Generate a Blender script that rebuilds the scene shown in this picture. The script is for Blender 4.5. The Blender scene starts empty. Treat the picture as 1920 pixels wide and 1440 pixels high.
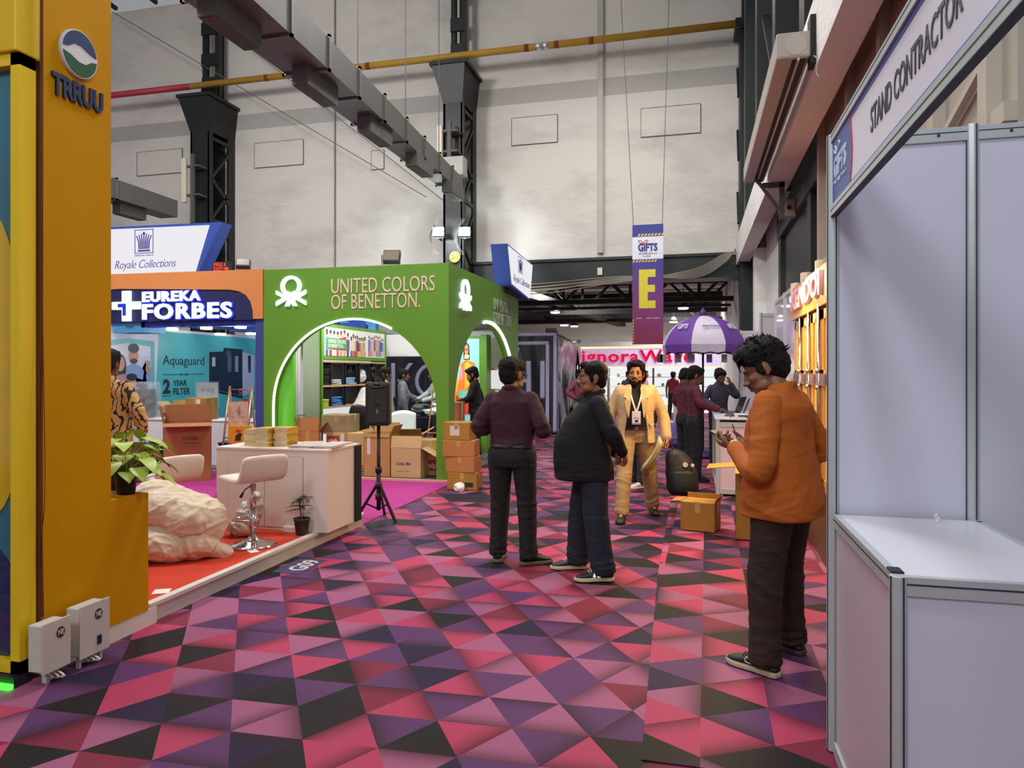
import bpy, math, random
import numpy as np
from mathutils import Vector, Matrix, Euler, noise

SC = bpy.context.scene
COL = SC.collection
PI = math.pi
random.seed(7)

# ---------------------------------------------------------------- camera
FP, PCX, PCY, EYE = 1340.0, 960.0, 698.0, 1.54
TH = math.atan(340.0 / FP)
SN, CS = math.sin(TH), math.cos(TH)
cam_d = bpy.data.cameras.new('camera')
cam = bpy.data.objects.new('camera', cam_d)
COL.objects.link(cam)
cam.location = (0, 0, EYE)
cam.rotation_euler = (PI / 2, 0, TH)
cam_d.sensor_width = 36.0
cam_d.lens = FP / 1920 * 36.0
cam_d.shift_y = -(720 - PCY) / 1920
cam_d.clip_end = 200
SC.camera = cam

# ---------------------------------------------------------------- world, lamps, exposure
W = bpy.data.worlds.new('world')
SC.world = W
W.use_nodes = True
W.node_tree.nodes['Background'].inputs[0].default_value = (0.97, 0.98, 1.0, 1)
W.node_tree.nodes['Background'].inputs[1].default_value = 0.30
SC.view_settings.view_transform = 'Standard'
SC.view_settings.look = 'None'
SC.view_settings.gamma = 1.0
SC.view_settings.use_curve_mapping = False
SC.view_settings.exposure = 0.0


def area(name, loc, size, power, color=(1, 1, 1), rot=(0, 0, 0), sy=None):
    l = bpy.data.lights.new(name, 'AREA')
    l.energy = power
    l.color = color
    l.shape = 'RECTANGLE'
    l.size = size
    l.size_y = sy or size
    o = bpy.data.objects.new(name, l)
    COL.objects.link(o)
    o.location = loc
    o.rotation_euler = rot
    return o


def point(name, loc, power, color=(1, 1, 1), r=0.05):
    l = bpy.data.lights.new(name, 'POINT')
    l.energy = power
    l.color = color
    l.shadow_soft_size = r
    o = bpy.data.objects.new(name, l)
    COL.objects.link(o)
    o.location = loc
    return o


# high-bay hall lamps over the aisle and the two halls
for hx, hy, hp, ht in ((-1.6, 7.0, 330, 0), (-8.0, 4.0, 560, 50), (-8.0, 10.0, 200, 0), (-1.2, 12.0, 190, 0)):  # the tilted one is unseen, turned to brighten the back wall
    area('hall_lamp', (hx, hy, 8.6), 1.6, hp, (1.0, 0.97, 0.94), (math.radians(ht), 0, 0))
# lamps added out of view: one brightens panels and backs, one the nearest stand
area('hall_lamp', (-2.4, -5.0, 6.5), 1.6, 235, (0.93, 0.97, 1.0), (math.radians(48), 0, math.radians(-8)))
area('hall_lamp', (-0.1, 1.3, 5.6), 0.5, 84, (0.84, 0.92, 1.0), (math.radians(12), math.radians(14), 0))
for hx, hy in ((-3.5, 20.0), (-0.5, 25.0), (-7.5, 21.0)):
    area('far_hall_lamp', (hx, hy, 3.9), 1.0, 190, (1.0, 0.97, 0.94))


# ---------------------------------------------------------------- pixel -> world helpers (1920x1440 frame)
def _dir(px, py):
    xc = (px - PCX) / FP
    return Vector((xc * CS - SN, xc * SN + CS, (PCY - py) / FP))


def atG(px, py, z=0.0):
    d = _dir(px, py)
    return Vector((0, 0, EYE)) + d * ((z - EYE) / d.z)


def atX(px, py, x):
    d = _dir(px, py)
    return Vector((0, 0, EYE)) + d * (x / d.x)


def atY(px, py, y):
    d = _dir(px, py)
    return Vector((0, 0, EYE)) + d * (y / d.y)


# ---------------------------------------------------------------- materials
def lin(h, k=1.0):
    h = h.lstrip('#')
    o = []
    for i in (0, 2, 4):
        c = int(h[i:i + 2], 16) / 255
        c = c / 12.92 if c <= 0.04045 else ((c + 0.055) / 1.055) ** 2.4
        o.append(min(0.95, c * k))
    return (*o, 1.0)


MATS = {}


def M(key, h='#808080', rough=0.6, metal=0.0, var=0.12, vs=6.0, bump=0.0, bs=40.0, k=1.0, emit=0.0, spec=None, trans=0.0, alpha=None, coat=0.0, stretch=None):
    """procedural material: base colour broken up by noise, optional noise bump"""
    if key in MATS:
        return MATS[key]
    m = bpy.data.materials.new(key)
    m.use_nodes = True
    nt = m.node_tree
    b = nt.nodes['Principled BSDF']
    c = lin(h, k)
    b.inputs['Roughness'].default_value = rough
    b.inputs['Metallic'].default_value = metal
    if spec is not None:
        b.inputs['Specular IOR Level'].default_value = spec
    if coat:
        b.inputs['Coat Weight'].default_value = coat
    tc = nt.nodes.new('ShaderNodeTexCoord')
    vec = tc.outputs['Object']
    if stretch:
        mp = nt.nodes.new('ShaderNodeMapping')
        mp.inputs['Scale'].default_value = stretch
        nt.links.new(vec, mp.inputs['Vector'])
        vec = mp.outputs['Vector']
    if emit:
        b.inputs['Emission Color'].default_value = c
        b.inputs['Emission Strength'].default_value = emit
    n = nt.nodes.new('ShaderNodeTexNoise')
    n.inputs['Scale'].default_value = vs
    n.inputs['Detail'].default_value = 5
    nt.links.new(vec, n.inputs['Vector'])
    r = nt.nodes.new('ShaderNodeMix')
    r.data_type = 'RGBA'
    r.inputs[6].default_value = tuple(x * (1 - var) for x in c[:3]) + (1,)
    r.inputs[7].default_value = tuple(min(0.97, x * (1 + var)) for x in c[:3]) + (1,)
    nt.links.new(n.outputs['Fac'], r.inputs[0])
    nt.links.new(r.outputs[2], b.inputs['Base Color'])
    if bump:
        n2 = nt.nodes.new('ShaderNodeTexNoise')
        n2.inputs['Scale'].default_value = bs
        n2.inputs['Detail'].default_value = 4
        nt.links.new(vec, n2.inputs['Vector'])
        bp = nt.nodes.new('ShaderNodeBump')
        bp.inputs['Strength'].default_value = bump
        bp.inputs['Distance'].default_value = 0.02
        nt.links.new(n2.outputs['Fac'], bp.inputs['Height'])
        nt.links.new(bp.outputs['Normal'], b.inputs['Normal'])
    if trans:
        b.inputs['Transmission Weight'].default_value = trans
    if alpha is not None:
        b.inputs['Alpha'].default_value = alpha
    MATS[key] = m
    return m


def E_(key, h, strength):
    """light-giving surface"""
    if key in MATS:
        return MATS[key]
    m = bpy.data.materials.new(key)
    m.use_nodes = True
    nt = m.node_tree
    nt.nodes.remove(nt.nodes['Principled BSDF'])
    e = nt.nodes.new('ShaderNodeEmission')
    e.inputs[0].default_value = lin(h)
    e.inputs[1].default_value = strength
    nt.links.new(e.outputs[0], nt.nodes['Material Output'].inputs[0])
    MATS[key] = m
    return m


# ---------------------------------------------------------------- objects
def tag(o, label=None, cat=None, group=None, kind=None):
    if label:
        o['label'] = label
    if cat:
        o['category'] = cat
    if group:
        o['group'] = group
    if kind:
        o['kind'] = kind
    return o


def thing(name, label, cat, loc=(0, 0, 0), rz=0.0, group=None, kind=None):
    o = bpy.data.objects.new(name, None)
    o.empty_display_size = 0.1
    COL.objects.link(o)
    o.location = loc
    o.rotation_euler = (0, 0, rz)
    return tag(o, label, cat, group, kind)


def copy_tree(o, parent=None):
    c = o.copy()
    COL.objects.link(c)
    if parent:
        c.parent = parent
    for ch in list(o.children):
        copy_tree(ch, c)
    return c


class MB:
    """collects shapes for ONE mesh"""

    def __init__(s):
        s.v, s.f, s.mi = [], [], []
        s.cur = 0

    def add(s, vs, fs, m=None):
        b = len(s.v)
        if m is not None:
            vs = [m @ Vector(p) for p in vs]
        s.v += [tuple(p) for p in vs]
        s.f += [tuple(b + i for i in f) for f in fs]
        s.mi += [s.cur] * len(fs)
        return s

    def bx(s, x0, x1, y0, y1, z0, z1, m=None):
        if x0 > x1: x0, x1 = x1, x0
        if y0 > y1: y0, y1 = y1, y0
        if z0 > z1: z0, z1 = z1, z0
        vs = [(x0, y0, z0), (x1, y0, z0), (x1, y1, z0), (x0, y1, z0), (x0, y0, z1), (x1, y0, z1), (x1, y1, z1), (x0, y1, z1)]
        return s.add(vs, [(0, 3, 2, 1), (4, 5, 6, 7), (0, 1, 5, 4), (1, 2, 6, 5), (2, 3, 7, 6), (3, 0, 4, 7)], m)

    def cb(s, c, size, m=None):
        return s.bx(c[0] - size[0] / 2, c[0] + size[0] / 2, c[1] - size[1] / 2, c[1] + size[1] / 2, c[2] - size[2] / 2, c[2] + size[2] / 2, m)

    def bar(s, p0, p1, w, h=None):
        """box beam from p0 to p1"""
        p0, p1 = Vector(p0), Vector(p1)
        d = p1 - p0
        q = d.to_track_quat('Z', 'Y').to_matrix().to_4x4()
        q.translation = p0
        h = h or w
        return s.bx(-w / 2, w / 2, -h / 2, h / 2, 0, d.length, q)

    def rings(s, rs, cap=True, closed=True):
        b = len(s.v)
        n = len(rs[0])
        for r in rs:
            s.v += [tuple(p) for p in r]
        fs = []
        for i in range(len(rs) - 1):
            for j in range(n if closed else n - 1):
                k = (j + 1) % n
                fs.append((b + i * n + j, b + i * n + k, b + (i + 1) * n + k, b + (i + 1) * n + j))
        if cap:
            fs.append(tuple(b + j for j in reversed(range(n))))
            fs.append(tuple(b + (len(rs) - 1) * n + j for j in range(n)))
        s.f += fs
        s.mi += [s.cur] * len(fs)
        return s

    def cyl(s, p0, p1, r0, r1=None, n=16):
        r1 = r0 if r1 is None else r1
        return s.tube([p0, p1], [r0, r1], n)

    def tube(s, pts, r, n=10, flat=1.0):
        pts = [Vector(p) for p in pts]
        if not isinstance(r, (list, tuple)):
            r = [r] * len(pts)
        rs = []
        u = None
        for i, p in enumerate(pts):
            t = (pts[min(i + 1, len(pts) - 1)] - pts[max(i - 1, 0)]).normalized()
            if u is None:
                a = Vector((0, 0, 1)) if abs(t.z) < 0.9 else Vector((1, 0, 0))
                u = a.cross(t).normalized()
            else:
                u = (u - t * u.dot(t)).normalized()
            w = t.cross(u)
            rs.append([p + u * (math.cos(2 * PI * j / n) * r[i]) + w * (math.sin(2 * PI * j / n) * r[i] * flat) for j in range(n)])
        return s.rings(rs)

    def lathe(s, prof, loc=(0, 0, 0), n=24, m=None):
        loc = Vector(loc)
        rs = [[loc + Vector((r * math.cos(2 * PI * j / n), r * math.sin(2 * PI * j / n), z)) for j in range(n)] for r, z in prof]
        if m is not None:
            rs = [[m @ p for p in r] for r in rs]
        return s.rings(rs)

    def ball(s, c, r, rot=None, n=14, rows=9):
        if not isinstance(r, (list, tuple, Vector)):
            r = (r, r, r)
        c = Vector(c)
        R = rot or Matrix.Identity(3)
        rs = []
        for i in range(rows + 1):
            a = -PI / 2 + PI * i / rows
            a = max(-PI / 2 + 0.05, min(PI / 2 - 0.05, a))
            rs.append([c + R @ Vector((r[0] * math.cos(a) * math.cos(2 * PI * j / n), r[1] * math.cos(a) * math.sin(2 * PI * j / n), r[2] * math.sin(a))) for j in range(n)])
        return s.rings(rs)

    def prism(s, poly, y0, y1, m=None):
        """polygon in x,z extruded along y (front at y0 < y1)"""
        a = sum(poly[i][0] * poly[(i + 1) % len(poly)][1] - poly[(i + 1) % len(poly)][0] * poly[i][1] for i in range(len(poly)))
        if a < 0:
            poly = poly[::-1]
        n = len(poly)
        vs = [(x, y0, z) for x, z in poly] + [(x, y1, z) for x, z in poly]
        fs = [tuple(range(n)), tuple(range(2 * n - 1, n - 1, -1))]
        for i in range(n):
            k = (i + 1) % n
            fs.append((k, i, n + i, n + k))
        return s.add(vs, fs, m)

    def slab(s, poly, z0, z1, m=None):
        """polygon in x,y extruded along z"""
        R = Matrix(((1, 0, 0, 0), (0, 0, -1, 0), (0, 1, 0, 0), (0, 0, 0, 1)))
        # x,z,y0 -> use prism and rotate: (x,y,z)->(x,-z... ) handled directly
        a = sum(poly[i][0] * poly[(i + 1) % len(poly)][1] - poly[(i + 1) % len(poly)][0] * poly[i][1] for i in range(len(poly)))
        if a < 0:
            poly = poly[::-1]
        n = len(poly)
        vs = [(x, y, z0) for x, y in poly] + [(x, y, z1) for x, y in poly]
        fs = [tuple(range(n - 1, -1, -1)), tuple(range(n, 2 * n))]
        for i in range(n):
            k = (i + 1) % n
            fs.append((i, k, n + k, n + i))
        return s.add(vs, fs, m)

    def grid(s, fn, nu, nv, thick=None):
        """fn(u,v)->point, u,v in 0..1; thick = offset vector gives it a back"""
        b = len(s.v)
        for i in range(nu + 1):
            for j in range(nv + 1):
                s.v.append(tuple(fn(i / nu, j / nv)))
        w = nv + 1
        q = [(b + i * w + j, b + (i + 1) * w + j, b + (i + 1) * w + j + 1, b + i * w + j + 1) for i in range(nu) for j in range(nv)]
        s.f += q
        s.mi += [s.cur] * len(q)
        if thick is not None:
            t = Vector(thick)
            n0 = (nu + 1) * (nv + 1)
            for i in range(n0):
                s.v.append(tuple(Vector(s.v[b + i]) + t))
            q2 = [tuple(x + n0 for x in reversed(f)) for f in q]
            rim = []
            for i in range(nu):
                rim.append((b + i * w, b + (i + 1) * w, b + (i + 1) * w + n0, b + i * w + n0)[::-1])
                rim.append((b + i * w + nv, b + (i + 1) * w + nv, b + (i + 1) * w + nv + n0, b + i * w + nv + n0))
            for j in range(nv):
                rim.append((b + j, b + j + 1, b + j + 1 + n0, b + j + n0))
                rim.append((b + nu * w + j, b + nu * w + j + 1, b + nu * w + j + 1 + n0, b + nu * w + j + n0)[::-1])
            s.f += q2 + rim
            s.mi += [s.cur] * (len(q2) + len(rim))
        return s

    def mesh(s, name):
        me = bpy.data.meshes.new(name)
        me.from_pydata(s.v, [], s.f)
        me.update()
        return me

    def build(s, name, mat, parent=None, smooth=False, bevel=0.0, loc=None, rz=0.0, seg=2, sub=0):
        me = s.mesh(name)
        mats = mat if isinstance(mat, (list, tuple)) else [mat]
        for mm in mats:
            me.materials.append(mm)
        if len(mats) > 1:
            me.polygons.foreach_set('material_index', s.mi)
        o = bpy.data.objects.new(name, me)
        COL.objects.link(o)
        if parent is not None:
            o.parent = parent
        if loc is not None:
            o.location = loc
            o.rotation_euler = (0, 0, rz)
        if smooth:
            me.polygons.foreach_set('use_smooth', [True] * len(me.polygons))
        if bevel:
            b = o.modifiers.new('bevel', 'BEVEL')
            b.width = bevel
            b.segments = seg
            b.limit_method = 'ANGLE'
            b.angle_limit = math.radians(40)
        if sub:
            ss = o.modifiers.new('subsurf', 'SUBSURF')
            ss.levels = ss.render_levels = sub
        return o


def spline(pts, n=8):
    """Catmull-Rom through points"""
    P = [Vector(p) for p in pts]
    P = [2 * P[0] - P[1]] + P + [2 * P[-1] - P[-2]]
    out = []
    for i in range(1, len(P) - 2):
        for k in range(n):
            t = k / n
            a, b, c, d = P[i - 1], P[i], P[i + 1], P[i + 2]
            out.append(0.5 * ((2 * b) + (c - a) * t + (2 * a - 5 * b + 4 * c - d) * t * t + (3 * b - a - 3 * c + d) * t ** 3))
    out.append(P[-2])
    return out


def lettering(name, s, mat, parent, x, z, w, h, y=0.0, depth=0.006, bold=0.0, shear=0.0, lines=1.0, m=None, align='CENTER', sp=1.0):
    """raised words: fills the box x..x+w, z..z+h on the plane y, standing out towards -y"""
    cu = bpy.data.curves.new(name, 'FONT')
    cu.body = s
    cu.size = 1.0
    cu.extrude = 0.01
    cu.offset = bold
    cu.shear = shear
    cu.space_line = lines
    cu.space_character = sp
    cu.align_x = align
    cu.resolution_u = 3
    t = bpy.data.objects.new('tmp', cu)
    COL.objects.link(t)
    bpy.context.view_layer.update()
    me = bpy.data.meshes.new_from_object(t.evaluated_get(bpy.context.evaluated_depsgraph_get()))
    bpy.data.objects.remove(t)
    n = len(me.vertices)
    co = np.empty(n * 3)
    me.vertices.foreach_get('co', co)
    co = co.reshape(-1, 3)
    lo, hi = co.min(0), co.max(0)
    out = np.empty_like(co)
    out[:, 0] = x + (co[:, 0] - lo[0]) / (hi[0] - lo[0]) * w
    out[:, 2] = z + (co[:, 1] - lo[1]) / (hi[1] - lo[1]) * h
    out[:, 1] = y - (co[:, 2] - lo[2]) / (hi[2] - lo[2]) * depth
    if m is not None:
        A = np.array(m)
        out = out @ A[:3, :3].T + A[:3, 3]
    me.vertices.foreach_set('co', out.ravel())
    me.materials.clear()
    me.materials.append(mat)
    me.update()
    me.name = name
    o = bpy.data.objects.new(name, me)
    COL.objects.link(o)
    o.parent = parent
    return o


def ell(cx, cz, rx, rz, n=24, a0=0.0, a1=2 * PI):
    full = abs(a1 - a0 - 2 * PI) < 1e-6
    return [(cx + rx * math.cos(a0 + (a1 - a0) * i / (n if full else n - 1)), cz + rz * math.sin(a0 + (a1 - a0) * i / (n if full else n - 1))) for i in range(n)]


def rrect(x0, x1, z0, z1, r, n=5):
    p = []
    for cx, cz, a in ((x1 - r, z1 - r, 0), (x0 + r, z1 - r, PI / 2), (x0 + r, z0 + r, PI), (x1 - r, z0 + r, 1.5 * PI)):
        p += [(cx + r * math.cos(a + PI / 2 * i / n), cz + r * math.sin(a + PI / 2 * i / n)) for i in range(n + 1)]
    return p


# facing helpers: rz of a thing whose face looks ...
TO_CAMERA, TO_AISLE_FROM_LEFT, TO_AISLE_FROM_RIGHT = 0.0, PI / 2, -PI / 2
WHITE = '#ffffff'
# ================================================================ THE SETTING
def carpet_material(key, org, e1, e2, rough=0.62):
    """printed carpet: triangle lattice, each triangle its own colour fading towards one edge"""
    m = bpy.data.materials.new(key)
    m.use_nodes = True
    nt = m.node_tree
    b = nt.nodes['Principled BSDF']
    b.inputs['Roughness'].default_value = rough
    b.inputs['Specular IOR Level'].default_value = 0.16
    N, L = nt.nodes.new, nt.links.new
    det = e1[0] * e2[1] - e1[1] * e2[0]
    cu = (e2[1] / det, -e2[0] / det, 0)
    cv = (-e1[1] / det, e1[0] / det, 0)
    tc = N('ShaderNodeTexCoord')

    def vm(op, a, bb):
        n = N('ShaderNodeVectorMath')
        n.operation = op
        for i, x in enumerate((a, bb)):
            if isinstance(x, tuple):
                n.inputs[i].default_value = x
            else:
                L(x, n.inputs[i])
        return n.outputs['Value'] if op == 'DOT_PRODUCT' else n.outputs['Vector']

    def ma(op, a, bb=0.0, cc=None, clamp=False):
        n = N('ShaderNodeMath')
        n.operation = op
        n.use_clamp = clamp
        for i, x in enumerate((a, bb) if cc is None else (a, bb, cc)):
            if isinstance(x, (int, float)):
                n.inputs[i].default_value = x
            else:
                L(x, n.inputs[i])
        return n.outputs[0]

    p = vm('SUBTRACT', tc.outputs['Object'], (org[0], org[1], 0.0))
    u, v = vm('DOT_PRODUCT', p, cu), vm('DOT_PRODUCT', p, cv)
    iu, iv = ma('FLOOR', u), ma('FLOOR', v)
    fu, fv = ma('SUBTRACT', u, iu), ma('SUBTRACT', v, iv)
    s = ma('ADD', fu, fv)
    tri = ma('GREATER_THAN', s, 1.0)
    # barycentric coordinates inside the triangle
    def flip(x):
        return ma('ADD', x, ma('MULTIPLY', tri, ma('SUBTRACT', 1.0, ma('MULTIPLY', x, 2.0))))
    b0, b1 = flip(fu), flip(fv)
    b2 = ma('ABSOLUTE', ma('SUBTRACT', 1.0, s))
    cmb = N('ShaderNodeCombineXYZ')
    L(ma('ADD', iu, 0.5), cmb.inputs[0])
    L(ma('ADD', iv, 0.5), cmb.inputs[1])
    cmb.inputs[2].default_value = 0.5
    wn0 = N('ShaderNodeTexWhiteNoise')
    L(cmb.outputs[0], wn0.inputs['Vector'])
    sep0 = N('ShaderNodeSeparateColor')
    L(wn0.outputs['Color'], sep0.inputs[0])
    # the second triangle of a cell never repeats the first one's colour
    hue = ma('FRACT', ma('ADD', sep0.outputs['Red'], ma('MULTIPLY', tri, ma('ADD', 0.3, ma('MULTIPLY', sep0.outputs['Green'], 0.4)))))
    cmb2 = N('ShaderNodeCombineXYZ')
    L(ma('ADD', iu, 0.5), cmb2.inputs[0])
    L(ma('ADD', iv, 0.5), cmb2.inputs[1])
    L(ma('ADD', 3.0, ma('MULTIPLY', tri, 7.3)), cmb2.inputs[2])
    cmb = cmb2
    wn = N('ShaderNodeTexWhiteNoise')
    L(cmb.outputs[0], wn.inputs['Vector'])
    sep = N('ShaderNodeSeparateColor')
    L(wn.outputs['Color'], sep.inputs[0])
    r = N('ShaderNodeValToRGB')
    r.color_ramp.interpolation = 'CONSTANT'
    stops = [(0.0, '#cc456c'), (0.19, '#2a1c42'), (0.28, '#b8668c'), (0.50, '#161a19'), (0.65, '#6a3b6e'), (0.88, '#922c48')]
    el = r.color_ramp.elements
    while len(el) < len(stops):
        el.new(0.5)
    for i, (pos, hx) in enumerate(stops):
        el[i].position = pos
        el[i].color = lin(hx, 0.66)
    L(hue, r.inputs[0])
    # which corner the colour fades from
    g = sep.outputs['Green']
    k1 = ma('GREATER_THAN', g, 0.33)
    k2 = ma('GREATER_THAN', g, 0.66)
    t = ma('ADD', b0, ma('MULTIPLY', k1, ma('SUBTRACT', b1, b0)))
    t = ma('ADD', t, ma('MULTIPLY', k2, ma('SUBTRACT', b2, t)))
    dk = ma('SUBTRACT', 1.0, ma('MULTIPLY', t, 2.3), clamp=True)
    dk = ma('MULTIPLY', ma('POWER', dk, 1.5), 0.75)
    dk = ma('MULTIPLY', dk, ma('GREATER_THAN', sep.outputs['Blue'], 0.35))
    mix = N('ShaderNodeMix')
    mix.data_type = 'RGBA'
    L(dk, mix.inputs[0])
    L(r.outputs[0], mix.inputs[6])
    mix.inputs[7].default_value = lin('#35101f', 0.6)
    # trodden dust
    nz = N('ShaderNodeTexNoise')
    nz.inputs['Scale'].default_value = 1.7
    nz.inputs['Detail'].default_value = 6
    L(tc.outputs['Object'], nz.inputs['Vector'])
    mix2 = N('ShaderNodeMix')
    mix2.data_type = 'RGBA'
    L(ma('MULTIPLY', nz.outputs['Fac'], 0.05), mix2.inputs[0])
    L(mix.outputs[2], mix2.inputs[6])
    mix2.inputs[7].default_value = lin('#a08a90')
    L(mix2.outputs[2], b.inputs['Base Color'])
    fz = N('ShaderNodeTexNoise')
    fz.inputs['Scale'].default_value = 420
    L(tc.outputs['Object'], fz.inputs['Vector'])
    bp = N('ShaderNodeBump')
    bp.inputs['Strength'].default_value = 0.15
    bp.inputs['Distance'].default_value = 0.003
    L(fz.outputs['Fac'], bp.inputs['Height'])
    L(bp.outputs['Normal'], b.inputs['Normal'])
    return m


def plaster(key, hexc, band=None):
    m = bpy.data.materials.new(key)
    m.use_nodes = True
    nt = m.node_tree
    b = nt.nodes['Principled BSDF']
    b.inputs['Roughness'].default_value = 0.85
    N, L = nt.nodes.new, nt.links.new
    tc = N('ShaderNodeTexCoord')
    n1 = N('ShaderNodeTexNoise')
    n1.inputs['Scale'].default_value = 0.45
    n1.inputs['Detail'].default_value = 8
    n1.inputs['Roughness'].default_value = 0.65
    mp = N('ShaderNodeMapping')
    mp.inputs['Scale'].default_value = (1, 1, 2.2)
    L(tc.outputs['Object'], mp.inputs[0])
    L(mp.outputs[0], n1.inputs['Vector'])
    r = N('ShaderNodeValToRGB')
    r.color_ramp.elements[0].position, r.color_ramp.elements[0].color = 0.27, tuple(x * 0.74 for x in lin(hexc)[:3]) + (1,)
    r.color_ramp.elements[1].position, r.color_ramp.elements[1].color = 0.52, lin(hexc)
    L(n1.outputs['Fac'], r.inputs[0])
    out = r.outputs[0]
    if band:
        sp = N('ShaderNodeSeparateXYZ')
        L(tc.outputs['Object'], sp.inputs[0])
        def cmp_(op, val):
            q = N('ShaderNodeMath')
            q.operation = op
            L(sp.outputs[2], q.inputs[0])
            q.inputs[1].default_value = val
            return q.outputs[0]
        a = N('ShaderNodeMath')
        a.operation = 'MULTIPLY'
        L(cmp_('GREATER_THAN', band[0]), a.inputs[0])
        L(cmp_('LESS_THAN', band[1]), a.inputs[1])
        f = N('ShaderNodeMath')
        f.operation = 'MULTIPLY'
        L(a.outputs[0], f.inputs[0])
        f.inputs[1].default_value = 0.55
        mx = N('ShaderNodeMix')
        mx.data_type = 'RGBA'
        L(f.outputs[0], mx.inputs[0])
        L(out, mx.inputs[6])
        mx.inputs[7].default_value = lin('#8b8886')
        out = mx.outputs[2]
    L(out, b.inputs['Base Color'])
    n2 = N('ShaderNodeTexNoise')
    n2.inputs['Scale'].default_value = 2.4
    n2.inputs['Detail'].default_value = 9
    n2.inputs['Roughness'].default_value = 0.62
    n2.inputs['Distortion'].default_value = 0.6
    L(mp.outputs[0], n2.inputs['Vector'])
    bp = N('ShaderNodeBump')
    bp.inputs['Strength'].default_value = 0.30
    bp.inputs['Distance'].default_value = 0.07
    L(n2.outputs['Fac'], bp.inputs['Height'])
    L(bp.outputs['Normal'], b.inputs['Normal'])
    return m


CARPET = carpet_material('triangle print carpet', (-1.925, 2.675), (0.336, 0.014), (0.157, 0.278))
CARPET2 = carpet_material('triangle print carpet turned', (0.02, 2.60), (0.006, 0.345), (0.30, 0.165))
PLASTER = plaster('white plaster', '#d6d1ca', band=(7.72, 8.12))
PLASTER2 = plaster('white plaster plain', '#dedad6')
BLACKSTEEL = M('dark green black steel', '#0f1516', 0.45, 0.0, 0.25, 5)
DARK = M('sooty black', '#15181a', 0.7)
ALU = M('aluminium', '#bcc4c4', 0.36, 0.25, 0.06, 12)
ALUDARK = M('groove black', '#2c323c', 0.6)
PANEL = M('pale grey panel', '#cfcedd', 0.30, 0.0, 0.03, 3, coat=0.2)
MAGENTA = M('magenta carpet', '#a8267c', 0.9, 0, 0.1, 30, bump=0.1, bs=300)
GREYSTEEL = M('galvanised duct', '#5f5e5c', 0.5, 0.3, 0.14, 3, stretch=(1, 3, 1))
BEIGE = M('beige painted sheet', '#aca294', 0.6, 0, 0.06, 2)


def struct(name, mb, mat, **k):
    return tag(mb.build(name, mat, **k), kind='structure')


f = MB()
f.add([(-22, -4, 0), (9, -4, 0), (9, 34, 0), (-22, 34, 0)], [(0, 1, 2, 3)])
f.add([(-22, -4, -0.1), (9, -4, -0.1), (9, 34, -0.1), (-22, 34, -0.1)], [(3, 2, 1, 0)])
struct('floor', f, CARPET)

# carpet strips laid over the first carpet, pattern turned
def ripple(x, y):
    return 0.006 + 0.012 * max(0, x - 0.75) * (1 + math.sin(y * 7)) * 4


g = MB()
def strip(x0a, x0b, x1, ya, yb):
    def fn(u, v):
        y = ya + (yb - ya) * v
        x = (x0a + (x0b - x0a) * v) * (1 - u) + x1 * u
        return (x, y, ripple(x, y) if yb > 4 else 0.004)
    return fn
g.grid(strip(-0.20, -0.26, 1.5, 2.87, 5.45), 34, 40)
g.grid(lambda u, v: (-0.262 + u * 1.76, 5.44 + v * 3.4, ripple(-0.262 + u * 1.76, 5.44 + v * 3.4) - 0.002), 34, 50)
o = g.build('carpet_strip', CARPET2, smooth=True)
tag(o, 'pink and purple triangle carpet strip along the booths, pattern turned sideways', 'carpet')

# ---- back wall with the black opening beam
w = MB()
w.bx(-20, -11.4, 16, 16.5, 0, 11.2)
w.bx(-11.4, -4.96, 16, 16.5, 3.6, 11.2)
w.bx(-4.96, 1.9, 16, 16.5, 4.05, 11.2)
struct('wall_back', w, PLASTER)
w = MB()
w.bx(-4.96, 0.95, 15.82, 16.45, 3.55, 4.08)
w.bx(-4.96, 0.95, 15.76, 15.82, 3.55, 3.62)
w.bx(-4.96, 0.95, 15.76, 15.82, 4.02, 4.08)
struct('beam_opening', w, BLACKSTEEL)

# patches, cracks and conduits on the wall
for i, (a, b) in enumerate((((478, 268), (569, 298)), ((960, 221), (1045, 262)), ((1202, 203), (1313, 241)), ((258, 285), (342, 312)), ((697, 282), (720, 310)))):
    p, q = atY(a[0], a[1], 16), atY(b[0], b[1], 16)
    x0, x1, z1, z0 = p.x, q.x, p.z - 0.02, q.z + 0.02
    z0 = z1 - (0.62 if i != 4 else 0.45)
    mb = MB()
    mb.bx(x0, x1, 15.985, 16.02, z0, z1)
    mb.cur = 1
    for k in ((x0, x1, z0 - 0.014, z0), (x0, x1, z1, z1 + 0.007), (x0 - 0.007, x0, z0 - 0.012, z1), (x1, x1 + 0.012, z0 - 0.012, z1)):
        mb.bx(k[0], k[1], 15.975, 16.02, k[2], k[3])
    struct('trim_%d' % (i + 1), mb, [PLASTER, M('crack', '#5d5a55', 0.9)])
for i, (px, mat, rr) in enumerate(((629, 'a', 0.018), (1125, 'b', 0.075))):
    x = atY(px, 250, 16).x
    mb = MB()
    if rr > 0.05:
        mb.bx(x - 0.03, x + 0.08, 15.9, 16.01, 4.2, 11.2)
        mb.bx(x - 0.055, x - 0.03, 15.95, 16.01, 4.2, 11.2)
    else:
        mb.cyl((x, 15.97, 3), (x, 15.97, 11.2), rr)
    o = mb.build('wall_conduit', M('conduit' + mat, '#b5b1aa' if rr > 0.05 else '#7d7a76', 0.6))
    tag(o, ['thin grey conduit running up the white wall near the green booth', 'wide pale conduit channel up the white wall before the hanging banner'][i], 'conduit')

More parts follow.
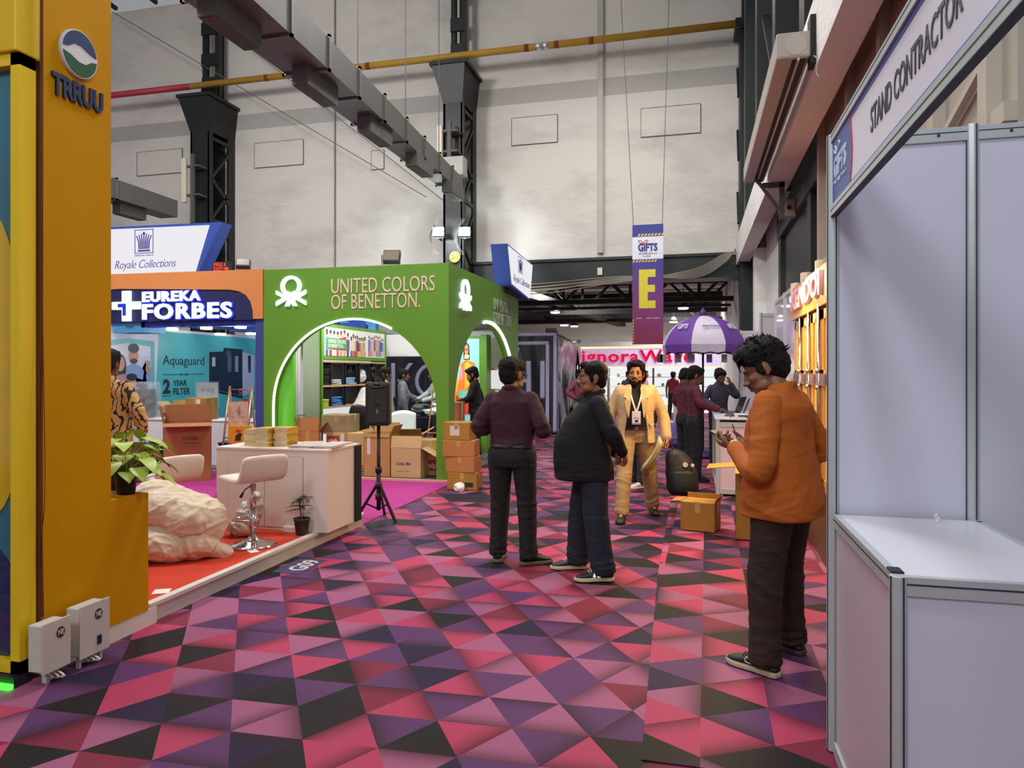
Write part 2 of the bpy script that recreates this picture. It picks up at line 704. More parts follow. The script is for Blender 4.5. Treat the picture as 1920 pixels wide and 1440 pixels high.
# ---- black steel columns, each with a laced upper shaft
def column(n, pxa, pxm, pxb, ztop, pxu0, pxu1, yf=15.0):
    xa, xm = atY(pxa, 400, yf).x, atY(pxm, 400, yf).x
    mb = MB()
    mb.bx(xa, xm, yf, yf + 0.05, 0, ztop)                 # front plate
    mb.bx(xa, xa + 0.05, yf, 16, 0, ztop)
    mb.bx(xm - 0.04, xm + 0.02, yf, yf + 0.12, 0, ztop)       # corner angles
    mb.bx(xm - 0.03, xm + 0.02, 15.72, 15.98, 0, ztop)
    mb.bx(xm - 0.30, xm - 0.28, yf + 0.05, 16, 0, ztop)       # web set back
    for k in range(9):                                        # lacing on the side
        z = ztop - 0.9 - k * 1.0
        if z < 0.5:
            break
        mb.bar((xm, yf + 0.1, z), (xm, 15.85, z - (0.55 if k % 2 else -0.0)), 0.05, 0.09)
        mb.bar((xm, yf + 0.1, z - 0.95), (xm, 15.85, z - 0.1), 0.05, 0.07)
    mb.add([(xa - 0.22, yf - 0.16, ztop + 0.05), (xm + 0.1, yf - 0.16, ztop + 0.05), (xm + 0.1, 16, ztop + 0.05), (xa - 0.22, 16, ztop + 0.05),
            (xa - 0.0, yf, ztop - 0.75), (xm, yf, ztop - 0.75), (xm, 16, ztop - 0.75), (xa, 16, ztop - 0.75)],
           [(0, 1, 2, 3), (4, 5, 1, 0), (5, 6, 2, 1), (7, 4, 0, 3), (6, 7, 3, 2)])
    mb.bx(xa - 0.26, xm + 0.16, yf - 0.2, 16, ztop + 0.05, ztop + 0.13)
    xu0, xu1 = atY(pxu0, 60, 15.5).x, atY(pxu1, 60, 15.5).x
    mb.bx(xu0, xu0 + 0.10, 15.45, 15.6, ztop, 11.2)
    mb.bx(xu1 - 0.10, xu1, 15.45, 15.6, ztop, 11.2)
    mb.bx((xu0 + xu1) / 2 - 0.06, (xu0 + xu1) / 2 + 0.03, 15.75, 15.95, ztop, 11.2)
    z = ztop
    mb.bx(xu0, xu1, 15.42, 15.47, ztop, ztop + 0.75)
    while z < 11.2:
        mb.bx(xu0, xu1, 15.40, 15.46, z + 0.25, z + 0.55)
        z += 0.78
    o = mb.build('wall_column', BLACKSTEEL)
    tag(o, kind='structure')
    return o


column(1, 357, 392, 428, 8.15, 382, 412)
column(2, 831, 867, 888, 8.25, 847, 873)
# column by the corner, standing in front of the side wall
mb = MB()
xa = atY(1386, 200, 15.6).x
mb.bx(xa, xa + 0.62, 15.3, 15.9, 0, 8.55)
mb.bx(xa - 0.1, xa + 0.9, 15.1, 15.9, 8.55, 8.7)
for k in range(3):
    mb.bar((xa - 0.03, 15.35, 4.6 + k * 1.3), (xa - 0.03, 15.7, 5.3 + k * 1.3), 0.04, 0.08)
mb.bx(xa + 0.05, xa + 0.45, 15.4, 15.8, 8.7, 11.2)
struct('wall_column', mb, BLACKSTEEL)

# ---- gas pipe across the wall: red, then yellow
za = 8.64
pts = [(-21, 15.7, za), (-12.75, 15.7, za)]
xr = atY(358, 178, 15.2).x
T = thing('gas_pipe', 'long yellow gas pipe across the white wall, red at one end', 'pipe', (xr, 15.2, za - 0.02))
MB().cyl((0, 0, 0.0), (13.2, 0, 0), 0.075).build('yellow_run', M('yellow pipe', '#b98f2c', 0.5, 0, 0.15, 4), T, True)
MB().cyl((-6, 0, 0.0), (0, 0, 0), 0.075).build('red_run', M('red pipe', '#b03345', 0.5), T, True)
c = MB()
for px in (1010, 1023):
    x = atY(px, 105, 15.2).x - xr
    c.cyl((x - 0.07, 0, 0), (x + 0.07, 0, 0), 0.09)
c.build('coupling', M('steel band', '#d8d8d8', 0.3, 0.8), T, True)
for px in (987, 1043, 1108, 690, 500):
    x = atY(px, 105, 15.2).x - xr
    MB().cyl((x - 0.04, 0, 0), (x + 0.06, 0, 0), 0.0775).build('rust_band', M('rust', '#7d3c1c', 0.8), T, True)

# ---- bits of hall roof over the far corner
mb = MB()
for k in range(6):
    x = -18 + k * 1.3
    mb.bar((x, 12.5, 11.9), (x, 16.4, 11.55), 0.09)
    mb.bar((x, 12.5, 11.9), (x + 1.3, 15.9, 11.45), 0.06)
for y in (13.4, 14.6, 15.7):
    mb.bar((-19, y, 11.7), (-11.3, y, 11.7), 0.1)
    mb.bar((-19, y, 11.42), (-11.3, y, 11.42), 0.06)
mb.bx(-19, -11.2, 12, 16.5, 12.0, 12.06)
struct('ceiling_truss', mb, M('roof steel', '#3a3734', 0.7))

# ---- side wall: white beam along the aisle, dark doors and sheet wall under it
mb = MB()
mb.bx(1.30, 1.9, 11.6, 16.2, 0, 4.3)
mb.bx(0.95, 1.30, 15.75, 16.2, 0, 3.9)
mb.bx(1.10, 1.32, 13.9, 14.3, 0, 3.84)
struct('pillar_side', mb, PLASTER2)
mb = MB()
mb.bx(0.88, 1.12, 1.6, 15.9, 3.80, 4.36)
struct('beam_side', mb, PLASTER2)
mb = MB()
mb.bx(1.12, 1.26, 1.6, 15.9, 4.2, 4.36)
struct('trim_gap', mb, DARK)  # dark strip put in for the shade of the gap behind the beam
mb = MB()
mb.bx(1.32, 1.9, 7.8, 11.6, 0, 3.92)
mb.bx(1.26, 1.34, 11.3, 11.6, 0, 3.92)
mb.bx(1.26, 1.34, 8.5, 8.75, 0, 3.92)
mb.bx(1.24, 1.34, 7.8, 11.6, 3.55, 3.92)
struct('wall_dark_side', mb, M('dark door steel', '#2b2f30', 0.5, 0, 0.2, 3))
p = atX(1521, 500, 1.32)
mb = MB()
for k in range(9):
    z = 2.2 + k * 0.15
    mb.bx(1.308, 1.322, p.y - 0.035 + 0.012 * math.sin(k * 2.3), p.y + 0.03 + 0.012 * math.sin(k * 2.3), z, z + 0.15)
o = mb.build('window_1', E_('daylight slit', '#dfe8d8', 0.9))
tag(o, kind='structure')
mb = MB()
mb.bx(1.27, 1.4, 3.3, 7.75, 0, 4.36)
mb.cur = 1
for y in (7.7, 6.35, 5.3, 4.2, 3.5):
    mb.bx(1.21, 1.27, y - 0.05, y + 0.05, 0, 4.2)
for z in (4.12, 2.6):
    mb.bx(1.22, 1.27, 3.3, 7.75, z - 0.04, z + 0.04)
mb.bar((1.24, 4.15, 2.72), (1.24, 3.55, 2.9), 0.035)
struct('wall_sheet_side', mb, [BEIGE, M('beige frame', '#b5ab9c', 0.55)])
mb = MB()
mb.bx(1.2, 1.9, 1.6, 16.2, 4.36, 11.2)
for k in range(72):
    mb.bx(1.165, 1.2, 1.7 + k * 0.2, 1.8 + k * 0.2, 4.36, 11.2)
struct('wall_cladding_side', mb, M('grey cladding', '#77726b', 0.7, 0, 0.2, 3))
mb = MB()
for y in (6.4, 8.6, 11.0, 13.4):
    mb.bx(0.90, 1.16, y, y + 0.3, 4.36, 11.2)
mb.bar((1.02, 6.6, 4.5), (1.02, 8.7, 6.6), 0.10, 0.08)
mb.bar((1.02, 8.8, 4.5), (1.02, 11.1, 6.8), 0.10, 0.08)
struct('pillar_dark_side', mb, BLACKSTEEL)
mb = MB()
mb.bx(0.99, 1.05, 9.0, 9.06, 3.36, 3.80)
mb.bar((0.72, 9.0, 3.86), (1.0, 9.03, 3.46), 0.035)
mb.bx(0.80, 1.05, 9.0, 9.05, 3.74, 3.80)
o = mb.build('bracket_rail', M('rail steel', '#55524d', 0.6))
tag(o, 'grey steel bracket under the far end of the air curtain, by the dark door', 'bracket')
p = atX(1478, 376, 1.17)
T = thing('junction_box', 'small beige junction box under the white beam, above the dark door', 'electrical box', (1.17, p.y, 3.50))
MB().cb((0, 0, 0.12), (0.17, 0.14, 0.22)).build('case', BEIGE, T, bevel=0.01)
MB().cyl((0, -0.06, 0.12), (0, -0.085, 0.12), 0.028).build('knob', DARK, T)

# ---- far hall through the opening
mb = MB()
mb.bx(-12, 3, 30, 30.3, 0, 5.2)
struct('wall_far', mb, plaster('far plaster', '#e8e2d6'))
mb = MB()
mb.bx(0.95, 1.3, 16.4, 30, 0, 5.2)
struct('wall_far_side', mb, PLASTER2)
mb = MB()
for i in range(7):
    y0 = 17.2 + i * 2.0
    mb.bx(-11, 0.95, y0, y0 + 1.75, 4.35 + 0.1 * (i % 2), 4.4 + 0.1 * (i % 2))
struct('ceiling_far', mb, M('far roof sheet', '#9a8c7e', 0.7))
mb = MB()
for y in (18.3, 21.5, 25.0):
    mb.bar((-10, y, 4.2), (1, y, 4.2), 0.14)
    mb.bar((-10, y, 3.35), (1, y, 3.35), 0.12)
    for k in range(7):
        x = -9.2 + k * 1.7
        mb.bar((x, y, 4.2), (x + 0.85, y, 3.35), 0.07)
        mb.bar((x + 0.85, y, 3.35), (x + 1.7, y, 4.2), 0.07)
        mb.bar((x + 0.85, y, 4.2), (x + 0.85, y, 3.35), 0.07)
for y, z in ((19.5, 3.3), (23.0, 3.45), (26.5, 3.4)):
    mb.bar((-10, y, z), (1, y, z), 0.07)
mb.bar((-4.9, 17.3, 3.75), (-2.6, 27.0, 3.35), 0.3, 0.2)
struct('ceiling_truss_far', mb, M('truss black', '#211f1e', 0.6))
mb = MB()
mb.bx(-9, 0.8, 22.2, 22.9, 3.45, 3.85)
mb.bx(-9, 0.8, 27.5, 28.0, 3.5, 3.8)
o = mb.build('far_air_duct', GREYSTEEL)
tag(o, 'long grey air duct under the low ceiling beyond the black beam', 'duct')
for i, (px, py, d) in enumerate(((1041, 585, 21), (1058, 609, 24), (1077, 611, 26), (1281, 577, 20), (1263, 603, 25))):
    p = atY(px, py, d)
    T = thing('ceiling_lamp', 'small lit bay lamp hanging under the low ceiling beyond the opening', 'lamp', p, 0, 'bay lamps of the hall beyond the opening')
    MB().lathe([(0.16, 0.0), (0.17, 0.02), (0.10, 0.12), (0.05, 0.16)], n=14).build('lamp_shade', M('lamp tin', '#4a4744', 0.5, 0.5), T, True)
    MB().lathe([(0.02, -0.045), (0.13, -0.035), (0.14, 0.0)], n=14).build('bulb', E_('bay bulb', '#fff6e6', 9), T, True)
    MB().cyl((0, 0, 0.15), (0, 0, max(0.3, 4.3 - p.z)), 0.012, n=6).build('cord', DARK, T)

# cables sagging along the black beam
mb = MB()
for k in range(7):
    a = 3.52 - 0.02 * k
    mb.tube(spline([(-4.9, 15.7, a - 0.05), (-3.2, 15.6, a - 0.06 * (k % 3)), (-1.5, 15.62, a + 0.1), (0.0, 15.6, a + 0.02 + 0.05 * k), (0.62, 15.5, a + 0.3 + 0.05 * k), (0.84, 15.3, a + 0.55)], 5), 0.012, 5)
o = mb.build('cable_bundle', M('cable grey', '#8b8478', 0.7))
tag(o, 'bundle of sagging grey cables along the black beam over the opening', 'cables')
p = atY(1124, 508, 15.7)
o = MB().cb((0, 0, 0), (0.11, 0.06, 0.17)).build('switch_box', M('ivory plastic', '#d9d2bd', 0.5), bevel=0.01, loc=(p.x, 15.79, p.z))
tag(o, 'small ivory box on the black beam, beside the hanging banner', 'electrical box')
# stay wires across the wall
for a, b, lab in (((430, 60), (868, 405), 'thin stay wire running down the white wall to the paired floodlights'), ((210, 22), (800, 370), 'thin stay wire slanting from the roof truss across the white wall')):
    p, q = atY(a[0], a[1], 15.2), atY(b[0], b[1], 15.2)
    o = MB().cyl(p, q, 0.011, n=5).build('stay_wire', M('wire', '#6d6760', 0.6))
    tag(o, lab, 'wire')
# ================================================================ YELLOW STAND CORNER
YEL = M('mustard wall paint', '#c48a00', 0.6, 0, 0.05, 1.5, spec=0.12)
YEL2 = M('yellow frame paint', '#e6c11c', 0.42, 0, 0.05, 2)
NAVY = M('navy vinyl', '#1b2c50', 0.5)
T = thing('yellow_wall', 'tall mustard yellow stand wall with a round logo and low ledge', 'stand wall', (-3.2, 2.93, 0.1), TO_AISLE_FROM_LEFT)
# local x -> +Y, local -y -> +X
mb = MB()
mb.prism([(0, 0), (0.724, 0), (0.724, 0.712), (0.438, 0.712), (0.438, 4.2), (0, 4.2)], 0.0, 0.12)
mb.bx(0.0, 0.724, 0.12, 0.8, 0, 0.712)
mb.bx(0.0, 0.438, 0.12, 0.5, 0.712, 4.2)
mb.build('wall_panel', YEL, T)
L = MB()
L.bx(0.0, 0.80, 0.004, 0.2, -0.1, -0.0)
L.build('white_skirting', M('skirting white', '#d6cfc8', 0.6, 0, 0.08, 5), T)
lg = MB()
circ = ell(0.205, 3.14, 0.115, 0.125, 40)
lg.prism(circ, -0.022, -0.001)
o = lg.build('logo', M('logo white', '#d8d3d6', 0.5), T)
s1 = [(0.205 + 0.108 * math.cos(a), 3.14 + 0.118 * math.sin(a)) for a in [math.radians(160 - i * 7) for i in range(22)]] + [(0.27, 3.16), (0.22, 3.185), (0.16, 3.155), (0.125, 3.10)]
s1 = [(0.205 + 0.108 * math.cos(math.radians(d)), 3.14 + 0.118 * math.sin(math.radians(d))) for d in range(8, 178, 8)] + [(0.13, 3.155), (0.17, 3.185), (0.215, 3.185), (0.265, 3.165)]
s2 = [(0.41 - x, 6.28 - z) for x, z in s1]
MB().prism(s1, -0.026, -0.0221).build('logo_wave', M('logo navy', '#1d3a66', 0.5), o)
MB().prism(s2, -0.026, -0.0221).build('logo_wave', M('logo green', '#1c5233', 0.5), o)
lettering('lettering', 'TRRUU', NAVY, T, 0.045, 2.875, 0.325, 0.115, -0.001, 0.014, bold=0.035)

T = thing('light_box', 'yellow framed picture box with a blue and yellow print, beside the mustard wall', 'display', (-3.2, 2.87, 0.06), TO_CAMERA)
mb = MB()
mb.bx(-0.055, 0, -0.07, 0.02, 0, 3.05)
mb.bx(-1.2, 0, -0.07, 0.02, 0, 0.06)
mb.bx(-1.2, 0, -0.07, 0.02, 2.99, 3.05)
mb.build('frame', YEL2, T)
MB().bx(-1.2, -0.02, -0.02, 0.02, 0.03, 3.0).build('picture', M('teal print', '#2c6f80', 0.15, 0, 0.6, 1.3, coat=0.6), T)
pp = MB()
pp.prism(ell(-0.26, 1.75, 0.20, 0.55, 30) , -0.026, -0.021)
pp.prism(ell(-0.24, 1.2, 0.19, 0.45, 30), -0.027, -0.0205)
pp.build('print', M('yellow print', '#d7ac14', 0.2, 0, 0.2, 3, coat=0.6), T)
pp = MB()
pp.prism(ell(-0.3, 0.3, 0.25, 0.33, 30), -0.0265, -0.021)
pp.build('print', M('blue print', '#12305a', 0.2, 0, 0.3, 3, coat=0.6), T)
MB().bx(-1.2, 0.0, -0.09, 0.05, 3.05, 3.9).build('top_box', M('golden yellow', '#d8b010', 0.45), T, bevel=0.01)
MB().bx(-1.3, 0.0, -0.10, 0.0, -0.06, -0.005).build('plinth', M('plinth black', '#1c1f24', 0.5), T)
MB().bx(-1.0, 0.0, -0.125, -0.102, -0.058, -0.035).build('light_strip', E_('green led', '#38ff30', 4.0), T)
c = MB()
for k in range(5):
    c.tube(spline([(0.012 + 0.004 * k, 0.035, 3.4), (0.012 + 0.003 * (k % 2), 0.033 + 0.004 * k, 2.2), (0.014 + 0.016 * (k % 3), 0.03, 1.3 - 0.17 * k), (0.012, 0.03 + 0.004 * k, 0.6), (0.02 + 0.006 * k, 0.025, 0.25)], 6), 0.0022, 5)
o = c.build('loose_wires', M('wire brown', '#5c2a1c', 0.6), loc=(-3.2, 2.87, 0.06))
tag(o, 'loose brown wires in the gap beside the mustard yellow wall', 'wires')

BOXW = M('power box white', '#c9c2b8', 0.5, 0, 0.08, 12)
def power_box(y0, y1, z0, z1, label, legs):
    T = thing('power_box', label, 'electrical box', (-3.16, y0, 0), TO_AISLE_FROM_LEFT)
    w = y1 - y0
    MB().bx(0, w, -0.09, 0.0, z0, z1).build('case', BOXW, T, bevel=0.006)
    MB().bx(-0.008, w + 0.008, -0.1, -0.09, z0 - 0.006, z1 + 0.012).build('lid', M('box lid', '#c4bcb6', 0.45), T, bevel=0.003)
    d = MB()
    d.prism(ell(w / 2 + 0.02, z1 - 0.055, 0.024, 0.027, 24), -0.1025, -0.1)
    o = d.build('badge', M('badge black', '#2a2a2a', 0.6), T)
    lettering('lettering', 'NE', BOXW, o, w / 2 + 0.004, z1 - 0.068, 0.032, 0.027, -0.1026, 0.002, bold=0.02)
    if legs:
        for x in (0.02, w - 0.02):
            MB().bx(x - 0.008, x + 0.008, -0.07, -0.05, 0, z0).build('leg', BOXW, T)
        MB().bx(w * 0.56, w * 0.56 + 0.026, -0.105, -0.1, z0 + 0.04, z0 + 0.085).build('switch', DARK, T)
    else:
        MB().bx(0.05, 0.07, -0.06, -0.03, 0, z0).build('leg', BOXW, T)
    q = MB()
    for k in range(4):
        q.tube(spline([(0.03 + 0.02 * k, -0.03, z0), (0.05 + 0.015 * k, -0.06 - 0.02 * k, z0 * 0.4), (0.07 + 0.01 * k, -0.03, 0.01)], 6), 0.005, 6)
    q.build('cable', M('cable white', '#cfcac4', 0.5), T)


power_box(2.81, 2.955, 0.07, 0.30, 'small white power box on the floor nearest the yellow picture frame', False)
power_box(3.03, 3.205, 0.06, 0.315, 'taller white power box on short legs before the mustard wall', True)

# ---- pothos on the ledge
LEAF = M('leaf green', '#a3b848', 0.4, 0, 0.4, 9)
LEAF2 = M('leaf dark', '#24351a', 0.4, 0, 0.3, 15)
POTB = M('pot black', '#191919', 0.5)
def heart_leaf(mb, base, direction, length, width, droop, up=Vector((0, 0, 1))):
    d = Vector(direction).normalized()
    s = d.cross(up).normalized()
    n = s.cross(d).normalized()
    prof = [(0.0, 0.25), (-0.08, 0.32), (0.12, 0.5), (0.35, 0.47), (0.6, 0.34), (0.82, 0.16), (1.0, 0.0)]
    base = Vector(base)
    mid = []
    lf = []
    rt = []
    for t, w in prof:
        c = base + d * (length * t) - n * (droop * t * t) 
        mid.append(c - n * 0.0)
        lf.append(c + s * (w * width) + n * (0.12 * w * width))
        rt.append(c - s * (w * width) + n * (0.12 * w * width))
    b = len(mb.v)
    k = len(prof)
    allv = mid + lf + rt
    fs = []
    for i in range(k - 1):
        fs.append((i, i + 1, k + i + 1, k + i))
        fs.append((i + 1, i, 2 * k + i, 2 * k + i + 1))
    mb.add(allv, fs)
    mb.add([p - n * 0.0015 for p in allv], [q[::-1] for q in fs])


pl = atG(237, 929, 0.815)
T = thing('potted_pothos', 'leafy light green pothos in a black pot on the yellow ledge', 'plant', (-3.295, 3.583, 0.813))
MB().lathe([(0.047, 0), (0.05, 0.01), (0.062, 0.11), (0.066, 0.112), (0.066, 0.128), (0.058, 0.128), (0.055, 0.11), (0.0, 0.108)], n=24).build('pot', POTB, T, True)
rnd = random.Random(5)
st, lv = MB(), MB()
for k in range(58):
    a = rnd.uniform(0, 2 * PI)
    r = rnd.uniform(0.03, 0.25)
    zt = rnd.uniform(0.20, 0.40) - r * 0.45
    tip = Vector((math.cos(a) * r * 0.8 - 0.05, math.sin(a) * r * 1.0 + 0.06, zt))
    st.tube(spline([(math.cos(a) * 0.02, math.sin(a) * 0.02, 0.1), (tip.x * 0.45, tip.y * 0.45, zt * 0.8), tip], 4), 0.0025, 5)
    heart_leaf(lv, tip, (math.cos(a), math.sin(a), -0.35 + rnd.uniform(-0.3, 0.3)), rnd.uniform(0.075, 0.125), rnd.uniform(0.085, 0.12), 0.04)
st.build('stems', M('stem green', '#7d9440', 0.5), T, True)
lv.build('foliage', LEAF, T, True)

# ---- raised white stand with red carpet
RED = M('red carpet', '#c4351a', 0.95, 0, 0.12, 40, bump=0.12, bs=350)
WTRIM = M('worn white edge', '#cfc6bd', 0.55, 0, 0.14, 9)
T = thing('stand_platform', 'low stand platform with orange red carpet and worn white edge', 'platform', (-3.225, 3.66, 0))
MB().bx(-2.0, -0.03, -0.6, 2.94, 0, 0.117).build('deck', WTRIM, T)
MB().bx(-2.0, -0.03, -0.6, 2.94, 0.117, 0.122).build('carpet', RED, T)
e = MB()
e.bx(-0.03, 0.0, 0.02, 2.94, 0.0, 0.10)
e.bx(-0.04, 0.018, 0.02, 2.94, 0.10, 0.128)
e.build('edge_trim', WTRIM, T, bevel=0.004)
mb = MB()
mb.bx(-9.6, -3.24, 6.62, 9.44, 0.0, 0.006)
mb.bx(-9.6, -5.24, 3.0, 6.62, 0.0, 0.006)
o = mb.build('carpet', MAGENTA)
tag(o, 'plain magenta carpet in front of the green and the orange booths', 'carpet')

# counter
CW = M('counter white', '#e6d5c8', 0.45, 0, 0.03, 3)
T = thing('reception_counter', 'low white counter with cupboard doors on the red carpet platform', 'counter', (-4.25, 5.7, 0.122))
mb = MB()
mb.bx(0, 1.13, 0.0, 0.6, 0.0, 0.715)
mb.build('body', CW, T, bevel=0.003)
MB().bx(-0.005, 1.135, -0.006, 0.605, 0.715, 0.735).build('top', CW, T, bevel=0.003)
for x0, x1 in ((0.12, 0.50), (0.505, 0.885)):
    mb = MB()
    mb.bx(x0, x1, -0.004, 0.0, 0.03, 0.66)
    mb.build('door', CW, T, bevel=0.002)
mb = MB()
mb.bx(0.117, 0.888, -0.0012, 0.001, 0.026, 0.664)
mb.build('door_gap', M('gap shade', '#8f8078', 0.7), T)
MB().bx(1.136, 1.15, 0.5, 0.62, 0.0, 0.72).build('black_edge', DARK, T)

# books and magazines on the counter
BOOKY = M('book spine yellow', '#c59a2e', 0.6, 0, 0.2, 30)
PAPER = M('page edges', '#eadfbf', 0.8, 0, 0.1, 60, stretch=(1, 1, 30))
def make_book():
    T = thing('paperback_book', 'yellow covered paperback in the piles on the white counter', 'book', (0, 0, 0), 0, 'paperbacks piled on the white counter')
    MB().bx(-0.068, 0.068, -0.098, 0.098, 0.0012, 0.0158).build('pages', PAPER, T)
    c = MB()
    c.bx(-0.07, 0.07, -0.1, 0.1, 0.0, 0.0012)
    c.bx(-0.07, 0.07, -0.1, 0.1, 0.0158, 0.017)
    c.bx(0.0685, 0.07, -0.1, 0.1, 0.0, 0.017)
    c.build('cover', BOOKY, T)
    return T
bk = make_book()
first = True
for sx, sy, n in ((-3.98, 5.92, 9), (-3.825, 5.86, 10), (-3.68, 5.94, 10), (-3.86, 6.12, 9)):
    for k in range(n):
        b = bk if first else copy_tree(bk)
        first = False
        b.location = (sx + rnd.uniform(-.006, .006), sy + rnd.uniform(-.006, .006), 0.8575 + k * 0.0172)
        b.rotation_euler = (0, 0, 0.05 + rnd.uniform(-0.05, 0.05))
def make_mag(c):
    T = thing('magazine', 'thin glossy magazine in the spread at the end of the white counter', 'magazine', (0, 0, 0), 0, 'magazines spread on the white counter')
    MB().bx(-0.1, 0.1, -0.14, 0.14, 0, 0.005).build('pages', M('magazine page', '#d9cbc2', 0.6), T)
    MB().bx(-0.1, 0.1, -0.14, 0.14, 0.005, 0.006).build('cover', M('magazine cover', '#c9b7b0', 0.35, 0, 0.5, 9), T)
    return T
mg = make_mag(0)
first = True
for x, y, n, a in ((-3.22, 5.9, 4, 0.1), (-3.42, 5.86, 4, 0.15), (-3.26, 6.1, 3, -0.1), (-3.5, 6.08, 3, 0.4)):
    for k in range(n):
        b = mg if first else copy_tree(mg)
        first = False
        b.location = (x + rnd.uniform(-.01, .01), y + rnd.uniform(-.01, .01), 0.8575 + k * 0.0062)
        b.rotation_euler = (0, 0, a + rnd.uniform(-.06, .06))

# bar stools
CHROME = M('chrome', '#d8d8d8', 0.12, 1.0, 0.02)
LEATH = M('cream leatherette', '#e0d3c6', 0.5, 0, 0.05, 10, bump=0.1, bs=30)
def make_stool(seat):
    T = thing('bar_stool', 'x', 'bar stool', (0, 0, 0))
    MB().lathe([(0.0, 0.0), (0.19, 0.0), (0.195, 0.006), (0.17, 0.016), (0.10, 0.035), (0.045, 0.055), (0.033, 0.075), (0.0, 0.075)], n=36).build('base', CHROME, T, True)
    p = MB()
    p.cyl((0, 0, 0.06), (0, 0, seat * 0.55), 0.032, n=20)
    p.cyl((0, 0, seat * 0.5), (0, 0, seat - 0.03), 0.024, n=20)
    p.build('pole', CHROME, T, True)
    fr = MB()
    pts = [(0.03, 0.0, 0.2), (0.06, -0.03, 0.2), (0.1, -0.15, 0.2), (0.0, -0.2, 0.2), (-0.1, -0.15, 0.2), (-0.06, -0.03, 0.2), (-0.03, 0, 0.2)]
    fr.tube(spline(pts, 5), 0.011, 8)
    fr.build('footrest', CHROME, T, True)
    lev = MB()
    lev.tube([(0.02, 0.0, seat - 0.045), (0.1, 0.06, seat - 0.06), (0.15, 0.1, seat - 0.09)], 0.005, 6)
    lev.tube([(0.13, 0.085, seat - 0.08), (0.165, 0.115, seat - 0.105)], [0.008, 0.013], 8)
    lev.build('lever', DARK, T, True)
    # one bent shell: seat runs back (+y) and curls up into the low backrest
    sec = [(-0.22, 0.01), (-0.20, 0.025), (-0.05, 0.012), (0.10, 0.008), (0.155, 0.03), (0.18, 0.09), (0.20, 0.17), (0.215, 0.225)]
    m = MB()
    rs = []
    for i, (y, z) in enumerate(sec):
        a = sec[max(i - 1, 0)]
        b = sec[min(i + 1, len(sec) - 1)]
        t = Vector((0, b[0] - a[0], b[1] - a[1])).normalized()
        nrm = Vector((0, -t.z, t.y))
        ring = []
        th = 0.024 if 0 < i < len(sec) - 1 else 0.014
        w = 0.205 if i < 6 else 0.20
        for (u, v) in [(-1, -1), (-0.9, -1.25), (0, -1.3), (0.9, -1.25), (1, -1), (1, 1), (0.9, 1.25), (0, 1.3), (-0.9, 1.25), (-1, 1)]:
            ring.append(Vector((u * w, y, seat + z)) + nrm * (v * th * 0.8))
        rs.append(ring)
    m.rings(rs)
    m.build('seat_shell', LEATH, T, True, sub=1)
    return T
s1 = make_stool(0.535)
s1.location = (-3.5, 5.16, 0.122)
s1.rotation_euler = (0, 0, math.radians(-118))
s1['label'] = 'cream low-back bar stool on chrome pole in front of the white counter doors'
s2 = make_stool(0.50)
s2.location = (-4.36, 5.22, 0.122)
s2.rotation_euler = (0, 0, math.radians(-112))
s2['label'] = 'cream low-back bar stool standing behind the heap of crumpled sacking'

# small plant
T = thing('potted_plant', 'small dark leaved plant in a black pot before the white counter', 'plant', (-3.315, 5.6, 0.122))
MB().lathe([(0.05, 0), (0.052, 0.01), (0.066, 0.125), (0.072, 0.127), (0.072, 0.145), (0.062, 0.145), (0.06, 0.12), (0, 0.118)], n=24).build('pot', M('pot brown black', '#2b211b', 0.6), T, True)
st, lv = MB(), MB()
st.tube(spline([(0, 0, 0.11), (-0.01, 0, 0.18), (-0.02, 0.0, 0.27), (-0.01, 0, 0.30)], 5), [0.006] * 16, 6)
for a, z, l in ((170, 0.28, 0.16), (200, 0.25, 0.15), (150, 0.31, 0.14), (60, 0.30, 0.13), (95, 0.30, 0.15), (20, 0.24, 0.11), (215, 0.22, 0.12), (320, 0.25, 0.11), (265, 0.3, 0.13)):
    A = math.radians(a)
    heart_leaf(lv, (-0.02, 0, z), (math.cos(A), math.sin(A) * 0.9, 0.35 if a < 130 else 0.05), l, 0.055, 0.03)
st.build('stem', M('stem brown', '#54402a', 0.7), T, True)
lv.build('foliage', LEAF2, T, True)
T = thing('saucer', 'white saucer box behind the small dark plant', 'tray', (-3.42, 5.66, 0.122))
MB().bx(-0.1, 0.12, -0.03, 0.03, 0, 0.055).build('tray', M('tray white', '#d8cfc8', 0.4), T, bevel=0.008)
for i, (x, y, a, w) in enumerate(((-3.33, 3.92, 0.5, 0.1), (-3.38, 4.98, 0.9, 0.07))):
    o = MB().bx(-w / 2, w / 2, -0.05, 0.05, 0, 0.003).build('paper_scrap', M('scrap paper', '#e8e0d8', 0.7, 0, 0.1, 40), loc=(x, y, 0.1225), rz=a)
    tag(o, ['printed white slip lying on the red carpet by the mustard ledge', 'torn scrap of white paper on the red carpet below the bar stool'][i], 'paper')

# floor number sticker
c = atG(574, 1058)
T = thing('floor_sticker', 'dark blue G09 floor sticker at the platform edge', 'sticker', (-2.98, 5.08, 0.001), TO_AISLE_FROM_LEFT)
MB().bx(-0.2, 0.22, -0.07, 0.17, 0, 0.002).build('vinyl', M('sticker blue', '#3a3560', 0.5), T)
flat = Matrix(((1, 0, 0, 0), (0, 0, 1, 0), (0, -1, 0, 0), (0, 0, 0, 1)))
lettering('lettering', 'G09', M('sticker white', '#cfc7d0', 0.5), T, -0.12, -0.05, 0.3, 0.15, -0.002, 0.001, bold=0.02, m=flat)
# ---------------------------------------------------------------- voxel merge, wrinkles, cartons
def evaluated(o):
    bpy.context.view_layer.update()
    me = bpy.data.meshes.new_from_object(o.evaluated_get(bpy.context.evaluated_depsgraph_get()))
    return me


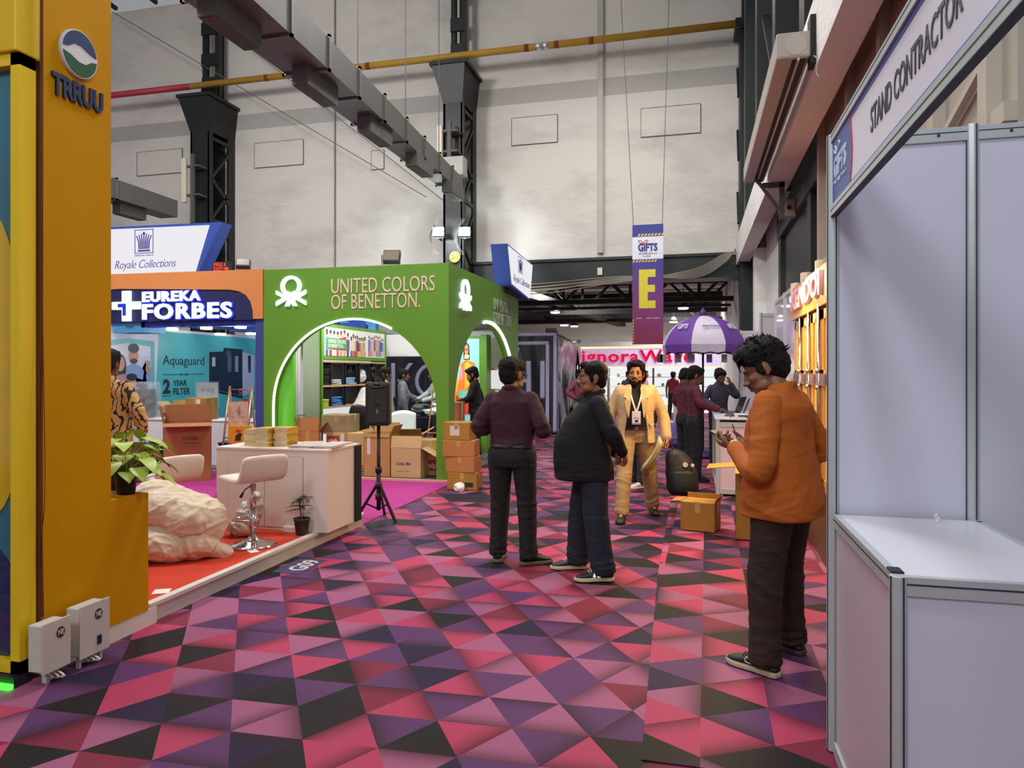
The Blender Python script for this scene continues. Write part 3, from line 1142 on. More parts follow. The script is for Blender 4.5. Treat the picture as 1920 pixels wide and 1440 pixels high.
def fuse(mb, name, mat, parent=None, voxel=0.008, smooth=3, wrinkle=None, loc=None, rz=0.0, dec=None):
    """melts the overlapping shapes of mb into one continuous skin; wrinkle=(amp, freq vec, seed)"""
    me = mb.mesh(name)
    t = bpy.data.objects.new('tmp', me)
    COL.objects.link(t)
    r = t.modifiers.new('r', 'REMESH')
    r.mode = 'VOXEL'
    r.voxel_size = voxel
    if smooth:
        s = t.modifiers.new('s', 'SMOOTH')
        s.factor = 0.5
        s.iterations = smooth
    new = evaluated(t)
    bpy.data.objects.remove(t)
    bpy.data.meshes.remove(me)
    if wrinkle:
        amp, fr, seed = wrinkle[:3]
        sharp = wrinkle[3] if len(wrinkle) > 3 else 0
        mask = wrinkle[4] if len(wrinkle) > 4 else None
        n = len(new.vertices)
        co = np.empty(n * 3, 'f')
        no = np.empty(n * 3, 'f')
        new.vertices.foreach_get('co', co)
        new.vertices.foreach_get('normal', no)
        co, no = co.reshape(-1, 3), no.reshape(-1, 3)
        d = np.empty(n, 'f')
        for i in range(n):
            p = Vector((co[i, 0] * fr[0] + seed, co[i, 1] * fr[1], co[i, 2] * fr[2]))
            q = p + noise.noise_vector(p * 0.5) * 0.8
            a = noise.noise(q)
            if sharp:
                a = 1 - 2 * abs(a) + 0.6 * (0.5 - abs(noise.noise(q * 2.3)))
                if sharp > 1:
                    w3 = p + noise.noise_vector(p * 0.45) * 0.7
                    a = 0.0
                    for kk, (ax, ay, az, wt) in enumerate(((0.5, 0.6, 1.5, 1.0), (1.3, 1.0, 0.45, 0.8), (1.1, 1.6, 2.2, 0.45), (2.6, 2.2, 1.2, 0.35))):
                        rg_ = max(0.0, 1 - 2.6 * abs(noise.noise(Vector((w3.x * ax + 0.5 * w3.z + kk * 7.7, w3.y * ay, w3.z * az - 0.4 * w3.x)))))
                        a += wt * rg_ * rg_
                    a = a * 0.7 + 0.5 * noise.noise(p * 0.4)
            d[i] = a * (mask(co[i, 0], co[i, 1], co[i, 2]) if mask else 1.0)
        co += no * (d * amp)[:, None]
        new.vertices.foreach_set('co', co.ravel())
    new.materials.clear()
    new.materials.append(mat)
    new.polygons.foreach_set('use_smooth', [True] * len(new.polygons))
    new.name = name
    new.update()
    o = bpy.data.objects.new(name, new)
    COL.objects.link(o)
    if parent:
        o.parent = parent
    if loc is not None:
        o.location = loc
        o.rotation_euler = (0, 0, rz)
    return o


CARD = {'tan': M('cardboard tan', '#b98d55', 0.75, 0, 0.1, 6), 'light': M('cardboard light', '#c9a873', 0.75, 0, 0.1, 6), 'orange': M('cardboard orange', '#b9783f', 0.7, 0, 0.1, 6),
        'ochre': M('cardboard ochre', '#a9782a', 0.7, 0, 0.12, 6), 'grey': M('cardboard grey brown', '#9a8765', 0.8, 0, 0.1, 6), 'red': M('cardboard rust', '#a8663c', 0.75, 0, 0.1, 6)}
TAPE = M('packing tape', '#c79a58', 0.2, 0, 0.2, 20, coat=0.7)
TAPEW = M('tape white', '#d8d2c8', 0.3, 0, 0.15, 20)


def carton(label, loc, size, rz=0.0, kind='tan', open_top=False, flaps=(), tape=True, prints=(), group=None, stickers=(), inside='grey', cat='cardboard box'):
    """flaps: (side 'f','b','l','r', angle from vertical in degrees outwards, length)"""
    w, d, h = size
    T = thing('cardboard_box', label, cat, loc, rz, group)
    m = CARD[kind]
    t = 0.006
    b = MB()
    if open_top:
        b.bx(-w / 2, w / 2, -d / 2, -d / 2 + t, 0, h)
        b.bx(-w / 2, w / 2, d / 2 - t, d / 2, 0, h)
        b.bx(-w / 2, -w / 2 + t, -d / 2, d / 2, 0, h)
        b.bx(w / 2 - t, w / 2, -d / 2, d / 2, 0, h)
        b.bx(-w / 2, w / 2, -d / 2, d / 2, 0, t)
        b.build('body', m, T)
    else:
        b.bx(-w / 2, w / 2, -d / 2, d / 2, 0, h)
        b.build('body', m, T, bevel=0.008)
    for side, ang, ln in flaps:
        a = math.radians(ang)
        fl = MB()
        ww = (w if side in 'fb' else d) / 2 - 0.004
        fl.bx(-ww, ww, -0.003, 0.003, 0, ln)
        o = fl.build('flap', m, T)
        if side == 'f':
            o.location, o.rotation_euler = (0, -d / 2, h), (a, 0, 0)
        elif side == 'b':
            o.location, o.rotation_euler = (0, d / 2, h), (-a, 0, 0)
        elif side == 'l':
            o.location, o.rotation_euler = (-w / 2, 0, h), (a, 0, -PI / 2)
        else:
            o.location, o.rotation_euler = (w / 2, 0, h), (a, 0, PI / 2)
    if tape:
        tp = MB()
        if not open_top:
            tp.bx(-w / 2 - 0.001, w / 2 + 0.001, -0.025, 0.025, h - 0.0005, h + 0.0012)
        tp.bx(-0.025, 0.025, -d / 2 - 0.0015, -d / 2, h * 0.62, h)
        tp.bx(w / 2, w / 2 + 0.0015, -0.025, 0.025, h * 0.62, h)
        tp.build('tape', TAPE, T)
    for s, hexc, x, z, pw, ph in prints:
        lettering('print', s, M('ink ' + hexc, hexc, 0.7), T, x - w / 2, z, pw, ph, -d / 2 - 0.0005, 0.0012, bold=0.02)
    for hexc, x, z, pw, ph in stickers:
        MB().bx(x - w / 2, x - w / 2 + pw, -d / 2 - 0.0015, -d / 2, z, z + ph).build('sticker', M('sticker ' + hexc, hexc, 0.6), T)
    return T


# ---- crumpled sacking heaped on the red carpet
mb = MB()
rs = random.Random(11)
for c, r in (((0, 0.08, 0.42), (0.32, 0.30, 0.20)), ((0.22, 0.02, 0.36), (0.30, 0.26, 0.19)), ((-0.1, 0.1, 0.52), (0.2, 0.2, 0.14)), ((0.38, 0.05, 0.3), (0.16, 0.2, 0.2)),
             ((0.05, -0.12, 0.15), (0.30, 0.2, 0.155)), ((0.3, -0.06, 0.12), (0.2, 0.18, 0.13)), ((0.44, 0.03, 0.06), (0.16, 0.1, 0.07)), ((-0.15, 0.0, 0.2), (0.25, 0.25, 0.2))):
    mb.ball(c, r, Euler((rs.uniform(-.3, .3), rs.uniform(-.25, .35), 0)).to_matrix())
CLOTH = M('sackcloth', '#d8c6ae', 0.8, 0, 0.1, 8, bump=0.5, bs=14)
o = fuse(mb, 'sack_heap', CLOTH, None, 0.009, 2, (0.019, (4.6, 5.4, 6), 3.1, 2), loc=(-3.95, 4.66, 0.122), rz=0.25)
o.scale = (0.86, 0.86, 0.86)
tag(o, 'heap of crumpled cream sacking on the red carpet', 'sacks')
mb = MB()
for c, r in (((0, 0, 0.14), (0.09, 0.1, 0.15)), ((0.06, 0.03, 0.25), (0.06, 0.07, 0.12)), ((-0.03, -0.06, 0.08), (0.1, 0.08, 0.08))):
    mb.ball(c, r)
o = fuse(mb, 'plastic_bundle', M('clear plastic wrap', '#b9ada0', 0.18, 0, 0.25, 14, bump=0.6, bs=40, coat=0.6), None, 0.009, 1, (0.014, (14, 14, 18), 8.0, 1), loc=(-3.76, 5.46, 0.124))
tag(o, 'crumpled clear plastic wrap on the red carpet behind the near chrome stool pole', 'plastic wrap')
# ================================================================ ORANGE BOOTH (water purifiers)
FY = 9.447
ORANGE = M('orange laminate', '#d98a4b', 0.55, 0, 0.08, 20, stretch=(8, 8, 0.6))
DBLUE = M('deep blue panel', '#1d2452', 0.5)
MBLUE = M('mid blue panel', '#1f3f9c', 0.5)
LBLUE = M('light blue panel', '#4f9bd0', 0.5)
WPANEL = M('white panel', '#e4e2e4', 0.5, 0, 0.03, 3)
T = thing('orange_booth', 'orange fronted booth with a lit blue sign and blue ceiling panels', 'exhibition booth', (-9.0, FY, 0))
# front fascia: local x 0..2.76
mb = MB()
mb.prism([(-0.6, 2.34), (-0.6, 3.1), (2.77, 3.08), (2.77, 2.34), (2.6, 2.34), (2.6, 2.45), (2.56, 2.60), (2.48, 2.70), (2.36, 2.76), (2.2, 2.79), (0.2, 2.86), (0.0, 2.85), (0.0, 2.34)], -0.02, 0.2)
mb.build('fascia', ORANGE, T)
mb = MB()
mb.prism([(-0.02, 2.33), (-0.02, 2.86), (0.2, 2.87), (2.2, 2.80), (2.36, 2.77), (2.49, 2.70), (2.57, 2.60), (2.61, 2.45), (2.61, 2.33)], 0.0, 0.15)
sp = mb.build('sign_panel', DBLUE, T)
GLOW = E_('sign white', '#eef2ff', 1.7)
HALO = E_('sign blue edge', '#3146ff', 1.3)
for nm, s, x, z, w, h, bd in (('sign_letters', 'EUREKA', 0.66, 2.635, 1.05, 0.16, 0.035), ('sign_letters', 'FORBES', 0.66, 2.36, 1.60, 0.245, 0.03)):
    lettering('letter_halo', s, HALO, sp, x - 0.015, z - 0.012, w + 0.03, h + 0.024, -0.012, 0.025, bold=bd + 0.012, sp=1.14)
    lettering(nm, s, GLOW, sp, x, z, w, h, -0.03, 0.03, bold=bd, sp=1.14)
px_ = [(0.27, 2.345), (0.42, 2.345), (0.42, 2.53), (0.60, 2.53), (0.60, 2.65), (0.42, 2.65), (0.42, 2.82), (0.27, 2.82), (0.27, 2.65), (0.08, 2.65), (0.08, 2.53), (0.27, 2.53)]
pi_ = [(0.31, 2.385), (0.38, 2.385), (0.38, 2.57), (0.56, 2.57), (0.56, 2.61), (0.38, 2.61), (0.38, 2.78), (0.31, 2.78), (0.31, 2.61), (0.12, 2.61), (0.12, 2.57), (0.31, 2.57)]
MB().prism(px_, -0.045, -0.005).build('cross_logo', GLOW, sp)
MB().prism([(0.20, 2.56), (0.29, 2.56), (0.29, 2.43), (0.35, 2.43), (0.35, 2.62), (0.20, 2.62)], -0.052, -0.046).build('cross_inlay', E_('sign blue', '#2c3fd0', 1.0), sp)
# lower fascia and ceiling planks
mb = MB()
mb.bx(0.55, 2.72, 0.05, 0.16, 2.245, 2.33)
mb.build('blue_fascia', MBLUE, T)
MB().bx(-0.3, 0.62, 0.05, 0.5, 2.17, 2.33).build('blue_fascia', LBLUE, T)
mb = MB()
for k in range(3):
    mb.bx(0.0, 2.74, 0.7 + k * 1.15, 1.3 + k * 1.15, 2.36, 2.48)
mb.build('ceiling_plank', MBLUE, T)
MB().bx(0.0, 2.76, 3.9, 4.06, 0, 2.6).build('back_wall', LBLUE, T)
MB().bx(-0.1, 0.0, 0.0, 4.0, 0, 2.3).build('side_wall', WPANEL, T)
MB().bx(2.62, 2.76, 0.02, 0.35, 0, 2.34).build('side_post', M('blue violet post', '#3b4788', 0.5), T)
MB().bx(2.70, 2.76, 0.3, 4.0, 0, 2.34).build('side_wall', LBLUE, T)
MB().bx(-0.02, 2.76, 0.4, 3.9, 0.0, 0.02).build('booth_floor', M('booth floor grey', '#6c6864', 0.7), T)
for px, py, yy in ((323, 617, 9.62), (387, 615, 9.62), (451, 613, 9.62), (413, 626, 10.4), (471, 625, 10.4)):
    p = atY(px, py, yy)
    d = MB().lathe([(0.0, 0.0), (0.085, 0.0), (0.09, 0.03), (0.0, 0.03)], (p.x + 9.0, p.y - FY, p.z - 0.02), 18).build('downlight', E_('downlight', '#fff4e6', 9), T, True)
point('booth_lamp', (-7.6, 10.6, 2.1), 26, (1, 0.97, 0.94), 0.15)
point('booth_lamp', (-7.2, 12.2, 2.1), 22, (1, 0.97, 0.94), 0.15)

# long printed poster along the side wall (faces the aisle)
TEAL = M('poster teal', '#52b3b0', 0.3, 0, 0.12, 0.8, coat=0.3)
P = thing('wall_poster', 'teal water purifier poster along the side wall of the orange booth', 'poster', (-8.985, FY + 0.02, 0), TO_AISLE_FROM_LEFT)
def PX(px, py):
    q = atX(px, py, -8.97)
    return (q.y - FY - 0.02, q.z)
MB().bx(0.0, 3.98, -0.006, 0.0, 0.1, 2.25).build('sheet', TEAL, P)
def flat(name, poly, hexc, y, parent=None, th=0.0015):
    return MB().prism(poly, -y - th, -y).build(name, M('print ' + hexc, hexc, 0.4, 0, 0.06, 8), parent or P)
flat('white_panel', [PX(208, 613), PX(298, 622), PX(290, 790), PX(208, 800)], '#cfd3d8', 0.007)
arc = [PX(208, 637), PX(240, 634), PX(290, 640), PX(291, 790), PX(284, 790), PX(283, 650), PX(240, 643), PX(208, 648)]
flat('arch_line', arc, '#5fb4b2', 0.009)
fam = flat('photo', [PX(208, 668), PX(286, 668), PX(284, 790), PX(208, 790)], '#c3c8d0', 0.0085)
def blob(px, py, rx, ry, hexc, y, n=18):
    a, b, c = PX(px, py), PX(px + rx, py), PX(px, py + ry)
    flat('print', ell(a[0], a[1], abs(b[0] - a[0]), abs(c[1] - a[1]), n), hexc, y, fam)
blob(251, 716, 24, 34, '#7f9cc8', 0.011)       # man in a pale blue shirt
flat('print', [PX(229, 700), PX(273, 700), PX(280, 745), PX(284, 700), PX(278, 675), PX(274, 676), PX(276, 700), PX(268, 712), PX(262, 760), PX(236, 760)], '#7f9cc8', 0.0112, fam)
blob(278, 692, 5, 8, '#b98a68', 0.012)
flat('print', [PX(272, 676), PX(274, 676), PX(277, 686), PX(280, 677), PX(282, 677), PX(281, 690), PX(276, 690)], '#b98a68', 0.0123, fam)
blob(251, 668, 9, 15, '#b98a68', 0.012)
blob(251, 653, 10, 9, '#1d1815', 0.0135)
blob(251, 677, 7, 5, '#2a1f1a', 0.0135)
blob(227, 690, 10, 26, '#1d1815', 0.0115)
blob(226, 682, 8, 14, '#c0906c', 0.0128)
flat('print', [PX(212, 705), PX(238, 700), PX(240, 760), PX(212, 760)], '#b0788c', 0.0125, fam)
blob(247, 719, 9, 13, '#c0906c', 0.0142)
blob(247, 707, 10, 7, '#1d1815', 0.0155)
flat('print', [PX(236, 728), PX(260, 728), PX(262, 770), PX(234, 770)], '#d5cfc9', 0.0138, fam)
# words
def words(s, p0, p1, y=0.009, bold=0.01, hexc='#20262c', sp=1.0):
    a, b = PX(*p0), PX(*p1)
    lettering('lettering', s, M('ink ' + hexc, hexc, 0.6), P, a[0], b[1], b[0] - a[0], a[1] - b[1], -y, 0.002, bold=bold, sp=sp)
words('Aquaguard', (306, 666), (383, 690), bold=0.0)
words('now with', (336, 699), (354, 704))
words('2', (306, 711), (320, 738), bold=0.05)
words('YEAR', (325, 713), (351, 723), bold=0.02)
words('FILTER', (325, 728), (357, 739), bold=0.02)
for a, b in (((306, 702), (333, 701)), ((357, 701), (383, 702)), ((306, 742), (321, 741))):
    p, q = PX(*a), PX(*b)
    MB().bx(p[0], q[0], -0.0095, -0.0075, p[1] - 0.012, p[1]).build('lettering_line', M('ink #20262c', '#20262c', 0.6), P)
# printed purifier
flat('print', [PX(393, 660), PX(393, 728), PX(455, 742), PX(455, 655), PX(420, 652), PX(419, 659)], '#20222c', 0.009)
flat('print', [PX(455, 660), PX(477, 666), PX(477, 735), PX(455, 742)], '#c3c2ce', 0.0092)
flat('print', [PX(427, 668), PX(434, 668), PX(434, 697), PX(427, 697)], '#5a6070', 0.011)
flat('print', [PX(441, 668), PX(447, 668), PX(447, 697), PX(441, 697)], '#8d939c', 0.011)
flat('print', [PX(398, 670), PX(404, 670), PX(404, 687), PX(398, 687)], '#c9c4b8', 0.011)
flat('print', [PX(465, 667), PX(471, 667), PX(470, 700), PX(466, 698)], '#2b2c36', 0.011)
a = PX(429, 663)
flat('print', ell(a[0], a[1], 0.09, 0.06, 20), '#474b58', 0.0105)
flat('print', [PX(393, 729), PX(455, 743), PX(455, 747), PX(393, 733)], '#12141a', 0.0095)
a = PX(459, 757)
flat('print', ell(a[0], a[1], 0.15, 0.11, 20), '#d25a50', 0.009)
flat('print', [PX(432, 752), PX(449, 752), PX(449, 768), PX(432, 768)], '#1c2024', 0.009)
words('2', (454, 751), (459, 763), 0.011, 0.02, '#f0e6e2')

# goods standing about inside the orange booth
def at_depth(px, py, y):
    return atY(px, py, y)
q = atG(345, 896)
FB = carton('tall open brown carton with flaps up, standing behind the pothos leaves', (-7.05, 8.82, 0.006), (0.62, 0.55, 0.82), math.radians(38), 'red', True,
       flaps=(('f', 100, 0.2), ('r', 8, 0.24), ('b', 5, 0.24), ('l', 12, 0.24)), tape=False, prints=(('FORBES', '#54301c', 0.25, 0.58, 0.2, 0.05), ('PURIFIER SERVICE', '#54301c', 0.25, 0.53, 0.2, 0.02), ('UPRIGHT', '#54301c', 0.06, 0.2, 0.16, 0.025)))
T = thing('black_table', 'black cloth covered table with a socket, behind the yellow ledge', 'table', (-7.98, 8.6, 0.006), math.radians(8))
MB().bx(-0.6, 0.5, -0.3, 0.3, 0, 0.5).build('body', M('black drape', '#1a1b1e', 0.7), T, bevel=0.01)
s_ = MB().bx(0.12, 0.25, -0.306, -0.3, 0.26, 0.32).build('socket', M('socket white', '#d8d8d6', 0.4), T)
MB().bx(0.15, 0.17, -0.309, -0.306, 0.28, 0.30).build('socket_hole', DARK, s_)
T = thing('white_counter', 'white display counter inside the orange booth, below the printed family', 'counter', (-8.55, 10.0, 0.022))
MB().bx(-0.3, 0.38, -0.36, 0.5, 0, 0.758).build('body', WPANEL, T, bevel=0.005)
MB().bx(-0.33, 0.40, -0.38, 0.53, 0.758, 0.778).build('top', WPANEL, T, bevel=0.003)
T = thing('white_counter', 'long white display counter inside the orange booth, below the printed purifier', 'counter', (-7.5, 10.4, 0.022))
MB().bx(-0.62, 0.95, -0.3, 0.3, 0, 0.718).build('body', WPANEL, T, bevel=0.005)
MB().bx(-0.64, 0.97, -0.32, 0.32, 0.718, 0.738).build('top', WPANEL, T, bevel=0.003)
# wrapped purifier
T = thing('wrapped_purifier', 'dark purifier wrapped in clear film on the white counter', 'water purifier', (-8.66, 9.78, 0.80), 0.2)
T.scale = (0.72, 0.72, 0.9)
MB().bx(-0.2, 0.2, -0.18, 0.18, 0, 0.52).build('body', M('purifier grey', '#4b4640', 0.35), T, bevel=0.03)
MB().bx(-0.1, 0.1, -0.185, -0.18, 0.1, 0.34).build('front_panel', M('purifier panel', '#332f2c', 0.3), T, bevel=0.002)
wr = MB()
wr.bx(-0.25, 0.27, -0.22, 0.22, -0.0, 0.60)
wob = fuse(wr, 'film', M('clear film', '#cdd6da', 0.12, 0, 0.1, 20, alpha=0.25), T, 0.03, 2, (0.045, (5, 5, 5), 2, 1))
# cartons and packs in the booth
def put(px, py, y, dz=0.0):
    p = atY(px, py, y)
    return (p.x, p.y, p.z + dz)
carton('white carton with red flaps open, beside the wrapped purifier', (-8.50, 10.3, 0.80), (0.34, 0.26, 0.17), -0.1, 'light', True, flaps=(('f', 150, 0.12), ('l', 50, 0.12), ('b', 8, 0.1)), tape=False)
carton('sealed ochre carton with a fragile sticker beside the metal easel', (-7.90, 10.22, 0.76), (0.38, 0.34, 0.36), 0.1, 'ochre', stickers=(('#e6dcd0', 0.2, 0.22, 0.07, 0.12), ('#c23a2c', 0.21, 0.235, 0.05, 0.03)))
T = thing('photo_board', 'small black and white photo board leaning below the film wrapped purifier', 'picture', (-8.62, 9.53, 0.55), 0.15)
b = MB().bx(-0.11, 0.11, -0.01, 0.01, 0, 0.28).build('board', M('board grey', '#cfcbc4', 0.5), T)
for k, (x0, z0, x1, z1, c) in enumerate(((-0.09, 0.15, -0.01, 0.26, '#4a4846'), (0.0, 0.13, 0.09, 0.24, '#77736e'), (-0.09, 0.02, 0.04, 0.12, '#8b8781'))):
    MB().bx(x0, x1, -0.012, -0.01, z0, z1).build('photo', M('photo ' + c, c, 0.5, 0, 0.6, 30), b)
T = thing('display_stand', 'white wood stand under the black and white photo board', 'stand', (-8.62, 9.535, 0.02))
MB().bx(-0.14, 0.14, -0.05, 0.05, 0, 0.53).build('body', WPANEL, T, bevel=0.004)
T = thing('leaflet_holder', 'clear plastic leaflet holder standing on the white counter by the ochre carton', 'leaflet holder', (-8.0, 10.52, 0.76), 0.1)
MB().bx(-0.2, 0.17, -0.006, 0.0, 0.08, 0.60).build('sheet', M('leaflet pale', '#cfdedd', 0.25, 0, 0.08, 5), T)
MB().bx(-0.23, 0.2, -0.02, -0.015, 0, 0.62).build('cover', M('acrylic clear', '#e6eef0', 0.06, alpha=0.2), T)
lettering('lettering', 'MJ', M('ink #889', '#7d8890', 0.5), T, -0.12, 0.42, 0.22, 0.08, -0.007, 0.002)
MB().bx(-0.23, 0.2, -0.1, 0.06, 0, 0.012).build('foot', M('acrylic clear', '#e6eef0', 0.06, alpha=0.2), T)
for k, (dx, c, w, h, lab) in enumerate(((0.12, '#b58a4e', 0.16, 0.13, 'small tan box at the dark edge of the booth counter'), (0.33, '#d9dbe2', 0.05, 0.16, 'thin white pack upright between small boxes on the booth counter'), (0.40, '#27409a', 0.05, 0.15, 'thin blue pack upright at the end of the booth counter'))):
    T = thing('small_pack', lab, 'box', (-7.2 + dx, 10.2, 0.76), 0.0)
    MB().bx(-w / 2, w / 2, -0.06, 0.06, 0, h).build('body', M('pack ' + c, c, 0.5, 0, 0.1, 12), T, bevel=0.003)
    MB().bx(-w / 2 + 0.008, w / 2 - 0.008, -0.062, -0.06, h * 0.55, h * 0.9).build('label_strip', M('pack label', '#b9b0a4', 0.5, 0, 0.6, 40), T)

# copper coloured paper easel with a yellow pack on its shelf
COPPER = M('copper tube', '#9c7058', 0.3, 0.8)
T = thing('easel_rack', 'copper tube leaflet rack standing behind the white counter', 'rack', (-4.95, 6.95, 0.006), 0.1)
fr = MB()
for s in (-1, 1):
    fr.cyl((s * 0.13, 0.13, 1.38), (s * 0.16, -0.12, 0.0), 0.011, n=10)
    fr.cyl((s * 0.13, 0.13, 1.33), (s * 0.15, 0.34, 0.0), 0.010, n=10)
for t in (0.03, 0.13, 0.42, 0.75):
    y = 0.13 - 0.25 * t
    fr.cyl((-0.13 - 0.03 * t, y, 1.38 - 1.38 * t), (0.13 + 0.03 * t, y, 1.38 - 1.38 * t), 0.006, n=8)
fr.cyl((-0.02, 0.128, 1.34), (0, 0.122, 1.27), 0.005, n=6)
fr.cyl((0.02, 0.128, 1.34), (0, 0.122, 1.27), 0.005, n=6)
fr.build('frame', COPPER, T, True)
MB().bx(-0.12, 0.12, 0.075, 0.083, 0.93, 1.2).build('board', M('easel card', '#d7b9a2', 0.6), T)
fr = MB()
for x0, x1, z0, z1 in ((-0.09, -0.03, 1.03, 1.14), (0.03, 0.09, 1.03, 1.14)):
    fr.tube([(x0, 0.06, z1), (x0, 0.055, z0), (x1, 0.055, z0)], 0.003, 6)
fr.build('wire_holder', M('wire black', '#2d2725', 0.4), T, True)
MB().prism([(-0.02, 1.1), (0.0, 1.06), (0.03, 1.09), (0.01, 1.12), (0.02, 1.16)], 0.071, 0.075).build('emblem', M('emblem rose', '#c08474', 0.5), T)
T = thing('yellow_pack', 'yellow magazine pack with a dark figure, resting on the copper rack', 'pack', (-4.925, 7.03, 0.745), 0.15)
MB().bx(-0.12, 0.14, -0.06, -0.02, 0, 0.20).build('body', M('pack yellow', '#e19a1c', 0.5, 0, 0.1, 9), T, bevel=0.004)
MB().prism([(-0.04, 0.03), (0.03, 0.03), (0.03, 0.08), (0.05, 0.1), (0.02, 0.12), (0.0, 0.11), (-0.03, 0.09)], -0.0615, -0.06).build('print', M('pack figure', '#2a2520', 0.5), T)
MB().prism(ell(0.0, 0.14, 0.035, 0.02, 14), -0.0615, -0.06).build('print', M('pack orange', '#c34a12', 0.5), T)
carton('plain tan carton standing on the magenta carpet behind the copper rack', (-5.25, 7.75, 0.006), (0.5, 0.4, 0.62), 0.2, 'tan')
T = thing('black_bin', 'black box table standing on the magenta carpet behind the tall open carton', 'box', (-5.95, 8.55, 0.006), 0.3)
MB().bx(-0.25, 0.25, -0.25, 0.25, 0, 0.58).build('body', M('black gloss', '#131315', 0.3), T, bevel=0.01)
MB().bx(-0.26, 0.26, -0.26, 0.26, 0.58, 0.6).build('top', M('black gloss', '#131315', 0.3), T, bevel=0.005)

# ================================================================ GREEN BOOTH
GREEN = M('leaf green paint', '#5f9424', 0.5, 0, 0.04, 2)
GREENLIT = M('bright green paint', '#62c424', 0.4, 0, 0.04, 2)  # lighter green holds the LED light on the arch lining in its colour
CREAMT = M('cream lettering', '#e8cdb4', 0.5)
BX0 = -6.225
T = thing('green_booth', 'tall green corner booth with two lit arches and a white knot emblem', 'exhibition booth', (BX0, FY, 0))
def arch_poly(w, h, c, r, zc, rz_):
    a = [(c + r, 0.0)] + ell(c, zc, r, rz_, 33, 0, PI) + [(c - r, 0.0)]
    return [(0, 0), (0, h), (w, h), (w, 0)] + a
wF = 2.922
AC, AR, AZ = 1.445, 1.29, 1.03
mb = MB()
mb.prism(arch_poly(wF - 0.003, 3.068, AC, AR, AZ, 1.28), -0.004, 0.14)
front = mb.build('front_wall', GREEN, T)
wS = 4.06
SMAT = Matrix(((0, -1, 0, wF), (1, 0, 0, 0), (0, 0, 1, 0), (0, 0, 0, 1)))   # side wall: local x along +Y, front towards +X
SC_, SR, SZ = 2.0, 1.77, 0.95
mb = MB()
mb.prism(arch_poly(wS, 3.07, SC_, SR, SZ, 1.42), 0.0, 0.14, SMAT)
side = mb.build('side_wall', GREEN, T)
LED = E_('white led strip', '#f6fbff', 4.0)
pts = [(AC - AR, 0, 0.1), (AC - AR, 0, 0.6)] + [(x, 0, z) for x, z in ell(AC, AZ, AR, 1.28, 30, PI, math.radians(62))]
MB().tube([(p[0] + 0.012, -0.008, p[2]) for p in pts], 0.016, 6).build('light_strip', LED, T)
pts = [(x, z) for x, z in ell(SC_, SZ, SR, 1.42, 30, math.radians(100), 0)] + [(SC_ + SR, 0.5), (SC_ + SR, 0.1)]
MB().tube([SMAT @ Vector((x - 0.02, -0.01, z)) for x, z in pts], 0.028, 6).build('light_strip', LED, T)
# knot emblem (two crossing bands with a round loop)
KN = E_('emblem white', '#dff4f0', 1.5)
KNS = M('emblem side', '#8fb5c8', 0.4, emit=0.6)
def knot(x0, z0, w, h, m=None):
    def tr(x, z):
        return (x0 + x * w, z0 + z * h)
    e = MB()
    loop_o = [tr(0.5 + 0.345 * math.cos(math.radians(a)), 0.66 + 0.34 * math.sin(math.radians(a))) for a in range(-60, 241, 12)]
    loop_i = [tr(0.5 + 0.225 * math.cos(math.radians(a)), 0.66 + 0.235 * math.sin(math.radians(a))) for a in range(-60, 241, 12)]
    e.prism(loop_o + loop_i[::-1], -0.045, -0.005, m)
    e.prism([tr(0.27, 0.44), tr(0.39, 0.50), tr(1.0, 0.16), tr(1.0, 0.02)], -0.0455, -0.006, m)
    e.prism([tr(0.73, 0.44), tr(0.61, 0.50), tr(0.0, 0.16), tr(0.0, 0.02)], -0.045, -0.0065, m)
    e.prism([tr(0.0, 0.40), tr(0.0, 0.53), tr(0.36, 0.33), tr(0.62, 0.18), tr(0.70, 0.0), tr(0.58, 0.0), tr(0.5, 0.13)], -0.0452, -0.0062, m)
    e.prism([tr(1.0, 0.40), tr(1.0, 0.53), tr(0.64, 0.33), tr(0.38, 0.18), tr(0.30, 0.0), tr(0.42, 0.0), tr(0.5, 0.13)], -0.0458, -0.0068, m)
    return e
knot(0.225, 2.515, 0.49, 0.45).build('emblem', KN, front)
knot(0.42, 2.46, 0.50, 0.46, SMAT).build('emblem', KN, side)
for s, x, z, w, h in (('UNITED COLORS', 1.115, 2.685, 1.60, 0.215), ('OF BENETTON.', 1.115, 2.455, 1.38, 0.215)):
    lettering('lettering', s, CREAMT, front, x, z, w, h, -0.001, 0.012, bold=-0.005)
for s, x, z, w, h in (('UNITED COLORS', 2.28, 2.60, 1.35, 0.21), ('OF BENETTON.', 2.28, 2.37, 1.20, 0.21)):
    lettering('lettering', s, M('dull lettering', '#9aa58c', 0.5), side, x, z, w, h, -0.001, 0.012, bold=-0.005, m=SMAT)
MB().bx(0.03, 0.12, 0.14, 4.0, 0, 2.35).build('inner_wall', WPANEL, T)
MB().bx(0.13, 0.40, 0.14, 0.19, 0, 2.32).build('arch_lining', GREENLIT, T)
MB().bx(0.12, 0.16, 0.16, 0.62, 0, 2.6).build('arch_lining', GREENLIT, T)
mb = MB()
mb.bx(0.1, 1.35, 3.95, 4.05, 1.86, 2.30)
mb.bx(1.9, 2.9, 3.95, 4.05, 0.0, 2.35)
mb.build('back_wall', WPANEL, T)
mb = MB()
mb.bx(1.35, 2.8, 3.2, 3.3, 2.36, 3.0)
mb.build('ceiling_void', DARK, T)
MB().bx(0.16, 0.45, 2.4, 2.5, 2.3, 2.6).build('blue_box', MBLUE, T)
MB().bx(0.05, wF, 0.0, 4.0, 0.0, 0.03).build('booth_floor', M('booth floor dark', '#4d4b4e', 0.8), T)
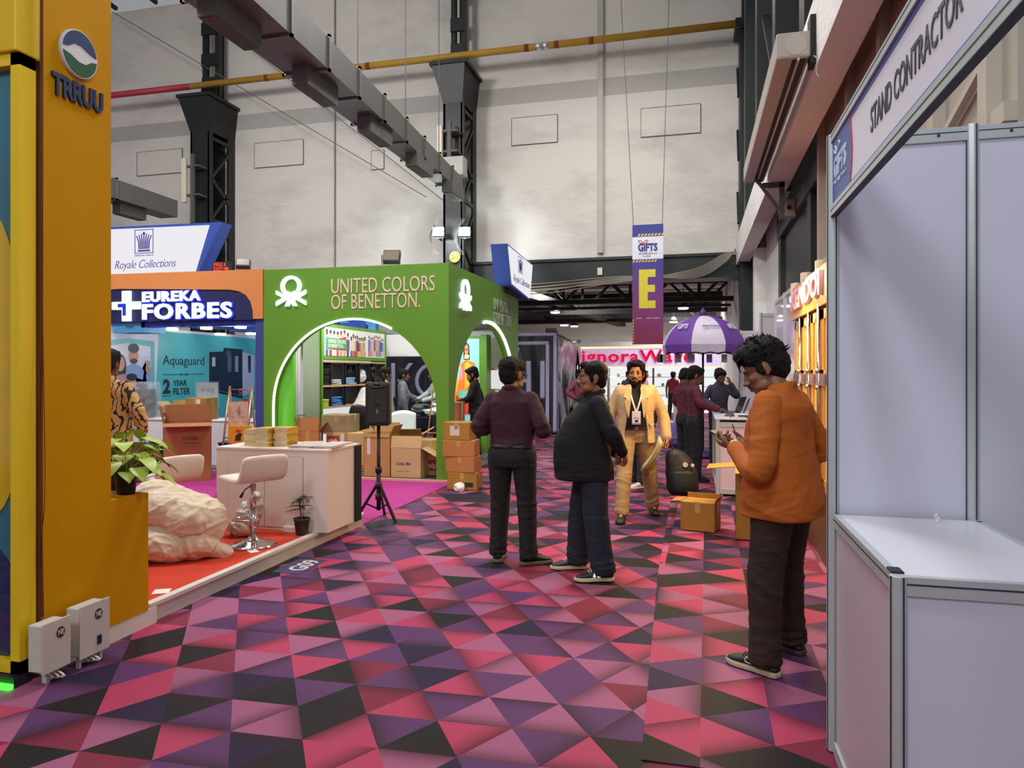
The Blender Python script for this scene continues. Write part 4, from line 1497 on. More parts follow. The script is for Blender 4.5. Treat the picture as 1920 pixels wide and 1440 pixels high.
MB().bx(0.3, wF, -0.07, 0.0, 0.0, 0.035).build('threshold', M('pink threshold', '#dc9f9a', 0.6), T)
# rods on the inner wall
for z in (2.2, 0.86):
    r_ = MB()
    r_.cyl((0.2, 0.3, z), (0.2, 0.83, z), 0.014, n=8)
    r_.cyl((0.12, 0.78, z), (0.2, 0.78, z), 0.01, n=8)
    r_.build('hanging_rail', CHROME, T)
for y in (0.55, 0.72):
    MB().bx(0.12, 0.125, y, y + 0.012, 0, 2.3).build('panel_joint', M('joint grey', '#b5b5bb', 0.5), T)
point('booth_lamp', (BX0 + 1.25, FY + 0.8, 2.55), 62, (0.97, 1.0, 1.0), 0.2)
point('booth_lamp', (BX0 + 1.9, FY + 3.0, 2.5), 30, (0.97, 1.0, 1.0), 0.2)

# shelf unit with the green header and printed crowd (faces the aisle)
SY0 = FY + 0.87
S = thing('shelf_unit', 'green headed shelf unit with black dividers inside the green booth', 'shelf', (BX0 + 0.16, SY0, 0.03), TO_AISLE_FROM_LEFT)
hd = MB().bx(0.0, 2.42, -0.32, 0.0, 1.72, 2.30).build('header', GREEN, S)
MB().bx(-0.04, 0.0, -0.30, 0.0, 0, 2.30).build('side_panel', WPANEL, S)
MB().bx(-0.045, 0.0, -0.335, -0.30, 0, 2.30).build('side_edge', GREEN, S)
MB().bx(2.42, 2.46, -0.32, 0.0, 0, 2.30).build('side_panel', GREEN, S)
MB().bx(0, 2.42, -0.01, 0.0, 0.0, 1.72).build('back', E_('lit shelf back', '#ffffff', 0.75), S)
SHELFW = M('shelf oak', '#c9a47a', 0.5, 0, 0.1, 9)
for z in (0.55, 1.0, 1.30, 1.70):
    if z in (1.0,):
        continue
    MB().bx(0, 2.42, -0.32, -0.01, z - 0.03, z).build('shelf', SHELFW, S)
MB().bx(0, 2.42, -0.32, -0.01, 0.92, 0.95).build('shelf', SHELFW, S)
for x in (0.32, 0.82, 1.35, 1.9):
    for z0, z1 in ((0.95, 1.27), (1.30, 1.67)):
        d = MB()
        d.bx(x, x + 0.03, -0.30, -0.01, z0, z1)
        d.bx(x + 0.42, x + 0.45, -0.30, -0.01, z0, z1)
        d.bx(x, x + 0.45, -0.3, -0.01, z1 - 0.025, z1)
        d.build('divider_frame', M('black frame', '#17181a', 0.4), S)
pc = MB().bx(0.06, 2.36, -0.326, -0.32, 1.78, 2.24).build('picture', M('poster white', '#e8e4e2', 0.4), hd)
rc = random.Random(3)
skins = ['#8a5a3c', '#c99470', '#5c3a26', '#d9a888']
cl = ['#c03a48', '#d98aa4', '#3f6fae', '#d8562c', '#e0b23c', '#c9c4c0', '#6a3c8c', '#d9d2c0', '#7ea9d0']
groups = {}
def crowd(x0, x1, n, zb, zt, hs):
    for i in range(n):
        x = x0 + (x1 - x0) * (i + 0.5) / n
        top = zt - rc.uniform(0, 0.06)
        hh = hs
        groups.setdefault(rc.choice(cl), []).append(('b', x, zb, top - hh * 1.6, hh))
        groups.setdefault(rc.choice(cl), []).append(('l', x, zb, zb + 0.13, hh * 0.8))
        groups.setdefault(rc.choice(skins), []).append(('h', x, top - hh * 0.8, hh))
        groups.setdefault(rc.choice(['#1d1512', '#2a1c14', '#4a2c1c']), []).append(('t', x, top - hh * 0.4, hh))
crowd(0.08, 0.92, 7, 1.78, 2.23, 0.075)
crowd(0.95, 1.55, 8, 1.78, 2.18, 0.06)
crowd(1.65, 2.34, 9, 1.80, 2.2, 0.045)
for k, (hexc, items) in enumerate(groups.items()):
    m_ = MB()
    for j, it in enumerate(items):
        e = 0.327 + 0.00006 * j
        if it[0] == 'b':
            m_.prism([(it[1] - it[4] * .75, it[2] + .1), (it[1] + it[4] * .75, it[2] + .1), (it[1] + it[4] * .85, it[3]), (it[1] - it[4] * .85, it[3])], -e - .0006, -0.326)
        elif it[0] == 'l':
            m_.prism([(it[1] - it[4] * .7, it[2]), (it[1] + it[4] * .7, it[2]), (it[1] + it[4] * .7, it[3]), (it[1] - it[4] * .7, it[3])], -e - .0003, -0.326)
        elif it[0] == 'h':
            m_.prism(ell(it[1], it[2], it[3] * .42, it[3] * .62, 10), -e - .0012, -0.326)
        else:
            m_.prism(ell(it[1], it[2], it[3] * .45, it[3] * .4, 10), -e - .0016, -0.326)
    o = m_.build('print', M('crowd ' + hexc, hexc, 0.5), pc)
lb = MB().bx(0.13, 0.82, -0.334, -0.326, 1.90, 2.07).build('label_panel', M('label green', '#4f9a52', 0.5), pc)
for s, z, w in (('UNITED COLORS', 1.99, 0.60), ('OF BENETTON.', 1.915, 0.52)):
    lettering('lettering', s, M('label white', '#e8ece6', 0.5), lb, 0.17, z, w, 0.06, -0.3342, 0.002, bold=0.01)
# folded clothes on the shelves
def folded(label, lx, lz, n, hexc, w=0.28, d=0.24, group=None, t=0.03):
    for k in range(n):
        p = S.matrix_basis @ Vector((lx, -0.165, lz + k * t))
        T = MB()
        rs_ = random.Random(k + int(lx * 100))
        T.bx(-w / 2, w / 2, -d / 2, d / 2, 0, t * 0.96)
        o = T.build('folded_shirt', M('cloth ' + hexc, hexc, 0.9, 0, 0.25, 14), bevel=0.012)
        o.location = p + Vector((rs_.uniform(-.01, .01), rs_.uniform(-.015, .015), 0.001))
        o.rotation_euler = (0, 0, PI / 2 + rs_.uniform(-0.1, 0.1))
        tag(o, label, 'shirt', group)
folded('black folded garment in the tall pile on the green headed shelf', 0.16, 1.30, 9, '#16171a', group='black folded garments on the upper shelf')
folded('grey white folded garment low on the upper shelf of the green headed unit', 0.58, 1.30, 3, '#b9bdc0', 0.3, group='pale folded garments on the upper shelf')
folded('light blue folded garment on the upper shelf of the green headed unit', 1.06, 1.30, 4, '#8fb3d4', 0.36, group='light blue folded garments')
folded('bright blue folded garment on the lower shelf of the green headed unit', 0.56, 0.95, 5, '#3c78c0', 0.36, group='bright blue folded garments')
folded('lime yellow folded garment at the end of the lower shelf', 0.16, 0.95, 4, '#b8c83c', 0.26, group='lime yellow folded garments')
mb = MB()
mb.ball((0, 0, 0.09), (0.12, 0.11, 0.10)); mb.ball((0.03, 0, 0.16), (0.07, 0.08, 0.08))
for lx, c, lab in ((1.12, '#141416', 'black rolled jacket lying on the blue garments of the upper shelf'), (1.66, '#dcdcdc', 'white crumpled garment on the upper shelf next to the speaker handles')):
    o = fuse(mb, 'rolled_garment', M('cloth ' + c, c, 0.9, 0, 0.15, 14), None, 0.012, 2, (0.015, (14, 14, 14), lx))
    o.location = S.matrix_basis @ Vector((lx, -0.16, 1.33 + (0.09 if lx < 1.5 else 0)))
    tag(o, lab, 'garment')

# light-box of the woman in the orange coat (faces the front) by the side arch
p0, p1 = atY(850, 632, 12.9), atY(899, 632, 12.9)
G = thing('girl_light_box', 'lit green framed picture of a woman in an orange coat, inside the side arch', 'picture', (p0.x, 12.9, 0.03))
w = p1.x - p0.x
MB().bx(-0.06, w + 0.02, 0.0, 0.12, 0.0, 2.2).build('frame', GREEN, G)
MB().bx(w + 0.02, w + 0.14, 0.0, 0.3, 0.0, 2.22).build('frame', GREEN, G)
pan = MB().bx(-0.02, w, -0.01, 0.0, 0.35, 2.14).build('picture', M('picture pale teal', '#8ad0c8', 0.4, emit=0.35), G)
def gp(poly, hexc, lay):
    q = [(x * w, 0.35 + z * 1.79) for x, z in poly]
    MB().prism(q, -0.0112 - lay * 0.0011, -0.01).build('print', M('glow ' + hexc, hexc, 0.5, emit=0.3), pan)
gp([(-0.04, 0), (-0.04, 1), (0.25, 1), (0.18, 0.6), (0.25, 0)], '#e8b41c', 0)
gp([(0.22, 0.56), (0.30, 0.74), (0.5, 0.78), (0.8, 0.75), (0.98, 0.66), (1.0, 0.44), (0.85, 0.40), (0.8, 0.2), (0.3, 0.2), (0.1, 0.40)], '#e8782c', 1)
gp([(0.30, 0.2), (0.76, 0.2), (0.80, 0.42), (0.3, 0.42)], '#d8382c', 2)
gp([(0.45, 0.46), (0.45, 0.74), (0.55, 0.76), (0.72, 0.72), (0.64, 0.52)], '#f0b828', 2)
gp([(0.24, 0.56), (0.38, 0.58), (0.36, 0.70), (0.28, 0.70)], '#e08ca0', 3)
gp([(0.60, 0.22), (0.80, 0.2), (0.82, 0.36), (0.66, 0.36)], '#7c4cb0', 3)
gp([(0.40, 0.78), (0.39, 0.93), (0.5, 0.97), (0.62, 0.93), (0.64, 0.78)], '#2a1c18', 2)
gp(ell(0.515, 0.885, 0.075, 0.055, 16), '#c08a68', 4)
gp([(0.44, 0.90), (0.59, 0.90), (0.58, 0.875), (0.45, 0.875)], '#b04a4a', 5)
gp([(0.42, 0.79), (0.6, 0.79), (0.62, 0.83), (0.45, 0.84)], '#d8c88c', 4)
gp([(0.1, 0.27), (0.28, 0.27), (0.28, 0.40), (0.1, 0.40)], '#c82c24', 3)
lb = MB().bx(w * 0.22, w * 0.92, -0.02, -0.0165, 1.02, 1.17).build('label_panel', M('label teal', '#5cc0a0', 0.4, emit=0.3), pan)
for s, z in (('UNITED COLORS', 1.10), ('OF BENETTON', 1.04)):
    lettering('lettering', s, M('label white', '#e8ece6', 0.5), lb, w * 0.36, z, w * 0.52, 0.045, -0.0205, 0.002, bold=0.01)
mb = MB()
T = thing('wall_shelf', 'pale wooden wall shelves inside the side arch of the green booth', 'shelf', (-4.35, 13.38, 0.03))
for z in (1.15, 1.55):
    MB().bx(0, 0.9, -0.26, 0.0, z, z + 0.04).build('shelf', SHELFW, T)
MB().bx(0.0, 0.9, -0.01, 0.0, 0.9, 1.55).build('lit_back', E_('lit shelf back', '#ffffff', 0.75), T)

# cartons in and in front of the green booth
carton('open orange brown carton inside the green arch, nearest the lit green edge', (-5.73, 9.90, 0.032), (0.34, 0.34, 0.62), 0.35, 'orange', True, flaps=(('f', -4, 0.2), ('r', 40, 0.16), ('b', 5, 0.1)))
carton('worn carton lying on the wide taped carton, beside the bending man', (-5.36, 10.2, 0.614), (0.48, 0.38, 0.27), 0.1, 'grey', tape=True, stickers=(('#8d7b5a', 0.3, 0.14, 0.1, 0.08),))
carton('wide taped carton with a red print, beside the tall orange carton', (-5.17, 10.2, 0.032), (0.66, 0.42, 0.58), 0.05, 'light', stickers=(('#b0352c', 0.02, 0.38, 0.2, 0.15), ('#ddd6c8', 0.24, 0.36, 0.09, 0.2)), prints=(('sdpds', '#f0d8c8', 0.03, 0.42, 0.16, 0.07), ('ooo', '#b0352c', 0.5, 0.03, 0.2, 0.06)))
carton('tall tan carton with torn white tape, behind the speaker pole', (-4.44, 9.72, 0.032), (0.40, 0.40, 0.62), 0.06, 'tan', True, flaps=(('f', 170, 0.05), ('r', 25, 0.13), ('b', 15, 0.14), ('l', 30, 0.06)), stickers=(('#ddd6c8', 0.05, 0.32, 0.05, 0.28),))
carton('carton with a blue mint logo and open lid, in the green archway', (-3.98, 9.70, 0.03), (0.47, 0.36, 0.43), 0.0, 'light', True, flaps=(('f', -14, 0.17), ('r', 118, 0.3), ('b', 10, 0.12)), tape=False, prints=(('Cookie  Mint', '#3b4f86', 0.09, 0.18, 0.22, 0.05), ('PACKED IN INDIA', '#7d6a48', 0.09, 0.09, 0.2, 0.012)))
carton('carton with a red curved logo, at the pillar of the green arch', (-3.66, 9.98, 0.032), (0.40, 0.34, 0.52), 0.0, 'light', False, stickers=(('#b0352c', 0.02, 0.07, 0.36, 0.16),), prints=(('spipe', '#ecd2c4', 0.05, 0.09, 0.26, 0.10), ('TG AR', '#b07a5c', 0.08, 0.34, 0.22, 0.06)))
carton('half hidden carton lying behind the mint logo carton', (-4.35, 10.45, 0.03), (0.5, 0.4, 0.55), 0.3, 'light', True, flaps=(('f', 60, 0.2), ('r', 60, 0.2)), tape=False)
# the stack by the corner
st_ = [(0.40, 0.30, 0.225, 0.04, 'ochre', 'bottom carton of the stack at the green corner, with a black printed label'), (0.40, 0.30, 0.20, -0.03, 'orange', 'second carton from the floor in the stack at the green corner'),
       (0.43, 0.30, 0.215, 0.05, 'orange', 'third carton from the floor in the stack at the green corner, shiny with tape'), (0.36, 0.28, 0.235, -0.02, 'ochre', 'top carton of the stack at the green corner, with a white address label')]
z = 0.004
for i, (w_, d_, h_, a, k, lab) in enumerate(st_):
    stk = ((('#2a241e', 0.2, 0.04, 0.15, 0.06),), (), (), (('#d8cab8', 0.09, 0.06, 0.13, 0.13),))[i]
    carton(lab, (-2.93 + (0.0, -0.02, -0.05, -0.07)[i], 9.02, z), (w_, d_, h_), a, k, stickers=stk)
    z += h_ + 0.002
o = fuse(MB().ball((0, 0, 0.05), (0.06, 0.05, 0.05)), 'paper_crumple', M('scrap paper', '#e8e0d8', 0.7, 0, 0.1, 40), None, 0.008, 1, (0.02, (20, 20, 20), 4, 1), loc=(-2.93, 8.80, -0.002))
tag(o, 'crumpled white paper on the floor before the carton stack', 'paper')
carton('brown carton on the sill just inside the side arch, above the stack', (-3.60, 10.5, 0.032), (0.28, 0.3, 1.05), 0.0, 'red', tape=True)
# ================================================================ SPEAKER ON TRIPOD
BLK = M('black plastic', '#191716', 0.42, 0, 0.15, 20)
T = thing('tripod_stand', 'black tripod stand carrying a speaker at the counter corner', 'speaker stand', (-3.19, 6.9, 0.0), TH)
p = MB()
p.cyl((0, 0, 0.22), (0, 0, 0.98), 0.018, n=14)
p.cyl((0, 0, 0.1), (0, 0, 0.55), 0.022, n=14)
p.build('pole', BLK, T, True)
for z, nm in ((0.52, 'collar'), (0.24, 'hub'), (0.36, 'collar')):
    MB().cyl((0, 0, z - 0.03), (0, 0, z + 0.03), 0.034, n=14).build(nm, BLK, T, True)
for a in (200, 325, 85):
    A = math.radians(a)
    l = MB()
    l.bar((0.02 * math.cos(A), 0.02 * math.sin(A), 0.36), (0.24 * math.cos(A), 0.24 * math.sin(A), 0.012), 0.02, 0.028)
    l.bar((0.02 * math.cos(A), 0.02 * math.sin(A), 0.12), (0.14 * math.cos(A), 0.14 * math.sin(A), 0.18), 0.012, 0.016)
    lg = l.build('leg', BLK, T)
    MB().ball((0.24 * math.cos(A), 0.24 * math.sin(A), 0.016), 0.016).build('rubber_foot', DARK, lg, True)
T = thing('speaker', 'black portable loudspeaker on the tripod before the green arch', 'speaker', (-3.19, 6.9, 0.985), TH + 0.05)
MB().bx(-0.125, 0.125, -0.10, 0.11, 0, 0.455).build('body', BLK, T, bevel=0.025, seg=4)
MB().bx(-0.098, 0.098, -0.112, -0.095, 0.035, 0.43).build('back_panel', M('black rib', '#221f1d', 0.5, bump=0.2, bs=80), T, bevel=0.012)
MB().bx(-0.033, 0.033, -0.1145, -0.11, 0.205, 0.235).build('port', M('port black', '#050505', 0.6), T, bevel=0.002)
MB().bx(-0.011, 0.011, -0.114, -0.11, 0.13, 0.175).build('badge', M('badge grey', '#6f6b66', 0.5), T)
h_ = MB()
h_.tube(spline([(-0.06, -0.105, 0.445), (-0.055, -0.125, 0.405), (0.055, -0.125, 0.405), (0.06, -0.105, 0.445)], 6), 0.011, 8)
h_.bx(-0.03, 0.03, -0.118, -0.1, 0.42, 0.44)
h_.build('handle', BLK, T, True)
h_ = MB()
for x in (-0.055, 0.055):
    h_.cyl((x, 0.0, 0.45), (x, 0.0, 0.56), 0.013, n=10)
    h_.cyl((x, 0.0, 0.56), (x, 0.0, 0.605), 0.019, 0.024, n=12)
h_.build('trolley_handle', BLK, T, True)

# ================================================================ AIR DUCTS
def duct(name, label, xl, xr0, xr1, ya, yb, zb, h0, h1, yfl, outlets, ox):
    T = thing(name, label, 'duct', ((xl + xr1) / 2, yb, zb))
    O = Vector(((xl + xr1) / 2, yb, zb))
    def xr(y):
        return xr0 + (xr1 - xr0) * (y - ya) / (yb - ya)
    def hh(y):
        return h0 + (h1 - h0) * (y - ya) / (yb - ya)
    m = MB()
    m.rings([[Vector((xl, y, zb)) - O, Vector((xr(y), y, zb)) - O, Vector((xr(y), y, zb + hh(y))) - O, Vector((xl, y, zb + hh(y))) - O] for y in (ya, yb)])
    m.build('body', GREYSTEEL, T)
    for y in yfl:
        f_ = MB()
        e = 0.03
        a = Vector((0, y, 0)) - O
        for x0, x1, z0, z1 in ((xl - e, xr(y) + e, zb - e, zb), (xl - e, xr(y) + e, zb + hh(y), zb + hh(y) + e), (xl - e, xl, zb - e, zb + hh(y) + e), (xr(y), xr(y) + e, zb - e, zb + hh(y) + e)):
            f_.bx(x0 - O.x, x1 - O.x, a.y - 0.02, a.y + 0.02, z0 - O.z, z1 - O.z)
        f_.build('flange', M('flange steel', '#6f6a62', 0.5, 0.4), T)
    for y in outlets:
        b = MB()
        b.bx(ox - O.x, ox + 0.2 - O.x, y - O.y, y + 0.72 - O.y, -0.22, 0.0)
        o = b.build('outlet', GREYSTEEL, T)
        g_ = MB()
        for k in range(8):
            g_.bx(ox + 0.012 + k * 0.0225 - O.x, ox + 0.024 + k * 0.0225 - O.x, y + 0.02 - O.y, y + 0.70 - O.y, -0.23, -0.219)
        g_.build('grille', M('grille grey', '#5e5954', 0.5, 0.3), o)
    for y in yfl[1::2]:
        MB().cyl((xr(y) - 0.01 - O.x, y - O.y, hh(y)), (xr(y) - 0.01 - O.x, y - O.y, 7.0), 0.008, n=5).build('hanger_wire', M('wire dark', '#4d4843', 0.6), T)
    return T
duct('air_duct', 'long tapering galvanised air duct hung over the aisle side booths', -4.64, -3.92, -4.38, 4.2, 13.35, 5.04, 0.40, 0.30,
     [5.75, 6.6, 7.47, 8.33, 9.2, 10.1, 10.95, 11.8, 12.6], [5.68, 7.29, 8.92, 10.6, 12.3], -4.44)
duct('air_duct', 'short end of a galvanised air duct above the white lit sign', -11.75, -11.2, -11.3, 7.0, 13.8, 5.04, 0.42, 0.38,
     [9.0, 10.5, 12.0], [12.3], -11.65)

# ================================================================ OVERHEAD SIGNS AND FLOODLIGHTS
LIT = E_('lit sign white', '#f3f0f8', 0.95)
SIGNB = M('sign side blue', '#2f4aa0', 0.45)
VIO = M('violet ink', '#3a2f8c', 0.5)
def crest(parent, x, z, w, h, y, m=None):
    e = MB()
    for (a, b, c, d) in ((0, 1, 0, 0.03), (0, 1, 0.97, 1), (0, 0.035, 0, 1), (0.965, 1, 0, 1)):
        e.bx(x + a * w, x + b * w, y - 0.003, y, z + c * h, z + d * h)
    for k in range(7):
        t = (k - 3) / 3
        x0 = x + w * (0.5 + 0.26 * t)
        x1 = x + w * (0.5 + 0.40 * t)
        s_ = w * 0.03
        e.prism([(x0 - s_, z + h * 0.18), (x0 + s_, z + h * 0.18), (x + w * (0.5 + 0.28 * t) + s_, z + h * 0.5), (x1 + s_ * 0.6, z + h * (0.85 - 0.1 * abs(t))), (x1 - s_, z + h * (0.85 - 0.1 * abs(t))), (x + w * (0.5 + 0.28 * t) - s_, z + h * 0.5)], y - 0.004, y - 0.0005)
    e.bx(x + w * 0.18, x + w * 0.82, y - 0.003, y, z + h * 0.08, z + h * 0.15)
    e.prism([(x + w * 0.5, z + h * 0.92), (x + w * 0.42, z + h * 0.82), (x + w * 0.5, z + h * 0.74), (x + w * 0.58, z + h * 0.82)], y - 0.005, y - 0.001)
    return e.build('crest', VIO, parent)
T = thing('overhead_sign', 'slanted white lit sign with a violet crest above the orange booth', 'sign', (-9.0, 9.55, 3.09))
MB().prism([(-0.7, 0.0), (1.50, -0.02), (1.76, 0.72), (-0.7, 0.75)], -0.02, 0.0).build('lit_face', LIT, T)
MB().prism([(-0.75, -0.04), (1.53, -0.06), (1.98, 0.76), (-0.75, 0.79)], 0.0, 0.25).build('case', SIGNB, T)
crest(T, 0.40, 0.33, 0.35, 0.38, -0.021)
lettering('lettering', 'Royale Collections', VIO, T, 0.02, 0.06, 1.15, 0.17, -0.021, 0.004, shear=0.35, bold=-0.012, sp=0.95)
lettering('small_lettering', 'EXPRESSIONS COMPLETED', VIO, T, 0.40, 0.29, 0.36, 0.02, -0.021, 0.004)
b = MB()
for x in (0.3, 1.2):
    b.bx(x - 0.03, x + 0.03, 0.05, 0.15, -0.12, 0.0)
b.build('bracket', DARK, T)
T = thing('overhead_sign', 'white lit sign with a violet crest over the far end of the green booth', 'sign', (-3.14, 12.0, 3.0), TO_AISLE_FROM_LEFT)
MB().prism([(0.35, 0.12), (1.75, 0.0), (1.98, 0.68), (0.08, 0.74)], -0.02, 0.0).build('lit_face', LIT, T)
MB().prism([(0.30, 0.08), (1.78, -0.04), (2.02, 0.71), (0.03, 0.78)], 0.0, 0.3).build('case', SIGNB, T)
crest(T, 0.75, 0.38, 0.36, 0.30, -0.021)
lettering('lettering', 'Royale Collections', VIO, T, 0.40, 0.14, 1.3, 0.16, -0.021, 0.004, shear=0.35, bold=-0.012)
MB().bx(0.5, 1.5, 0.1, 0.2, -0.02, 0.05).build('bracket', DARK, T)

def flood(label, loc, rz, lit, pitch=0.0, w=0.25):
    T = thing('floodlight', label, 'floodlight', loc, rz)
    R = Matrix.Rotation(pitch, 4, 'X')
    c = MB()
    c.bx(-w / 2, w / 2, -0.04, 0.04, 0.03, 0.03 + w * 0.8, R)
    for k in range(9):
        c.bx(-w / 2 + 0.01 + k * w / 9.5, -w / 2 + 0.016 + k * w / 9.5, 0.04, 0.07, 0.05, w * 0.8, R)
    c.build('housing', M('floodlight case', '#4a443e', 0.5, 0.2), T)
    if lit:
        MB().bx(-w / 2 + 0.01, w / 2 - 0.01, -0.046, -0.04, 0.042, 0.02 + w * 0.8, R).build('lens', E_('flood lens', '#eef6ff', 60), T)
    else:
        MB().bx(-w / 2 + 0.012, w / 2 - 0.012, -0.044, -0.04, 0.045, 0.015 + w * 0.8, R).build('lens', M('flood glass', '#7d7468', 0.2), T)
    b = MB()
    b.tube([(-w / 2 - 0.012, 0, 0.13), (-w / 2 - 0.012, 0, 0.0), (w / 2 + 0.012, 0, 0.0), (w / 2 + 0.012, 0, 0.13)], 0.008, 6)
    b.build('bracket', DARK, T)
    return T
for px, lab in ((822, 'lit white floodlight clamped beside the black column, over the green booth'), (871, 'lit white floodlight mounted on the face of the black column')):
    p = atY(px, 446, 14.7)
    T = flood(lab, (p.x, 14.7, p.z), 0.1, True, -0.15)
    T_ = MB().bx(-0.015, 0.015, 0.05, 0.3, -0.02, 0.02).build('arm', DARK, T)
    l = bpy.data.lights.new('flood_beam', 'SPOT')
    l.energy = 210
    l.color = (0.88, 0.95, 1.0)
    l.spot_size = 2.4
    l.spot_blend = 0.5
    l.shadow_soft_size = 0.1
    lo = bpy.data.objects.new('flood_beam', l)
    COL.objects.link(lo)
    lo.parent = T
    lo.location = (0, -0.1, 0.12)
    lo.rotation_euler = (1.25, 0, 0)
c = MB()
for px in (818, 866):
    p = atY(px, 450, 14.8)
    for k in range(3):
        c.tube(spline([(p.x - 0.06 + 0.05 * k, 14.93, p.z + 0.5), (p.x - 0.17 - 0.02 * k, 14.93, p.z + 0.1), (p.x + 0.06 * k - 0.12, 14.93, p.z - 0.3)], 6), 0.006, 5)
o = c.build('loose_cables', M('cable dim grey', '#5b5854', 0.6))
tag(o, 'loose white cables hanging around the two lit floodlights', 'cables')
flood('unlit floodlight on the top edge of the green booth front', tuple(atY(733, 495, 9.52)), 0.2, False, -0.5, 0.24)
flood('unlit floodlight on top of the orange booth near the green corner', tuple(atY(455, 504, 9.55)), 0.5, False, -0.7, 0.2)
flood('unlit floodlight on top of the black draped booth', tuple(atY(1034, 628, 17.6)), 0.3, False, -0.9, 0.26)
for px, py, s, yy, lab in ((377, 497, '0-2', 14.97, 'yellow column disc reading 0-2, by the white lit sign'), (853, 482, 'D-1', 14.97, 'yellow column disc reading D-1 above the green booth')):
    p = atY(px, py, yy)
    T = thing('column_disc', lab, 'sign', (p.x, yy - 0.0, p.z))
    MB().prism(ell(0, 0, 0.12, 0.12, 28), -0.02, 0.02).build('plate', M('disc yellow', '#c99a28', 0.5), T)
    lettering('lettering', s, M('ink black', '#1c1c1c', 0.6), T, -0.075, -0.045, 0.15, 0.09, -0.021, 0.003, bold=0.02)
p = atY(400, 508, 9.56)
T = thing('exit_sign', 'small black fire exit sign with red lit words on top of the orange booth', 'sign', (p.x, p.y, 3.085), 0.3)
T.scale = (0.66, 0.66, 0.66)
MB().bx(0, 0.40, -0.05, 0.05, 0, 0.24).build('case', DARK, T)
RLED = E_('red led', '#ff3a2c', 2.2)
lettering('lettering', 'FIRE', RLED, T, 0.03, 0.13, 0.2, 0.08, -0.051, 0.003, bold=0.0)
lettering('lettering', 'EXIT', RLED, T, 0.03, 0.03, 0.2, 0.08, -0.051, 0.003, bold=0.0)
MB().prism([(0.25, 0.06), (0.31, 0.06), (0.31, 0.03), (0.38, 0.08), (0.31, 0.13), (0.31, 0.10), (0.25, 0.10)], -0.054, -0.05).build('arrow', RLED, T)
MB().prism([(0.26, 0.14), (0.29, 0.14), (0.30, 0.20), (0.27, 0.21)], -0.054, -0.05).build('running_figure', RLED, T)
# long pale fittings beside the columns
for px, a, b, lab in ((346, 297, 380, 'tall pale tube fitting on brackets beside the black column over the white sign'), (825, 236, 295, 'tall pale tube fitting beside the middle black column')):
    p, q = atY(px, a, 14.7), atY(px, b, 14.7)
    T = thing('tube_light', lab, 'light fitting', (p.x, 14.7, q.z))
    MB().bx(-0.06, 0.06, -0.05, 0.05, 0, p.z - q.z).build('body', M('tube ivory', '#d5cdb9', 0.5), T, bevel=0.015)
    h = p.z - q.z
    k = MB()
    for z in (0.15 * h, 0.8 * h):
        k.bx(0.05, 0.4, -0.01, 0.303, z, z + 0.04)
    k.bx(0.17, 0.25, -0.02, 0.06, -0.5, h + 0.1)
    k.build('bracket', M('rail steel', '#55524d', 0.6), T)
p = atY(846, 322, 14.6)
T = thing('control_box', 'square pale control box on the middle black column above the floodlights', 'electrical box', tuple(p))
MB().bx(-0.2, 0.3, -0.1, 0.2, -0.1, 0.3).build('case', M('control grey', '#a9a6a0', 0.5), T, bevel=0.01)
MB().bx(-0.16, -0.1, -0.11, -0.1, 0.02, 0.22).build('switch', DARK, T)

# ================================================================ HANGING BANNER
BW, BH = 0.60, 2.36
T = thing('hanging_banner', 'tall hanging banner with a large yellow E on violet', 'banner', (-1.17, 14.3, 2.09))
grad = bpy.data.materials.new('banner violet print')
grad.use_nodes = True
nt = grad.node_tree
gb = nt.nodes['Principled BSDF']
gb.inputs['Roughness'].default_value = 0.5
tcn = nt.nodes.new('ShaderNodeTexCoord')
spn = nt.nodes.new('ShaderNodeSeparateXYZ')
mr = nt.nodes.new('ShaderNodeMapRange')
mr.inputs['From Min'].default_value, mr.inputs['From Max'].default_value = 0.0, 1.7
cr = nt.nodes.new('ShaderNodeValToRGB')
for i, (ps, hx) in enumerate(((0.0, '#8a2450'), (0.35, '#7a2a66'), (0.95, '#3b2f8c'))):
    if i > 1:
        cr.color_ramp.elements.new(ps)
    cr.color_ramp.elements[i].position = ps
    cr.color_ramp.elements[i].color = lin(hx)
nt.links.new(tcn.outputs['Object'], spn.inputs[0])
nt.links.new(spn.outputs[2], mr.inputs[0])
nt.links.new(mr.outputs[0], cr.inputs[0])
nt.links.new(cr.outputs[0], gb.inputs['Base Color'])
sheet = MB().bx(0, BW, -0.006, 0.006, 0, 1.68).build('sheet', grad, T)
top = MB().bx(0, BW, -0.006, 0.006, 2.12, BH).build('top_band', M('banner blue', '#2c3488', 0.5), T)
wb = MB().bx(0, BW, -0.006, 0.006, 1.68, 2.12).build('white_band', M('banner white', '#dcdce6', 0.5), T)
st = MB()
for k in range(8):
    st.prism([(0.10 + k * 0.065, 2.135), (0.135 + k * 0.065, 2.135), (0.165 + k * 0.065, 2.18), (0.13 + k * 0.065, 2.18)], -0.008, -0.0058)
    st.prism([(0.0 + k * 0.06, 1.62), (0.03 + k * 0.06, 1.62), (0.06 + k * 0.06, 1.665), (0.03 + k * 0.06, 1.665)], -0.008, -0.0058)
    st.prism([(0.005, 0.02 + k * 0.062), (0.03, 0.04 + k * 0.062), (0.03, 0.07 + k * 0.062), (0.005, 0.05 + k * 0.062)], -0.008, -0.0058)
BYEL = M('banner yellow', '#d8c832', 0.5)
st.build('hazard_stripes', BYEL, sheet)
